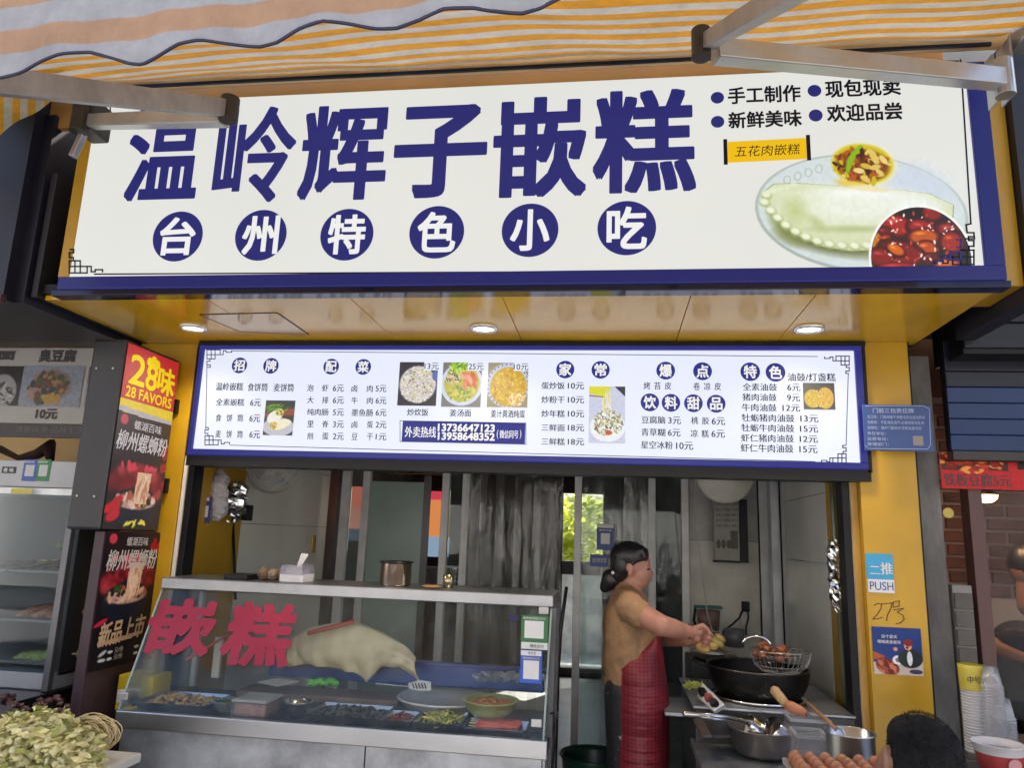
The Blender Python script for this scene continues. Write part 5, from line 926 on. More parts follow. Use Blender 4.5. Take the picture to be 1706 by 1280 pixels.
# things inside the counter
ZB = ZR-.018
def XY(px, y=3.12): return atY(px, 1190, y).x
TR = mat('thin_steel_tray', (.5, .5, .52), .22, 1, .1, 6)
def tray(px0, px1, y0, y1, lab, food, n, r, cols_, st=1.0, grp='food trays in the glass counter', hh=.02, zz=0):
    x0, x1 = XY(px0), XY(px1); z = ZB+.012+zz; t = thing('food_tray', lab, 'food tray', ((x0+x1)/2, (y0+y1)/2, z), grp); w = .012; h = .028
    B().add([(x0+w, y0+w, z), (x1-w, y0+w, z), (x1-w, y1-w, z), (x0+w, y1-w, z), (x0, y0, z+h), (x1, y0, z+h), (x1, y1, z+h), (x0, y1, z+h), (x0-.006, y0-.006, z+h), (x1+.006, y0-.006, z+h), (x1+.006, y1+.006, z+h), (x0-.006, y1+.006, z+h)],
            [(3, 2, 1, 0), (0, 1, 5, 4), (1, 2, 6, 5), (2, 3, 7, 6), (3, 0, 4, 7), (4, 5, 9, 8), (5, 6, 10, 9), (6, 7, 11, 10), (7, 4, 8, 11)]).build('tray', TR, t)
    for ci, (nm, m) in enumerate(cols_):
        b_ = B()
        for k in range(n//len(cols_)):
            u, v = random.random(), random.random(); p = Vector((x0+.02+(x1-x0-.04)*u, y0+.02+(y1-y0-.04)*v, z+.012+hh*math.sin(math.pi*u)**.5*math.sin(math.pi*v)**.5*random.uniform(.5, 1.3)))
            a = random.random()*6.28; R_ = Matrix.Rotation(a, 3, 'Z') @ Matrix.Rotation(random.uniform(-.5, .5), 3, 'Y'); b_.ell(p, r*st*random.uniform(.7, 1.3), r*.8, r*.6, R_, 7, 5, .25)
        b_.build(food, m, t, smooth=True, kind='stuff')
    return t
fm = lambda n, c, **k: (n, mat(n, c, .4, 0, .25, 30, .1, 100, **k))
tray(240, 352, 3.04, 3.27, 'steel tray of tan fried bits at the left end of the counter', 'fried_bits', 110, .011, [fm('tan_fried', (.62, .42, .16)), fm('brown_fried', (.42, .24, .08))], 1.3)
tray(520, 640, 3.04, 3.26, 'long steel tray of dark seaweed-like filling in the counter', 'dark_filling', 130, .011, [fm('black_filling', (.02, .018, .02)), fm('grey_filling', (.06, .055, .06))], 1.2)
tray(645, 692, 3.03, 3.2, 'small steel tray of dark red filling in the counter', 'red_filling', 60, .009, [fm('dark_red_filling', (.34, .05, .03)), fm('red_brown_filling', (.14, .05, .02))])
tray(700, 772, 3.03, 3.24, 'steel tray heaped with yellow-green potato shreds', 'shreds', 130, .006, [fm('yellow_shred', (.72, .62, .14)), fm('green_shred', (.26, .30, .04))], 4.5, hh=.03)
t_ = tray(782, 880, 3.01, 3.16, 'front right steel tray of red sausages on sticks', 'sauce', 30, .008, [fm('sauce_red', (.24, .03, .015))])
for k in range(7):
    y = 3.03+.016*k; a = Vector((XY(800), y, ZB+.04+.006*(k % 2))); b = Vector((XY(868), y+.01, ZB+.042)); B().tube([a.lerp(b, i/6) for i in range(7)], [.006, .010, .010, .0095, .010, .010, .006], 8).build('sausage', mat('sausage_red', (.52, .08, .05), .3, 0, .2, 20), t_, smooth=True); B().tube([a-Vector((.03, 0, -.002)), a], .002, 5).build('stick', STK, t_)
# pink box
p = Vector((XY(430), 3.1, ZB+.01)); pb = thing('food_box', 'clear lidded plastic box of pink minced filling in the counter', 'box', p); bx0, bx1 = XY(400), XY(458)
B().box(bx0+.008, bx1-.008, 3.04, 3.18, ZB+.012, ZB+.062).build('filling', mat('pink_filling', (.50, .24, .19), .5, 0, .25, 40, .3, 80), pb, bevel=.01); B().box(bx0, bx1, 3.03, 3.19, ZB+.066, ZB+.076).build('lid', mat('cloudy_lid', (.34, .34, .36), .3), pb, bevel=.003); B().box(bx0+.002, bx1-.002, 3.033, 3.187, ZB+.01, ZB+.065).build('box_wall', glass('cloudy_plastic', (.95, .93, .93), .6, .08), pb)
def bowl(px, y, r, h, lab, m, food=None, name='steel_bowl', fr=.8, zz=0, cat='bowl', n=30):
    c = Vector((XY(px, y), y, ZB+.01+zz)); t = thing(name, lab, cat, c); B().lathe([(0, .001), (r*.55, .0), (r*.85, h*.45), (r, h), (r*1.06, h), (r*1.06, h+.003), (r*.98, h+.003), (r*.82, h*.5), (r*.5, .004), (0, .005)], c, 28).build('bowl', m, t, smooth=True)
    if food:
        b_ = B()
        for k in range(n): a = random.random()*6.28; q = math.sqrt(random.random())*r*fr; b_.ell(c+Vector((q*math.cos(a), q*math.sin(a), h*.75+random.uniform(0, .02)*(1-q/r))), r*.16, r*.12, r*.09, Matrix.Rotation(a, 3, 'Z'), 7, 5, .25)
        b_.build('food', food, t, smooth=True, kind='stuff')
    return t
bowl(496, 3.1, .058, .06, 'small empty mirror-bright steel bowl between the pink box and dark tray', TR)
bowl(376, 3.12, .06, .04, 'clear glass bowl of chopped greens beside the pink box', glass('bowl_glass', (.9, .95, .93), 1.0, .12), mat('chopped_green', (.05, .10, .03), .4, 0, .3, 30), 'glass_bowl')
bowl(816, 3.17, .11, .065, 'pale green translucent bowl of orange braised meat standing behind the sausages', mat('pale_green_plastic', (.34, .40, .20), .3, 0, .08), mat('braised_orange', (.42, .17, .07), .35, 0, .25, 30), 'plastic_bowl', .75, .035, n=60)
# big white platter rim
c = Vector((XY(740, 3.38), 3.38, ZB+.02)); B_ = B().lathe([(.0, .01), (.18, .012), (.2, .045), (.21, .046), (.205, .052), (.19, .05), (.172, .02), (0, .018)], c, 40); tag(B_.build('platter', mat('white_enamel', (.62, .63, .68), .2), smooth=True), 'large round white platter at the back of the glass counter', 'platter')
# wooden boards, blue reflection bar, dough sheet
o = B().box(XY(400, 3.35), XY(668, 3.35), 3.29, 3.47, ZB+.03, ZB+.055).build('cutting_board', mat('worn_wood_board', (.22, .15, .11), .55, 0, .3, 6, .2, 50, (.3, 1, 1)), bevel=.004); tag(o, 'long worn wooden cutting board at the back of the glass counter', 'board')
BLU = mat('blue_reflection_tint', (.03, .07, .30), .3, 0, .12, 5); BY = 3.46  # solid blue bar stands in for a blue reflection in the counter glass
bt = thing('blue_reflection_bar', 'long blue bar standing in for a reflection behind the dough sheet in the counter', 'tub', (XY(650, BY), BY, ZB)); zb1, zb0_ = atY(650, 1103, BY).z, atY(650, 1140, BY).z
B().box(XY(440, BY), XY(905, BY), BY, BY+.03, zb0_, zb1).build('bar_face', BLU, bt, bevel=.008); B().box(XY(437, BY), XY(908, BY), BY-.008, BY+.038, zb1-.004, zb1+.008).build('bar_rim', BLU, bt, bevel=.003)
DY = 3.36
pd_ = [(478, 1100), (482, 1078), (490, 1062), (520, 1045), (560, 1038), (600, 1039), (640, 1056), (678, 1078), (692, 1096)]
def dfn(u, v):
    i = u*(len(pd_)-1); k = min(int(i), len(pd_)-2); f = i-k; tx, ty = pd_[k][0]+(pd_[k+1][0]-pd_[k][0])*f, pd_[k][1]+(pd_[k+1][1]-pd_[k][1])*f
    bp_ = [(478, 1112), (496, 1108), (520, 1108), (552, 1114), (590, 1120), (612, 1138), (634, 1112), (662, 1110), (700, 1136)]; bx_, by = bp_[k][0]+(bp_[k+1][0]-bp_[k][0])*f, bp_[k][1]+(bp_[k+1][1]-bp_[k][1])*f
    w_ = v**1.4; p = atY(tx+(bx_-tx)*w_, ty+(by-ty)*v, DY); p.y += .020*math.sin(u*34+v)*v*v-.03*math.sin(math.pi*v)+.004*math.sin(u*70+v*9)+.003*math.sin(u*13+v*16); return p
o = cloth(dfn, 50, 16, 'dough_sheet', mat('beige_dough', (.66, .58, .42), .55, 0, .1, 8, .15, 30), None); md = o.modifiers.new('thickness', 'SOLIDIFY'); md.thickness = .004
tag(o, 'large beige dough sheet draped in folds in the middle of the glass counter', 'dough')
b_ = B().bar(atY(512, 1056, 3.27), atY(590, 1036, 3.31), .02, .018); tag(b_.build('flat_scoop', mat('red_plastic', (.35, .03, .03), .35), bevel=.004), 'dull red flat scoop lying on the beige dough sheet', 'scoop')
b_ = B().tube([atY(310, 1101, 3.3), atY(394, 1050, 3.42)], .006, 8); tag(b_.build('red_stick', mat('red_stick_paint', (.6, .05, .03), .35), smooth=True), 'thin bright red stick leaning behind the red glass characters', 'stick')
b_ = B().prism([atY(428, 1138, 3.30), atY(462, 1131, 3.34), atY(498, 1137, 3.32), atY(462, 1145, 3.27)], (0, 0, .002)); tag(b_.build('paper_sheet', mat('white_paper', (.6, .6, .6), .7)), 'white paper sheet lying on the cutting board left of the green scrap', 'paper')
b_ = B().box(atY(356, 1100, 3.44).x, atY(368, 1100, 3.44).x, 3.43, 3.45, atY(362, 1130, 3.44).z, atY(362, 1062, 3.44).z); tag(b_.build('metal_upright', ALU, bevel=.002), 'short metal upright standing behind the left half of the counter', 'upright')
b_ = B()
for k in range(16): p = atY(795+7*k, 1128+3*math.sin(k*2.1), 3.40); b_.ell(p, .025, .02, .016, None, 7, 5, .4)
tag(b_.build('plastic_bag', glass('clear_bag', (.85, .87, .9), 1.6, .25, (.6, .62, .66)), None), 'crumpled clear plastic bag lying before the blue reflection bar', 'bag')
# slotted spatula
sp_ = thing('spatula', 'slotted steel spatula with a thin handle on the cutting board', 'spatula', atY(690, 1145, 3.3)); a, b = atY(626, 1140, 3.28), atY(680, 1145, 3.28); B().tube([a, b], .004, 8).build('handle', TR, sp_)
q = [atY(x, y, 3.28) for x, y in ((680, 1139), (700, 1134), (718, 1137), (718, 1151), (700, 1152), (682, 1149))]; B().prism(q, (0, .003, 0)).build('blade', mat('white_enamel', (.62, .63, .68), .2), sp_)
for k in range(5): rb__ = B().bar(atY(687+5*k, 1139, 3.276), atY(690+5*k, 1148, 3.276), .003, .004); rb__.build('slot', BLACK, sp_)
b_ = B()
for k in range(9): b_.ell(atY(518+5.2*k, 1137+2*math.sin(k*1.7), 3.3), .017, .016, .014, None, 8, 6, .3)
tag(b_.build('green_bag_tie', mat('lime_plastic', (.12, .50, .04), .5), smooth=True), 'crumpled lime green plastic scrap on the cutting board', 'plastic scrap')
# yellow box with socket, at the left end
yb = thing('yellow_box', 'yellow metal box with a white socket behind the left end of the counter glass', 'box', (XY(235, 3.1), 3.15, ZB)); ya, yc = atY(208, 1122, 3.2), atY(258, 1185, 3.2); B().box(ya.x, yc.x, 3.16, 3.3, yc.z, ya.z).build('case', mat('bright_yellow_paint', (.60, .45, .02), .4, 0, .08), yb, bevel=.004)
a, c = atY(198, 1150, 3.12), atY(215, 1172, 3.12); B().box(a.x, c.x, 3.11, 3.14, c.z, a.z).build('socket', mat('white_socket', (.6, .6, .6), .4), yb, bevel=.003); B().ell(atY(224, 1167, 3.11), .015, .02, .025, None, 10, 8).build('plug', BLACK, yb, smooth=True)
# things on the top shelf
def SX(px, y=3.28): return atY(px, 965, y).x
tb = thing('tissue_box', 'clear and white tissue box with a tissue pulled up on the counter shelf', 'tissue box', (SX(497), 3.27, ZSH)); B().box(SX(478), SX(516), 3.2, 3.33, ZSH+.001, ZSH+.035).build('paper', mat('white_tissue', (.72, .71, .74), .6), tb, bevel=.002)
B().hexa([(SX(478), 3.195, ZSH+.036), (SX(516), 3.195, ZSH+.036), (SX(516), 3.335, ZSH+.036), (SX(478), 3.335, ZSH+.036)], [(SX(480), 3.2, ZSH+.072), (SX(514), 3.2, ZSH+.068), (SX(514), 3.33, ZSH+.075), (SX(480), 3.33, ZSH+.075)]).build('clear_cover', glass('lilac_plastic', (.78, .76, .86), 1.0, .35, (.6, .58, .7)), tb)
B().add([(SX(495), 3.26, ZSH+.06), (SX(501), 3.265, ZSH+.062), (SX(514), 3.25, ZSH+.115), (SX(510), 3.28, ZSH+.122), (SX(501), 3.26, ZSH+.125), (SX(505), 3.27, ZSH+.09)], [(0, 1, 5), (1, 2, 5), (2, 3, 5), (3, 4, 5), (4, 0, 5)]).build('tissue', mat('white_tissue', (.72, .71, .74), .6), tb)
pt = thing('steel_pot', 'shiny steel pot standing on the counter shelf', 'pot', (SX(657), 3.3, ZSH)); c = (SX(657), 3.3, ZSH+.001); r = (SX(682)-SX(632))/2
B().lathe([(0, 0), (r*.95, 0), (r, .006), (r, .095), (r*1.1, .100), (r*1.1, .103), (r*.96, .1), (r*.94, .01), (0, .008)], c, 40).build('pot_body', mat('copper_steel', (.62, .50, .42), .12, 1, .1, 6), pt, smooth=True)
B().lathe([(r*1.0, .094), (r*1.13, .1), (r*1.13, .105), (r*1.0, .104)], c, 40).build('dark_rim', mat('dark_rim', (.04, .035, .03), .3, .6), pt, smooth=True)
gc_ = thing('cup', 'small brassy steel cup beside the pot on the counter shelf', 'cup', (SX(746), 3.3, ZSH)); c = (SX(746), 3.3, ZSH+.001); B().lathe([(0, 0), (.02, 0), (.026, .055), (.024, .055), (.019, .004), (0, .004)], c, 24).build('cup_body', mat('brassy_steel', (.45, .40, .25), .2, .9), gc_, smooth=True)
b_ = B(); p = Vector((SX(722), 3.25, ZSH+.007)); b_.ell(p, .045, .03, .006, None, 12, 6, .1); tag(b_.build('flat_bread', mat('flat_bread', (.38, .22, .08), .6, 0, .2, 20), smooth=True), 'thin brown flat bread left of the small cup on the shelf', 'bread')
for k, (x, r, lab) in enumerate(((440, .034, 'brown fuzzy bun, leftmost on the counter shelf'), (455, .03, 'pale brown bun in the middle of the shelf heap'), (469, .032, 'dark brown bun touching the tissue box'))):
    b_ = B(); b_.ell((SX(x), 3.28, ZSH+r*.8), r, r*.9, r*.85, None, 14, 10, .12); tag(b_.build('brown_bun', mat(('bun_brown', 'bun_pale', 'bun_dark')[k], ((.16, .10, .06), (.26, .20, .15), (.10, .055, .03))[k], .8, 0, .3, 40, .6, 120), smooth=True), lab, 'bun', 'buns on the counter shelf')
o = B().box(SX(383), SX(422), 3.22, 3.36, ZSH+.001, ZSH+.022).build('black_box', BLACK, bevel=.003); tag(o, 'flat black box at the left of the counter shelf', 'box')
# mop handles, cord, green tub
b_ = B().tube([atY(944, 978, 4.0), atY(934, 1050, 4.0), atY(930, 1120, 4.0), atY(924, 1300, 4.0)], [.009, .010, .009, .009], 8); tag(b_.build('broom_handle', mat('dark_handle', (.02, .02, .025), .4), smooth=True), 'dark broom handle leaning right of the glass counter', 'broom')
b_ = B().tube([atY(917, 1190, 3.05), atY(922, 1188, 3.04), atY(926, 1205, 3.03), atY(925, 1240, 3.03), atY(920, 1275, 3.03), atY(919, 1330, 3.05)], .0045, 8); tag(b_.build('power_cord', BLACK, smooth=True), 'black power cord hanging at the right end of the counter', 'cord')
gt = thing('green_tub', 'dark green plastic tub on the floor left of the cook', 'tub', (atY(985, 1270, 3.9).x, 3.9, 0)); cz = atY(985, 1258, 3.9).z; B().lathe([(.0, cz-.4), (.12, cz-.4), (.15, cz-.02), (.165, cz), (.16, cz+.006), (.145, cz-.02), (.11, cz-.38), (0, cz-.38)], (atY(988, 1270, 3.9).x, 3.9, 0), 32).build('tub_body', mat('dark_green_plastic', (.012, .05, .035), .3), gt, smooth=True)
B().box(atY(988, 1270, 3.9).x-.15, atY(988, 1270, 3.9).x+.15, 3.75, 4.05, .02, cz-.401).build('crate_stand', mat('dark_base', (.04, .035, .035), .6), gt)
# payment stickers on the glass door
for bb, lab, m in (((994, 873, 1023, 917), 'upright blue payment sticker with blank square on the glass door', mat('blue_card', (.03, .07, .32), .4)), ((983, 925, 1027, 945), 'wide blue sticker with yellow corner on the glass door behind the cook', mat('blue_card', (.03, .07, .32), .4))):
    P_ = PlY(5.0); b_ = B(); rect(b_, P_, *bb, .002, .002); o = tag(b_.build('door_sticker', m), lab, 'sticker'); b_ = B()
    if bb[0] == 994: rect(b_, P_, 1001, 889, 1016, 907, .0035, .0005); rect(b_, P_, 994.5, 873.5, 1022.5, 880, .0035, .0005)
    else: rect(b_, P_, 1014, 931, 1024, 943, .0035, .0005)
    b_.build('blank_field', mat('white_card', (.7, .7, .7), .5, 0, .03) if bb[0] == 994 else mat('yellow_tag', (.5, .42, .05), .5), o)
    b_ = B(); text(b_, '推荐付款' if bb[0] == 994 else '支付有优惠', (998, 882, 1019, 886) if bb[0] == 994 else (987, 930, 1010, 938), P_, .004, .01); b_.build('lettering', mat('white_print', (.62, .6, .6), .5), o, fix=False)
# ================================================================ kitchen: stove, wok, pots, eggs
W_ = lambda x, y, Y=3.6: atY(x, y, Y)
IRON = mat('black_iron', (.009, .008, .008), .42, .5, .3, 12, .15, 60); CHR = mat('chrome', (.7, .7, .72), .1, 1, .05)
WY = 3.62; wc = W_(1262, 1112, WY); wr_ = (W_(1345, 1112, WY).x-W_(1176, 1112, WY).x)/2
wk = thing('wok', 'big black iron wok over the gas ring in front of the cook', 'wok', (wc.x, WY, wc.z-.2))
prof = [(wr_*math.cos(a), -.19*math.sin(a)) for a in np.linspace(0, 1.5, 12)]
B().lathe([(r, z) for r, z in prof]+[(0.0, -.19)], wc, 40).build('wok_bowl', IRON, wk, smooth=True); B().lathe([(wr_*.985, -.002), (wr_*1.015, .002), (wr_*1.015, .008), (wr_*.98, .006)], wc, 40).build('wok_rim', mat('worn_iron_rim', (.10, .095, .09), .3, .8), wk, smooth=True); B().lathe([(wr_*.8, -.09), (0, -.088)], wc, 30).build('oil', mat('dark_oil', (.03, .015, .005), .05), wk)
B().tube([wc+Vector((-wr_-.0, -.06, .0)), wc+Vector((-wr_-.06, -.05, .02)), wc+Vector((-wr_-.06, .05, .02)), wc+Vector((-wr_-.0, .06, .0))], .009, 8).build('handle', IRON, wk, smooth=True)
# stove
sv = thing('gas_stove', 'grimy gas stove with a white control panel and black and red knobs', 'stove', (wc.x, WY, 0)); zs_ = W_(1262, 1180, 3.4).z
B().box(wc.x-.30, XR-.01, 3.36, 4.0, 0, zs_-.012).build('body', mat('grimy_dark_steel', (.06, .06, .065), .45, .6, .35, 5), sv, bevel=.004); B().box(wc.x-.31, XR-.008, 3.35, 4.01, zs_-.01, zs_).build('hob', STEELD, sv, bevel=.003)
B().lathe([(.15, zs_), (.155, zs_+.02), (.13, zs_+.09), (.11, zs_+.09), (.10, zs_)], (wc.x, WY, 0), 32).build('gas_ring', IRON, sv, smooth=True); B().lathe([(.17, zs_), (.20, zs_+.006), (.205, zs_+.014), (.19, zs_+.016), (.165, zs_+.012)], (wc.x, WY-.02, 0), 40).build('drip_ring', CHR, sv, smooth=True)
q = [W_(1170, 1138, 3.46), W_(1207, 1174, 3.33), W_(1189, 1186, 3.30), W_(1161, 1160, 3.42)]; nn = (q[1]-q[0]).cross(q[3]-q[0]).normalized(); nn = nn if nn.y < 0 else -nn
B().prism(q, -nn*.02).build('control_panel', mat('white_panel_paint', (.55, .55, .56), .3, .2, .15), sv, bevel=.002)
for t_, m in ((.22, BLACK), (.55, mat('red_knob', (.25, .03, .03), .4)), (.82, BLACK)):
    c = q[0].lerp(q[1], t_).lerp(q[3].lerp(q[2], t_), .55); B().tube([c, c+nn*.022], [.019, .016], 14).build('knob', m, sv, bevel=.002); B().bar(c+nn*.024-(q[1]-q[0]).normalized()*.014, c+nn*.024+(q[1]-q[0]).normalized()*.014, .006, .01, nn).build('knob_grip', m, sv)
# fry basket
FB = W_(1300, 1097, 3.45); fb = thing('fry_basket', 'round wire fry basket of brown fried pieces resting on the wok edge', 'basket', FB); rb1 = .125
WIRE = mat('wire_steel', (.35, .33, .31), .3, .9)
for r, z in ((rb1, .03), (rb1*.97, .015), (rb1*.85, -.03), (rb1*.6, -.055), (rb1*.3, -.06)): B().tube([FB+Vector((r*math.cos(a), r*.8*math.sin(a), z)) for a in np.linspace(0, 6.29, 33)], .003 if z > .02 else .0013, 6, False).build('ring_wire', WIRE, fb, smooth=True)
b_ = B()
for k in range(30): a = k*math.pi/15; b_.tube([FB+Vector((rb1*f*math.cos(a), rb1*.8*f*math.sin(a), z)) for f, z in ((1, .03), (.94, 0), (.85, -.03), (.6, -.055), (.1, -.06))], .001, 4)
b_.build('mesh_wires', WIRE, fb, kind='stuff')
B().tube([FB+Vector((-.10+.06*math.cos(a), -.02, .045+.04*math.sin(a))) for a in np.linspace(.1, 2.9, 12)], .006, 8).build('arched_handle', CHR, fb, smooth=True)
for k in range(13):
    p = FB+Vector((-.085+.009*k, random.uniform(-.05, .06), random.uniform(.0, .045))); tag(B().ell(p, random.uniform(.022, .034), .02, .018, Matrix.Rotation(random.random()*3, 3, 'Z'), 10, 8, .2).build('fried_piece', mat('fried_brown', (.26, .085, .03), .4, 0, .35, 25, .4, 80), smooth=True), 'reddish brown fried piece in the wire basket, %s from the left' % ORD[k], 'fried food', 'fried pieces in the wire basket')
# golden fried rolls held over the wok
for k, (a, b, r, lab) in enumerate((((1160, 1074), (1182, 1086), .022, 'long golden fried roll lowest in front of the hand'), ((1172, 1070), (1196, 1080), .020, 'golden fried roll in the middle under the fist'), ((1183, 1064), (1205, 1078), .018, 'greenish golden fried roll beside the wok rim'), ((1190, 1058), (1208, 1070), .016, 'small golden fried roll uppermost near the fist'))):
    A, Bq = W_(*a, 3.52+.02*k), W_(*b, 3.52+.02*k); tag(B().tube([A.lerp(Bq, i/7) for i in range(8)], [r*f for f in (.5, .9, 1.05, .95, 1.1, .95, .85, .4)], 12).build('fried_roll', mat(('golden_fry', 'golden_fry', 'olive_fry', 'golden_fry')[k], ((.52, .33, .10),)*2+((.42, .38, .09),)+((.52, .33, .10),) if 0 else ((.50, .31, .10), (.50, .31, .10), (.40, .35, .09), (.50, .31, .10))[k], .45, 0, .3, 25, .3, 70), smooth=True), lab, 'fried food', 'golden fried rolls')
sk = thing('skimmer', 'round wire skimmer in the cook hand carrying golden rolls over the wok', 'skimmer', W_(1190, 1085, 3.55)); c = W_(1184, 1086, 3.55)
for r in (.085, .06, .035): B().tube([c+Vector((r*math.cos(a), r*math.sin(a), 0)) for a in np.linspace(0, 6.29, 25)], .002, 5, False).build('ring_wire', WIRE, sk)
B().tube([W_(1166, 1058, 3.56), W_(1200, 1078, 3.56), W_(1215, 1096, 3.58)], .006, 8).build('handle', mat('brown_wood_handle', (.16, .07, .03), .5), sk, smooth=True)
# steel work table in front
TZ = .80; ta = atZ(1150, 1230, TZ); TYB = ta.y+.0
wt_ = thing('work_table', 'steel topped work table in front of the stove', 'table', (ta.x+.5, ta.y-.4, 0))
B().box(ta.x, 1.02, 2.25, TYB, TZ-.03, TZ).build('table_top', mat('worn_steel_top', (.42, .45, .49), .35, .85, .35, 4, .05, 30, rvar=.15), wt_, bevel=.004); B().box(ta.x+.02, ta.x+.04, 2.28, TYB-.03, .05, TZ-.031).build('side_panel', mat('rusty_side', (.10, .05, .035), .6, 0, .3, 6), wt_); B().box(ta.x+.04, 1.0, 2.29, 2.31, .05, TZ-.031).build('front_panel', STEELD, wt_)
for x in (ta.x+.02, .98): B().box(x-.02, x+.02, 2.26, 2.3, 0, TZ-.031).build('leg', ALU, wt_)
# oven tray/steel trough left of the table
sl_ = thing('steel_tray', 'narrow angled steel tray edge between stove and work table', 'tray', W_(1175, 1215, 3.2)); 
B().prism([W_(1155, 1198, 3.25), W_(1168, 1196, 3.25), W_(1186, 1226, 3.1), W_(1170, 1226, 3.1)], (0, .01, -.01)).build('tray_edge', STEEL, sl_); B().prism([W_(1168, 1200, 3.28), W_(1210, 1198, 3.3), W_(1218, 1226, 3.12), W_(1186, 1226, 3.1)], (0, .01, -.012)).build('tray_floor', mat('dark_steel_bed', (.07, .07, .075), .3, .8), sl_)
b_ = B().box(wc.x-.42, wc.x-.16, 3.42, 3.75, zs_-.06, zs_-.045); o = b_.build('side_shelf', STEELD, bevel=.003); tag(o, 'small steel side shelf with greens beside the cook', 'shelf')
b_ = B()
for k in range(26): p = W_(random.uniform(1142, 1170), random.uniform(1138, 1147), 3.5); u = Vector((random.gauss(0, 1), random.gauss(0, .5), random.gauss(0, .4))).normalized(); b_.tube([p-u*.02, p, p+u*.02], [.002, .006, .002], 5)
tag(b_.build('chopped_leek', mat('leek_green', (.30, .32, .06), .5, 0, .3, 20), smooth=True, kind='stuff'), 'yellow green chopped leaves beside the control panel', 'vegetables')
o = B().box(wc.x-.25, wc.x+.02, 4.05, 4.35, 0, 1.02).build('steel_cupboard', mat('grimy_dark_steel', (.06, .06, .065), .45, .6), bevel=.005); tag(o, 'dark steel cupboard standing behind the wok', 'cupboard')
# round basin with tilted ladle pots
bz = TZ+.001; bcx = atZ(1272, 1250, TZ+.02); R1 = (atY(1329, 1230, bcx.y).x-atY(1216, 1230, bcx.y).x)/2
bs = thing('basin', 'round dull steel basin on the work table holding tilted ladles', 'basin', (bcx.x, bcx.y, bz)); c = Vector((bcx.x, bcx.y, bz)); B().lathe([(0, 0), (R1*.75, 0), (R1*.88, .02), (R1, .095), (R1*1.05, .1), (R1*1.05, .104), (R1*.97, .1), (R1*.85, .025), (0, .008)], c, 40).build('basin_body', mat('dull_grey_steel', (.22, .20, .20), .35, .8, .2, 6), bs, smooth=True)
def ladle(c, r, h, rx, rz, hl, lab, hang=0):
    t = thing('ladle_pot', lab, 'ladle', c, 'steel ladles in the basin'); M3 = Matrix.Rotation(rz, 3, 'Z') @ Matrix.Rotation(rx, 3, 'Y')
    B().lathe([(0, 0), (r*.8, 0), (r*.86, .004), (r, h), (r*1.08, h), (r*1.08, h+.003), (r*.97, h), (r*.82, .006), (0, .004)], c, 32, M3).build('bowl', mat('bright_steel', (.6, .6, .62), .16, 1, .1, 8), t, smooth=True); return t, M3
c1 = c+Vector((R1*.15, -.01, .10)); t1, M3 = ladle(c1, .072, .085, 2.35, .35, .3, 'bright steel scoop lying tilted on the steel basin')
a, b = atY(1139, 1190, 3.08), c1+Vector((-.06, .0, .03)); B().tube([a, b], [.010, .012], 8).build('handle', TR, t1, smooth=True)
c2 = c+Vector((-R1*.4, .05, .10)); t2, M3 = ladle(c2, .05, .05, 2.0, .1, .3, 'smaller steel scoop with a long thin handle beneath the bright scoop'); B().tube([atY(1150, 1193, 3.12), atY(1188, 1198, 3.1), c2], .005, 8).build('handle', TR, t2, smooth=True)
# clear boxes behind the basin
for k, (x0, y0, x1, y1, Y, lab) in enumerate(((1318, 1198, 1385, 1222, 3.05, 'clear plastic box behind the steel basin'), (1330, 1226, 1382, 1246, 2.75, 'low clear plastic box with pale rim before the steel pot'))):
    a, c_ = atY(x0, y0, Y), atY(x1, y1, Y); t = thing('plastic_box', lab, 'box', (a.x, Y, c_.z-.04), 'clear plastic boxes on the table'); z0_ = TZ+.002; zt3 = a.z
    B().box(a.x, c_.x, Y, Y+.12, z0_, zt3-.012).build('box_body', glass('cloudy_plastic', (.9, .88, .88), .9, .2), t); 
    for (p0, p1) in (((a.x, Y), (c_.x, Y)), ((a.x, Y+.12), (c_.x, Y+.12)), ((a.x, Y), (a.x, Y+.12)), ((c_.x, Y), (c_.x, Y+.12))): B().bar((*p0, zt3-.005), (*p1, zt3-.005), .008, .01).build('rim', mat('cloudy_lid', (.34, .34, .36), .3), t)
# tall steel pot with wooden-handled ladle
PYY = 2.62; pc0 = atY(1416, 1222, PYY); R2 = (atY(1457, 1222, PYY).x-atY(1375, 1222, PYY).x)/2; zt4 = pc0.z
ph2 = thing('steel_pot', 'tall open steel pot at the right end of the work table', 'pot', (pc0.x, PYY, TZ)); c = Vector((pc0.x, PYY, TZ+.001)); H4 = zt4-TZ
B().lathe([(0, 0), (R2*.95, 0), (R2*.97, .006), (R2*.97, H4-.004), (R2*1.04, H4), (R2*1.04, H4+.004), (R2*.95, H4+.002), (R2*.93, .01), (0, .008)], c, 40).build('pot_body', STEEL, ph2, smooth=True)
ld = thing('wooden_ladle', 'ladle with a worn wooden and orange grip leaning into the steel pot', 'ladle', atY(1330, 1180, 2.8)); a, b, d = atY(1287, 1147, 2.85), atY(1310, 1175, 2.8), atY(1343, 1190, 2.76); e = atY(1404, 1218, 2.62)
B().tube([a, a.lerp(b, .15), a.lerp(b, .8), b], [.010, .017, .016, .015], 12).build('wooden_grip', mat('pale_wood_grip', (.42, .26, .12), .55, 0, .2, 20), ld, smooth=True); B().tube([b, b.lerp(d, .3), b.lerp(d, .8), d], [.0155, .019, .016, .010], 12).build('orange_grip', mat('orange_wrap', (.45, .17, .08), .45, 0, .2, 20), ld, smooth=True); B().tube([d, e, e+Vector((.03, 0, -.08))], .004, 8).build('shaft', TR, ld)
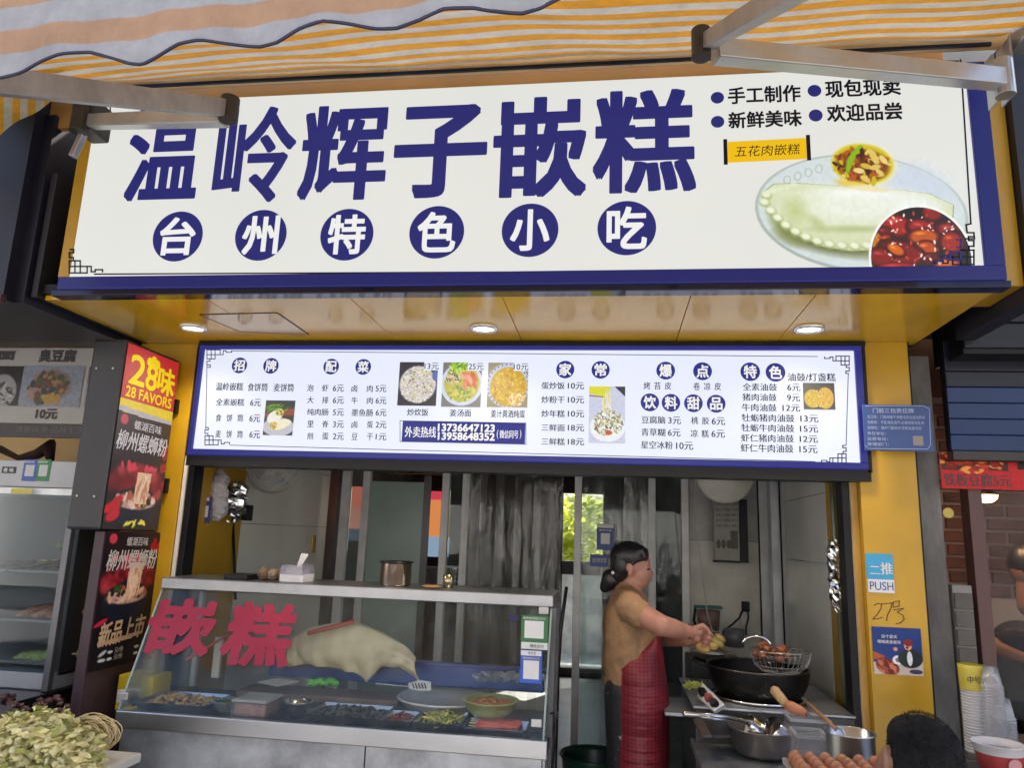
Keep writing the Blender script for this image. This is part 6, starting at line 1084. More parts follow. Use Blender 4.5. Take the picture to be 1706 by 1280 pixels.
b_ = B().tube([atY(1345, 1172, 2.85), atY(1380, 1203, 2.68), atY(1392, 1216, 2.62)], [.006, .007, .006], 8); tag(b_.build('wooden_stick', mat('brown_stick', (.28, .15, .07), .6), smooth=True), 'thin brown wooden stick leaning into the steel pot', 'stick')
# egg tray
EY0 = 2.32; ez = atY(1390, 1262, 2.45).z-.045; nE = (6, 5)
ex0, ex1 = atY(1318, 1262, 2.55).x, atY(1450, 1262, 2.55).x; px_ = (ex1-ex0)/5
et = thing('egg_tray', 'grey pulp tray filled with brown eggs at the front of the work table', 'egg tray', (ex0+.12, EY0+.1, ez-.02))
def etfn(u, v):
    x = ex0-.03+u*(ex1-ex0+.06); y = EY0-.03+v*(px_*4+.06); zz = .012*(math.cos((x-ex0)/px_*2*math.pi+math.pi)+math.cos((y-EY0)/px_*2*math.pi+math.pi))*.5; return Vector((x, y, ez-.008+zz*1.0+(.012 if u in (0, 1) or v in (0, 1) else 0)))
o = cloth(etfn, 40, 34, 'tray', mat('pulp_grey', (.30, .27, .26), .9, 0, .15, 20, .3, 100), et); md = o.modifiers.new('thickness', 'SOLIDIFY'); md.thickness = .003
B().box(ex0-.03, ex1+.03, EY0-.03, EY0+px_*4+.03, TZ, ez-.024).build('trays_below', mat('pulp_grey', (.30, .27, .26), .9), et, bevel=.004)
egg = B(); egg.lathe([(0, -.0245)]+[(.0208*math.sin(t)*(1+.08*math.cos(t)), -.0245*math.cos(t)) for t in np.linspace(.2, 2.95, 11)]+[(0, .0245)], (0, 0, 0), 16)
eg0 = egg.build('egg', mat('brown_eggshell', (.37, .15, .075), .45, 0, .12, 14, .05, 200, sub=.1), smooth=True); eg1m = mat('pale_eggshell', (.55, .30, .19), .45, 0, .1, 14, .05, 200, sub=.1)
first = True
for j in range(5):
    for i in range(6):
        o = eg0 if first else eg0.copy()
        if not first: COL.objects.link(o)
        first = False; o.location = (ex0+i*px_, EY0+j*px_, ez-.008+random.uniform(0, .004)); o.rotation_euler = (random.uniform(-.12, .12), random.uniform(-.12, .12), random.random()*6); WL[o.name] = o.location.copy()
        tag(o, 'brown egg in the pulp tray, %s from the left in the %s' % (ORD[i], ('nearest row', 'second nearest row', 'middle row', 'second farthest row', 'farthest row')[j]), 'egg', 'brown eggs in the pulp tray')
# ---------------------------------------------------------------- things on the kitchen walls
PGm = PlY(5.0)
mb_ = thing('wall_menu', 'dim white menu lightbox hanging on the wall above the wok', 'menu box', PGm.at(1215, 938)); b_ = B(); rect(b_, PGm, 1190, 834, 1232, 934, 0, .06); b_.build('white_face', mat('dim_menu_face', (.30, .29, .27), .4), mb_, bevel=.003); b_ = B(); rect(b_, PlY(4.99), 1233, 832, 1246, 938, 0, .06); rect(b_, PlY(4.99), 1189, 934.5, 1233, 938, 0, .06); b_.build('dark_case', BLACK, mb_)
b_ = B()
for r in range(7):
    for c_ in range(3):
        if r < 5 or c_ == 9: text(b_, random.choice(('奶茶12', '柠檬8', '咖啡15', '果汁9', '豆浆3')), (1192+c_*13.5, 838+r*9, 1203+c_*13.5, 843+r*9), PGm, .002, .02)
for k in range(3): b_.disc(PGm.at(1197+8.5*k, 907)+PGm.n*.002, .014, (1, 0, 0), (0, 0, 1), 20, .028)
rect(b_, PGm, 1217, 885, 1229, 915, .002); b_.build('dark_print', mat('menu_print', (.09, .08, .08), .5), mb_, fix=False)
dz = W_(1208, 800, 4.1); b_ = B(); Rm = Matrix.Rotation(math.radians(90), 3, 'X'); rr_ = (W_(1258, 800, 4.1).x-W_(1159, 800, 4.1).x)/2; hd = thing('round_tray', 'round white tray hanging high behind the opening above the cook', 'tray', dz)
B().lathe([(0, 0), (rr_*.93, 0), (rr_, -.012), (rr_, -.016), (rr_*.92, -.006), (0, -.006)], dz+Vector((0, 0, .03)), 40, Rm).build('disc', mat('cream_enamel', (.40, .40, .36), .35), hd, smooth=True)
for a in (-.15, 3.3): B().ell(dz+Vector((math.cos(a)*rr_*.93, -.005, math.sin(a)*rr_+.05)), .012, .006, .018, None, 10, 8).build('blue_clip', mat('blue_clip', (.08, .20, .6), .3), hd, smooth=True)
b_ = B().tube([W_(x, y, 4.5) for x, y in ((1155, 790), (1158, 840), (1163, 900), (1170, 960), (1178, 1020), (1186, 1050), (1205, 1065))], .0035, 6); tag(b_.build('white_cable', mat('pale_cord', (.45, .45, .43), .5), smooth=True), 'pale cable hanging down the wall between menu box and cook', 'cable')
kt = thing('hanging_pan', 'dusky pink pot in a black frame hanging on the wall behind the hands', 'pan', W_(1175, 1040, 4.7)); kc = W_(1180, 1035, 4.7)
B().lathe([(0, -.05), (.06, -.05), (.07, .06), (.0, .065)], kc, 28).build('pot_body', mat('dusky_pink', (.20, .12, .11), .4), kt, smooth=True); B().tube([kc+Vector((-.075, -.02, .08)), kc+Vector((-.085, -.02, 0)), kc+Vector((-.06, -.02, -.07)), kc+Vector((0, -.02, -.09))], .008, 8).build('frame', BLACK, kt, smooth=True); B().ell(kc+Vector((.03, 0, -.11)), .06, .05, .05, None, 16, 10).build('black_base', BLACK, kt, smooth=True); B().box(kc.x-.08, kc.x+.08, kc.y-.04, kc.y+.04, kc.z+.07, kc.z+.085).build('teal_lid', mat('teal_plastic', (.02, .13, .14), .4), kt, bevel=.004)
so = thing('wall_socket', 'white wall sockets with black plugs and cords above the wok', 'socket', W_(1240, 1030, 5.15)); 
for x0, y0, x1, y1, m in ((1236, 1003, 1249, 1020, BLACK), (1234, 1022, 1247, 1042, mat('white_socket', (.6, .6, .6), .4)), (1235, 1056, 1246, 1068, mat('white_socket', (.6, .6, .6), .4))): b_ = B(); rect(b_, PlY(5.17), x0, y0, x1, y1, 0, .02); b_.build('socket_box', m, so, bevel=.003)
B().tube([W_(x, y, 5.1) for x, y in ((1238, 1015), (1232, 1030), (1218, 1043), (1205, 1052), (1203, 1075))], .006, 7).build('cord', BLACK, so, smooth=True); B().tube([W_(x, y, 5.1) for x, y in ((1245, 1015), (1247, 1030), (1243, 1045), (1243, 1060))], .005, 7).build('cord', BLACK, so, smooth=True)
for x, y, r in ((1222, 1062, .05), (1226, 1080, .05)):
    pass
b_ = B().lathe([(0, 0), (.05, 0), (.055, .09), (0, .095)], W_(1224, 1078, 4.3), 24); tag(b_.build('grey_canister', mat('grey_plastic', (.10, .10, .11), .4), smooth=True), 'dark grey canister behind the wok', 'canister')
# steam pipe with foil, right
fp = thing('gas_pipe', 'thin grey pipe wrapped in crinkled foil on the right yellow kitchen wall', 'pipe', (XR-.03, 3.58, 0)); PFX = 3.58
px1 = W_(1398, 1000, PFX).x; B().tube([(px1-.012, PFX, 2.3), (px1-.005, PFX, 1.6), (px1+.004, PFX, .85)], .011, 10).build('pipe', mat('grey_green_pipe', (.17, .19, .16), .4, .4), fp, smooth=True)
def crinkle(p0, p1, r, name, m, parent, n=26, k=18, amp=.35):
    vs = []; fs = []; p0, p1 = Vector(p0), Vector(p1)
    for i in range(n):
        t = i/(n-1); c = p0.lerp(p1, t); q = r*min(1, 4*t+.4, 4*(1-t)+.4)
        for j in range(k): a = 2*math.pi*j/k; rr = q*(1+random.uniform(-amp, amp)*.6); vs.append(c+Vector((rr*math.cos(a), rr*math.sin(a)*.8, random.uniform(-.004, .004))))
    for i in range(n-1):
        for j in range(k): j2 = (j+1) % k; fs.append((i*k+j, i*k+j2, (i+1)*k+j2, (i+1)*k+j))
    fs += [tuple(range(k)), tuple(range((n-1)*k, n*k))]; return B().add(vs, fs).build(name, m, parent)
FOIL = mat('crinkled_foil', (.72, .74, .76), .16, 1, .1)
crinkle((px1-.006, PFX, W_(1398, 900, PFX).z), (px1, PFX, W_(1400, 1020, PFX).z), .036, 'foil_wrap', FOIL, fp)
b_ = B(); rect(b_, PlY(3.5), 1395, 836, 1407, 884, 0, .003); o = tag(b_.build('small_label', mat('white_sticker', (.62, .64, .70), .35)), 'small upright white and blue label high on the right kitchen wall', 'label'); b_ = B(); rect(b_, PlY(3.5), 1397.5, 841, 1404.5, 878, .0015, .0004); b_.build('blue_stripe', mat('blue_card', (.03, .07, .32), .4), o)
# left wall: bags, fan, poles
b1 = crinkle(W_(366, 782, 3.62), W_(360, 868, 3.62), .052, 'plastic_bag', glass('milky_bag', (.8, .78, .8), .8, .8, (.42, .40, .42)), None, 22, 16, .22); tag(b1, 'milky plastic bag hanging at the upper left inside the opening', 'bag')
b2_ = crinkle(W_(398, 802, 3.7), W_(386, 870, 3.7), .055, 'foil_bag', FOIL, None, 16, 14, .5); tag(b2_, 'shiny crinkled silver foil bag hanging right of the milky bag', 'bag')
b_ = B(); rect(b_, PlY(3.55), 334, 828, 351, 872, 0, .003); o = tag(b_.build('small_label', mat('blue_violet_label', (.05, .05, .22), .4)), 'small navy and white label on the left yellow inner wall', 'label'); b_ = B(); rect(b_, PlY(3.55), 336, 829, 349, 835, .0015, .0004); rect(b_, PlY(3.55), 338, 843, 347, 862, .0015, .0004); b_.build('white_field', mat('white_sticker', (.62, .64, .70), .35), o)
b_ = B().tube([W_(356, 868, 3.72), W_(345, 965, 3.72), W_(340, 1000, 3.72)], .016, 12); tag(b_.build('metal_pole', ALU, smooth=True), 'grey metal pole below the hanging bags', 'pole')
b_ = B().tube([W_(388, 870, 3.85), W_(391, 955, 3.85), W_(392, 1000, 3.85)], .008, 8); tag(b_.build('black_pole', BLACK, smooth=True), 'thin black pole under the silver foil bag', 'pole')
fc = W_(458, 775, 3.95); fn_ = thing('wall_fan', 'round white wall fan cut off by the menu board at upper left', 'fan', fc); fr_ = (W_(502, 775, 3.95).x-W_(415, 775, 3.95).x)/2
FANW = mat('fan_white', (.50, .50, .49), .35, 0, .05)
for r, z in ((fr_, .0), (fr_*.82, -.03), (fr_*.62, -.045), (fr_*.42, -.055), (fr_*.25, -.06)): B().tube([fc+Vector((r*math.cos(a), z, r*math.sin(a)*1.0)) for a in np.linspace(0, 6.29, 41)], .006 if z == 0 else .0022, 6, False).build('ring_wire', FANW, fn_, smooth=True)
b_ = B()
for k in range(60): a = k*math.pi/30; b_.tube([fc+Vector((r*math.cos(a), z, r*math.sin(a))) for r, z in ((fr_, 0), (fr_*.8, -.031), (fr_*.5, -.052), (fr_*.2, -.06))], .0011, 4)
b_.build('grille_wires', FANW, fn_, kind='stuff'); B().lathe([(0, -.01), (fr_*.24, -.01), (fr_*.24, .03), (0, .04)], fc+Vector((0, -.04, 0)), 24, Rm).build('hub', FANW, fn_, smooth=True)
for k in range(4): a = k*math.pi/2+.4; B().prism([fc+Vector((.03*math.cos(a), 0, .03*math.sin(a))), fc+Vector((fr_*.8*math.cos(a-.3), -.01, fr_*.8*math.sin(a-.3))), fc+Vector((fr_*.85*math.cos(a+.3), .015, fr_*.85*math.sin(a+.3)))], (0, .003, 0)).build('blade', mat('fan_blade', (.30, .34, .38), .3), fn_)
B().tube([fc+Vector((0, .03, 0)), fc+Vector((-.02, .12, .03)), Vector((XL-.02, fc.y+.1, fc.z+.05))], .018, 10).build('wall_arm', FANW, fn_, smooth=True); B().lathe([(fr_*1.02, .0), (fr_*1.05, .015), (fr_*1.02, .03)], fc, 40, Rm).build('rim_band', FANW, fn_, smooth=True)
# ================================================================ people
def blob(bl, p, q, r1, r2, ys=1.0, n=None):        # a tapering rounded limb from p to q, ys: thickness across the picture
    p, q = Vector(p), Vector(q); L = (q-p).length; n = n or max(2, int(L/(min(r1, r2)*.35))+1)
    for i in range(n):
        t = i/(n-1) if n > 1 else 0; r = r1+(r2-r1)*t; bl.ell(p.lerp(q, t), r, r*ys, r, None, 14, 10)
def remesh(o, vox, smooth=6, f=.6):
    m = o.modifiers.new('union', 'REMESH'); m.mode = 'VOXEL'; m.voxel_size = vox; m.use_smooth_shade = True
    s = o.modifiers.new('soft', 'SMOOTH'); s.factor = f; s.iterations = smooth
    return o
SKIN = mat('skin', (.40, .19, .135), .5, 0, .14, 14, .04, 150, sub=.15); HAIR = mat('black_hair', (.012, .010, .012), .38, 0, .3, 30, .35, 120, (1, 1, .2)); 
QY = 3.62
def W(px, py, dy=0): return atY(px, py, QY+dy)
def hand(bl, wrist, d, side, s=1.0, curl=1.0, thumb=True):
    """a fist closed on a handle: palm, four fingers of different length with knuckle bends, thumb; d forearm direction, side: towards the thumb"""
    d = Vector(d).normalized(); side = Vector(side); side = (side-d*side.dot(d)).normalized(); dn = d.cross(side)
    if dn.z > 0: dn = -dn
    pc = wrist+d*.045*s; 
    for a, b, r in ((0, 0, .026), (.025, .012, .024), (.025, -.014, .024), (.04, .022, .017), (.04, .007, .018), (.04, -.008, .018), (.04, -.022, .016)): bl.ell(wrist+d*((.02+a)*s)+side*(b*s), r*s*.9, r*s*.9, r*s*.8, None, 12, 8)
    for k, (o, L) in enumerate(((.030, .040), (.010, .044), (-.010, .041), (-.029, .033))):
        a0 = wrist+d*.068*s+side*(o*s); p1 = a0+(d*.85+dn*.35).normalized()*L*.75*s; p2 = p1+(d*(.35-.7*curl)+dn*.95).normalized()*L*.62*s; p3 = p2+(-d*.8*curl+dn*.25).normalized()*L*.5*s
        blob(bl, a0, p1, .0098*s, .0092*s); blob(bl, p1, p2, .0092*s, .0085*s); blob(bl, p2, p3, .0085*s, .0075*s)
    if thumb:
        a0 = wrist+d*.022*s+side*.024*s; p1 = a0+(side*.8+d*.7+dn*.3).normalized()*.034*s; p2 = p1+(d*.9+dn*.6-side*.3).normalized()*.030*s; blob(bl, a0, p1, .0125*s, .011*s); blob(bl, p1, p2, .011*s, .009*s)
pe = thing('person', 'cook with tied black hair, tan blouse and red dotted apron reaching over the wok', 'person', (W(1058, 1200).x, QY, 0))
b = B(); hc = W(1054, 943)
# head: skull, face, jaw, nose, lips, chin, ears
b.ell(hc+Vector((-.006, 0, .018)), .088, .074, .088, None, 20, 14); b.ell(W(1066, 955), .056, .060, .072, None, 18, 12); b.ell(W(1069, 968), .036, .045, .036, None, 14, 10); b.ell(W(1074, 974), .020, .026, .018, None, 12, 8)
b.ell(W(1060, 970), .045, .055, .035, None, 14, 10)
blob(b, W(1079.5, 944.0), W(1085, 955.0), .009, .0115, .9); b.ell(W(1086.5, 956), .010, .012, .009, None, 10, 8); b.ell(W(1080, 958), .010, .016, .008, None, 10, 8)
b.ell(W(1080.5, 962.5), .011, .020, .0065, None, 10, 8); b.ell(W(1080, 967.8), .011, .018, .007, None, 10, 8); b.ell(W(1078, 941), .012, .05, .010, None, 12, 8)
for s in (-1, 1):
    e = W(1048.5, 947)+Vector((0, s*.072, 0)); b.ell(e, .016, .009, .028, Matrix.Rotation(-.15, 3, 'Y'), 12, 8); b.ell(e+Vector((.0, s*.004, -.026)), .009, .007, .010, None, 8, 6); b.ell(W(1070, 957)+Vector((0, s*.038, 0)), .024, .018, .022, None, 10, 8)
blob(b, W(1052, 972), W(1046, 998), .052, .058, .95); 
# trunk, inside the clothes
blob(b, W(1047, 1010), W(1052, 1120), .095, .105, 1.45, 8); blob(b, W(1054, 1120), W(1058, 1190), .110, .120, 1.35, 6)
for s in (-1, 1): blob(b, W(1058, 1190)+Vector((0, s*.085, 0)), Vector((W(1060, 1190).x, QY+s*.09, .5)), .088, .062); blob(b, Vector((W(1060, 1190).x, QY+s*.09, .5)), Vector((W(1060, 1190).x-.01, QY+s*.09, .09)), .058, .04); blob(b, Vector((W(1060, 1190).x-.03, QY+s*.09, .06)), Vector((W(1060, 1190).x+.13, QY+s*.1, .045)), .04, .032)
# near arm: shoulder, elbow, wrist
sN, eN, wN = W(1050, 1013, -.17), W(1102, 1043, -.25), W(1148, 1053, -.14)
blob(b, sN, eN, .050, .046); blob(b, eN, W(1122, 1048, -.205), .046, .041); blob(b, W(1122, 1048, -.205), wN, .041, .027)
hand(b, wN, W(1170, 1062, -.1)-wN, (0, -.3, 1), 1.02)
sF, eF, wF = W(1056, 1012, .16), W(1104, 1062, .14), W(1146, 1068, -.02)
blob(b, sF, eF, .050, .044); blob(b, eF, wF, .044, .027); hand(b, wF, W(1172, 1066, -.04)-wF, (0, -.4, 1), .98)
body = b.build('body', SKIN, pe, fix=False); remesh(body, .0052, 4, .5)
# eyes, brows, lips
for s in (-1, 1):
    B().ell(W(1078, 948.6)+Vector((.001, s*.033, 0)), .011, .014, .006, None, 10, 8).build('eye', mat('dark_eye', (.02, .015, .012), .15), pe, smooth=True)
    B().tube([W(1077, 944.5)+Vector((.002, s*.018, 0)), W(1078, 943)+Vector((-.001, s*.032, 0)), W(1075, 943.5)+Vector((-.008, s*.047, 0))], [.004, .0045, .003], 6).build('eyebrow', HAIR, pe, smooth=True)
B().ell(W(1082, 965.0), .0115, .022, .007, None, 12, 8).build('lips', mat('lip_red', (.30, .07, .06), .4), pe, smooth=True)
# hair
b = B(); b.ell(W(1048, 927), .092, .086, .070, None, 22, 16); b.ell(W(1036, 941), .056, .080, .078, None, 18, 12); b.ell(W(1030, 955), .042, .062, .048, None, 16, 10); b.ell(W(1060, 923), .060, .076, .044, None, 16, 10)
for k in range(9):
    y = -.07+.0175*k; blob(b, W(1068, 919, y*.9), W(1080-abs(y)*70, 931+2*(k % 2), y*.95), .018, .008); 
blob(b, W(1056, 930, -.066), W(1054, 942, -.074), .014, .006); blob(b, W(1056, 930, .066), W(1054, 942, .074), .014, .006)
remesh(b.build('hair', HAIR, pe, fix=False), .006, 3, .5)
b = B(); b.ell(W(1017, 962), .040, .045, .038, None, 16, 12); blob(b, W(1018, 966), W(1008, 979), .045, .026, 1.05); b.ell(W(1030, 958), .03, .035, .028, None, 12, 8); remesh(b.build('bun', HAIR, pe, fix=False), .006, 3, .5)
B().ell(W(1022, 955, -.045), .011, .009, .009, None, 10, 8).build('hair_tie', mat('pearl', (.65, .63, .6), .2), pe, smooth=True)
# blouse
TAN = mat('tan_cloth', (.285, .165, .085), .75, 0, .12, 5, .25, 90); b = B()
blob(b, W(1046, 1003), W(1044, 1028), .074, .108, 1.48, 8); blob(b, W(1044, 1028), W(1046, 1062), .108, .116, 1.44, 8); blob(b, W(1046, 1062), W(1050, 1112), .116, .124, 1.36, 8); blob(b, W(1052, 1112), W(1047, 1142), .122, .112, 1.35, 6); b.ell(W(1075, 1055), .075, .13, .075, None, 14, 10)
blob(b, W(1041, 992), W(1050, 1012, -.15), .058, .066, 1.0, 8); blob(b, W(1041, 992), W(1050, 1012, .15), .058, .066, 1.0, 8)
blob(b, W(1050, 1014, -.165), W(1065, 1025, -.19), .062, .061, 1.0, 6); blob(b, W(1054, 1012, .16), W(1070, 1028, .15), .064, .060, 1.0, 6); blob(b, W(1043, 985), W(1045, 995), .058, .062, 1.0, 3)
sh_ = b.build('blouse', TAN, pe, fix=False); remesh(sh_, .0085, 7, .6)
tx = bpy.data.textures.new('cloth_folds', 'CLOUDS'); tx.noise_scale = .07; md = sh_.modifiers.new('folds', 'DISPLACE'); md.texture = tx; md.strength = .024; md.mid_level = .5; md.texture_coords = 'GLOBAL'
B().tube([W(1041, 987, -.085), W(1052, 994, -.11), W(1066, 1006, -.115), W(1079, 1014, -.09)], [.006]*4, 6).build('neck_trim', mat('black_trim', (.012, .010, .010), .6), pe, smooth=True)
B().tube([W(1034, 978, -.052), W(1043, 983, -.066), W(1055, 989, -.064), W(1066, 1000, -.05), W(1070, 1010, -.04)], [.004]*5, 6).build('apron_strap', mat('dark_red_strap', (.22, .03, .02), .6), pe, smooth=True)
# apron
def dots_mat():
    m, nt, bs_ = new_mat('red_dotted_apron'); N, L = nt.nodes, nt.links; geo = N.new('ShaderNodeNewGeometry'); sp = N.new('ShaderNodeSeparateXYZ'); L.new(geo.outputs['Position'], sp.inputs[0])
    def tri(inp, per, off=0):
        a = N.new('ShaderNodeMath'); a.operation = 'MULTIPLY_ADD'; a.inputs[1].default_value = 1/per; a.inputs[2].default_value = off; L.new(inp, a.inputs[0]); f = N.new('ShaderNodeMath'); f.operation = 'FRACT'; L.new(a.outputs[0], f.inputs[0]); s = N.new('ShaderNodeMath'); s.operation = 'SUBTRACT'; s.inputs[1].default_value = .5; L.new(f.outputs[0], s.inputs[0]); p = N.new('ShaderNodeMath'); p.operation = 'POWER'; p.inputs[1].default_value = 2; L.new(s.outputs[0], p.inputs[0]); return p.outputs[0]
    ad0 = N.new('ShaderNodeMath'); ad0.operation = 'ADD'; L.new(sp.outputs[0], ad0.inputs[0]); ad0.inputs[1].default_value = 0
    a, c = tri(ad0.outputs[0], .0165), tri(sp.outputs[2], .0145); ad = N.new('ShaderNodeMath'); ad.operation = 'ADD'; L.new(a, ad.inputs[0]); L.new(c, ad.inputs[1])
    mr = N.new('ShaderNodeMapRange'); mr.inputs[1].default_value = .05; mr.inputs[2].default_value = .09; L.new(ad.outputs[0], mr.inputs[0]); mx = N.new('ShaderNodeMixRGB'); mx.inputs[1].default_value = (.05, .008, .014, 1); mx.inputs[2].default_value = (.19, .010, .022, 1); L.new(mr.outputs[0], mx.inputs[0]); L.new(mx.outputs[0], bs_.inputs['Base Color']); bs_.inputs['Roughness'].default_value = .55; return m
AP = dots_mat(); b = B()
for i in range(34):
    t = i/33; z0, z1 = W(1088, 1062).z, .45; z = z0+(z1-z0)*t; py = 1062+(z0-z)/.0029
    xf = W(1098, 1100).x+.035*min(1, t*3); xb = W(1080-58*min(1, t*8)**1.5, 1100).x-.0*t; hw = .12+.095*min(1, t*5)
    b.ell(((xf+xb)/2, QY, z), max(.02, (xf-xb)/2+.012), hw+.012*math.sin(t*20)*t, .03, None, 22, 8)
ao = b.build('apron', AP, pe, fix=False); remesh(ao, .009, 6, .6)
# trousers
b = B()
for s in (-1, 1): blob(b, Vector((W(1042, 1140).x, QY+s*.065, W(1042, 1150).z)), Vector((W(1046, 1140).x, QY+s*.075, .12)), .098, .07, 1.0, 24)
FLO = mat('black_floral', (.012, .012, .014), .6, 0, .1, 24, 0, 60, col2=(.30, .28, .27), thr=(.32, .36)); remesh(b.build('trousers', FLO, pe, fix=False), .01, 4, .5)
# bracelet
B().tube([wN+(W(1170, 1062, -.1)-wN).normalized()*.0+Vector((0, math.cos(a)*.031, math.sin(a)*.031)) for a in np.linspace(0, 6.29, 25)], .0025, 6, False).build('bracelet', mat('gold', (.8, .55, .2), .25, 1), pe, smooth=True)
# ---- man seated at lower right, seen from behind
MYY = 1.85; Q = lambda x, y, dy=0: atY(x, y, MYY+dy); hm = Q(1538, 1262)
pm = thing('person', 'man with short greying black hair seated at the lower right, seen from behind', 'person', (hm.x, MYY, 0)); b = B()
SK2 = mat('skin_tanned', (.30, .15, .10), .5, 0, .1, 10, .05, 120, sub=.1)
b.ell(hm+Vector((0, 0, -.01)), .066, .084, .080, None, 20, 14); b.ell(hm+Vector((-.03, .05, -.05)), .055, .055, .06, None, 14, 10); b.ell(hm+Vector((-.045, .095, -.03)), .012, .014, .02, None, 10, 8); b.ell(hm+Vector((-.03, .075, -.085)), .03, .03, .02, None, 10, 8)
for s in (-1, 1): b.ell(hm+Vector((s*.073-.004, .0, -.012)), .010, .022, .034, Matrix.Rotation(s*.2, 3, 'Z'), 12, 8)
blob(b, hm+Vector((0, -.02, -.08)), hm+Vector((0, -.04, -.19)), .056, .06); cz = hm.z-.24
blob(b, Vector((hm.x, MYY-.04, cz)), Vector((hm.x, MYY-.02, .52)), .10, .12, 1.0, 12); b.ell((hm.x, MYY-.04, cz-.04), .17, .09, .09, None, 16, 10)
for s in (-1, 1):
    blob(b, Vector((hm.x+s*.17, MYY-.04, cz-.02)), Vector((hm.x+s*.22, MYY+.02, cz-.27)), .052, .042); blob(b, Vector((hm.x+s*.22, MYY+.02, cz-.27)), Vector((hm.x+s*.13, MYY+.24, cz-.32)), .04, .028); hand(b, Vector((hm.x+s*.13, MYY+.24, cz-.32)), (-s*.2, 1, -.1), (-s, 0, .3), 1.0, .6)
    blob(b, Vector((hm.x+s*.09, MYY, .50)), Vector((hm.x+s*.13, MYY+.42, .50)), .085, .06); blob(b, Vector((hm.x+s*.13, MYY+.42, .50)), Vector((hm.x+s*.12, MYY+.40, .1)), .056, .038); blob(b, Vector((hm.x+s*.12, MYY+.38, .05)), Vector((hm.x+s*.13, MYY+.54, .04)), .04, .032)
remesh(b.build('body', SK2, pm, fix=False), .007, 4, .5)
HR2 = mat('greying_hair', (.006, .006, .007), .7, 0, .4, 60, .8, 260, col2=(.018, .018, .020), thr=(.45, .75), spec=.12); b = B()
b.ell(hm+Vector((0, -.008, .0)), .071, .090, .086, None, 22, 14); b.ell(hm+Vector((-.022, 0, .034)), .046, .07, .050, None, 16, 10); b.ell(hm+Vector((.026, -.01, .024)), .045, .07, .048, None, 16, 10); b.ell(hm+Vector((0, -.04, -.035)), .072, .062, .06, None, 16, 10); ho = b.build('hair', HR2, pm, fix=False); remesh(ho, .006, 3, .5)
tx2 = bpy.data.textures.new('hair_tufts', 'CLOUDS'); tx2.noise_scale = .012; md = ho.modifiers.new('tufts', 'DISPLACE'); md.texture = tx2; md.strength = .004; md.mid_level = .4; md.texture_coords = 'GLOBAL'
b = B(); hv = []
for k in range(5000):
    th = random.random()*6.283; ph = math.acos(random.uniform(-.35, 1)); n = Vector((math.sin(ph)*math.cos(th), math.sin(ph)*math.sin(th), math.cos(ph))); p = hm+Vector((0, -.008, .008))+Vector((n.x*.068, n.y*.086, n.z*.083)); d = (n+Vector((random.gauss(0, .4), random.gauss(0, .4), random.gauss(0, .4)))).normalized(); s_ = n.orthogonal().normalized()*.0009; b.add([p-s_, p+s_, p+d*random.uniform(.003, .009)], [(0, 1, 2)])
b.build('hair_strands', HR2, pm, fix=False, kind='stuff')
b = B(); blob(b, Vector((hm.x, MYY-.045, cz+.0)), Vector((hm.x, MYY-.02, .50)), .12, .145, 1.0, 12); b.ell((hm.x, MYY-.04, cz-.035), .195, .105, .10, None, 16, 10)
for s in (-1, 1): blob(b, Vector((hm.x+s*.17, MYY-.04, cz-.02)), Vector((hm.x+s*.21, MYY+.0, cz-.18)), .068, .062)
remesh(b.build('shirt', mat('dark_shirt', (.05, .045, .055), .8, 0, .15, 6, .2, 80), pm, fix=False), .01, 6, .6)
b = B()
for s in (-1, 1): blob(b, Vector((hm.x+s*.09, MYY, .50)), Vector((hm.x+s*.13, MYY+.42, .50)), .095, .075); blob(b, Vector((hm.x+s*.13, MYY+.42, .50)), Vector((hm.x+s*.12, MYY+.40, .12)), .072, .055)
remesh(b.build('trousers', mat('dark_trousers', (.03, .03, .035), .8), pm, fix=False), .01, 4, .6)
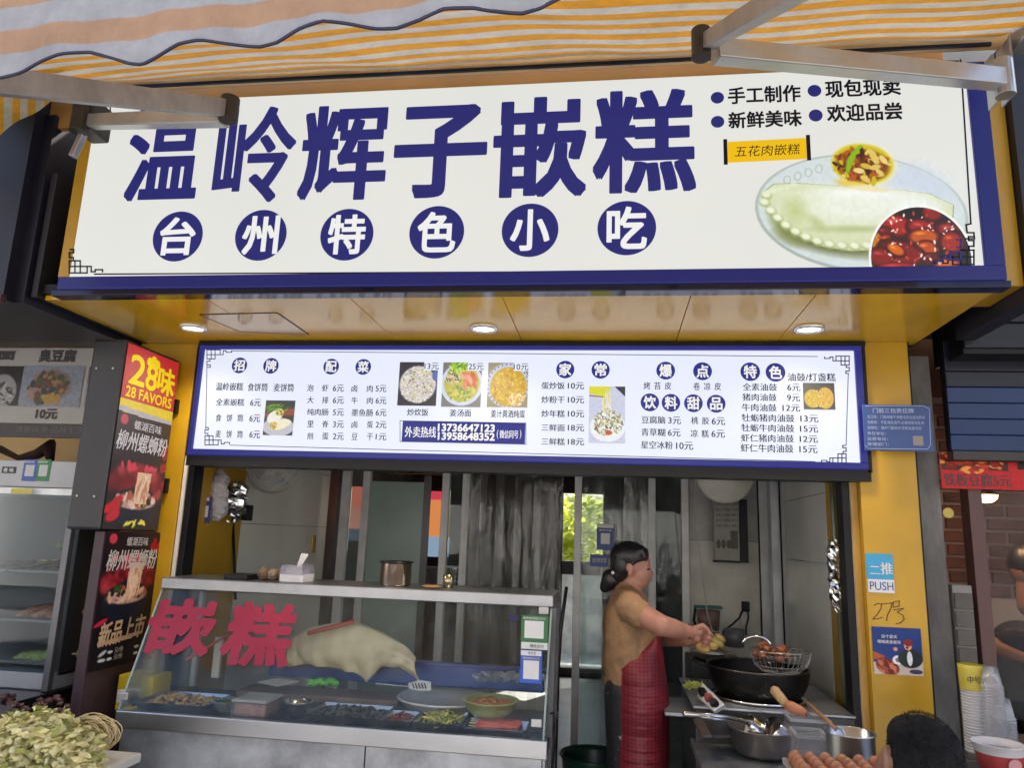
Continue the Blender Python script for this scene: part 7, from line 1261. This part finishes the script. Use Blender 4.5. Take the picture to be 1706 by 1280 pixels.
stl_ = thing('stool', 'low plastic stool under the seated man at lower right', 'stool', (hm.x, MYY, 0)); B().lathe([(0, .39), (.15, .39), (.16, .37), (0, .36)], (hm.x, MYY, 0), 24).build('seat', mat('red_plastic', (.35, .03, .03), .35), stl_, smooth=True)
for i in (-1, 1):
    for j in (-1, 1): B().bar((hm.x+i*.10, MYY+j*.1, .365), (hm.x+i*.14, MYY+j*.14, 0), .03, .03).build('leg', mat('red_plastic', (.35, .03, .03), .35), stl_)
# ---- person bending in the right shop
RY2 = 4.3; R2_ = lambda x, y, dy=0: atY(x, y, RY2+dy); pr2 = thing('person', 'person in dark clothes bending over a counter in the brick-walled right shop', 'person', (R2_(1710, 1100).x, RY2, 0)); b = B()
b.ell(R2_(1712, 945), .085, .09, .105, None, 16, 12); blob(b, R2_(1712, 975), R2_(1716, 1010), .055, .06); blob(b, R2_(1700, 1085), R2_(1720, 1180), .11, .12, 1.3, 8)
blob(b, R2_(1690, 1066, -.14), R2_(1650, 1078, -.18), .045, .040); blob(b, R2_(1650, 1078, -.18), R2_(1708, 1098, -.26), .038, .027); hand(b, R2_(1708, 1098, -.26), (1, -.3, -.2), (0, -1, .2), 1.0, .6)
for s in (-1, 1): blob(b, Vector((R2_(1716, 1180).x, RY2+s*.09, .8)), Vector((R2_(1716, 1180).x, RY2+s*.09, .08)), .085, .045)
remesh(b.build('body', SK2, pr2, fix=False), .008, 4, .5)
b = B(); b.ell(R2_(1700, 1075), .16, .2, .085, None, 18, 12); blob(b, R2_(1704, 1085), R2_(1718, 1170), .15, .15, 1.25, 8); blob(b, R2_(1690, 1068, -.12), R2_(1668, 1074, -.16), .064, .056)
remesh(b.build('dark_shirt', mat('navy_shirt', (.018, .018, .028), .8), pr2, fix=False), .01, 5, .6)
b = B()
for s in (-1, 1): blob(b, Vector((R2_(1716, 1180).x, RY2+s*.09, .85)), Vector((R2_(1716, 1180).x, RY2+s*.09, .1)), .10, .06)
remesh(b.build('trousers', mat('dark_trousers', (.03, .03, .035), .8), pr2, fix=False), .01, 4, .6); B().ell(R2_(1715, 938), .100, .104, .11, None, 16, 12).build('hair', HAIR, pr2, smooth=True)
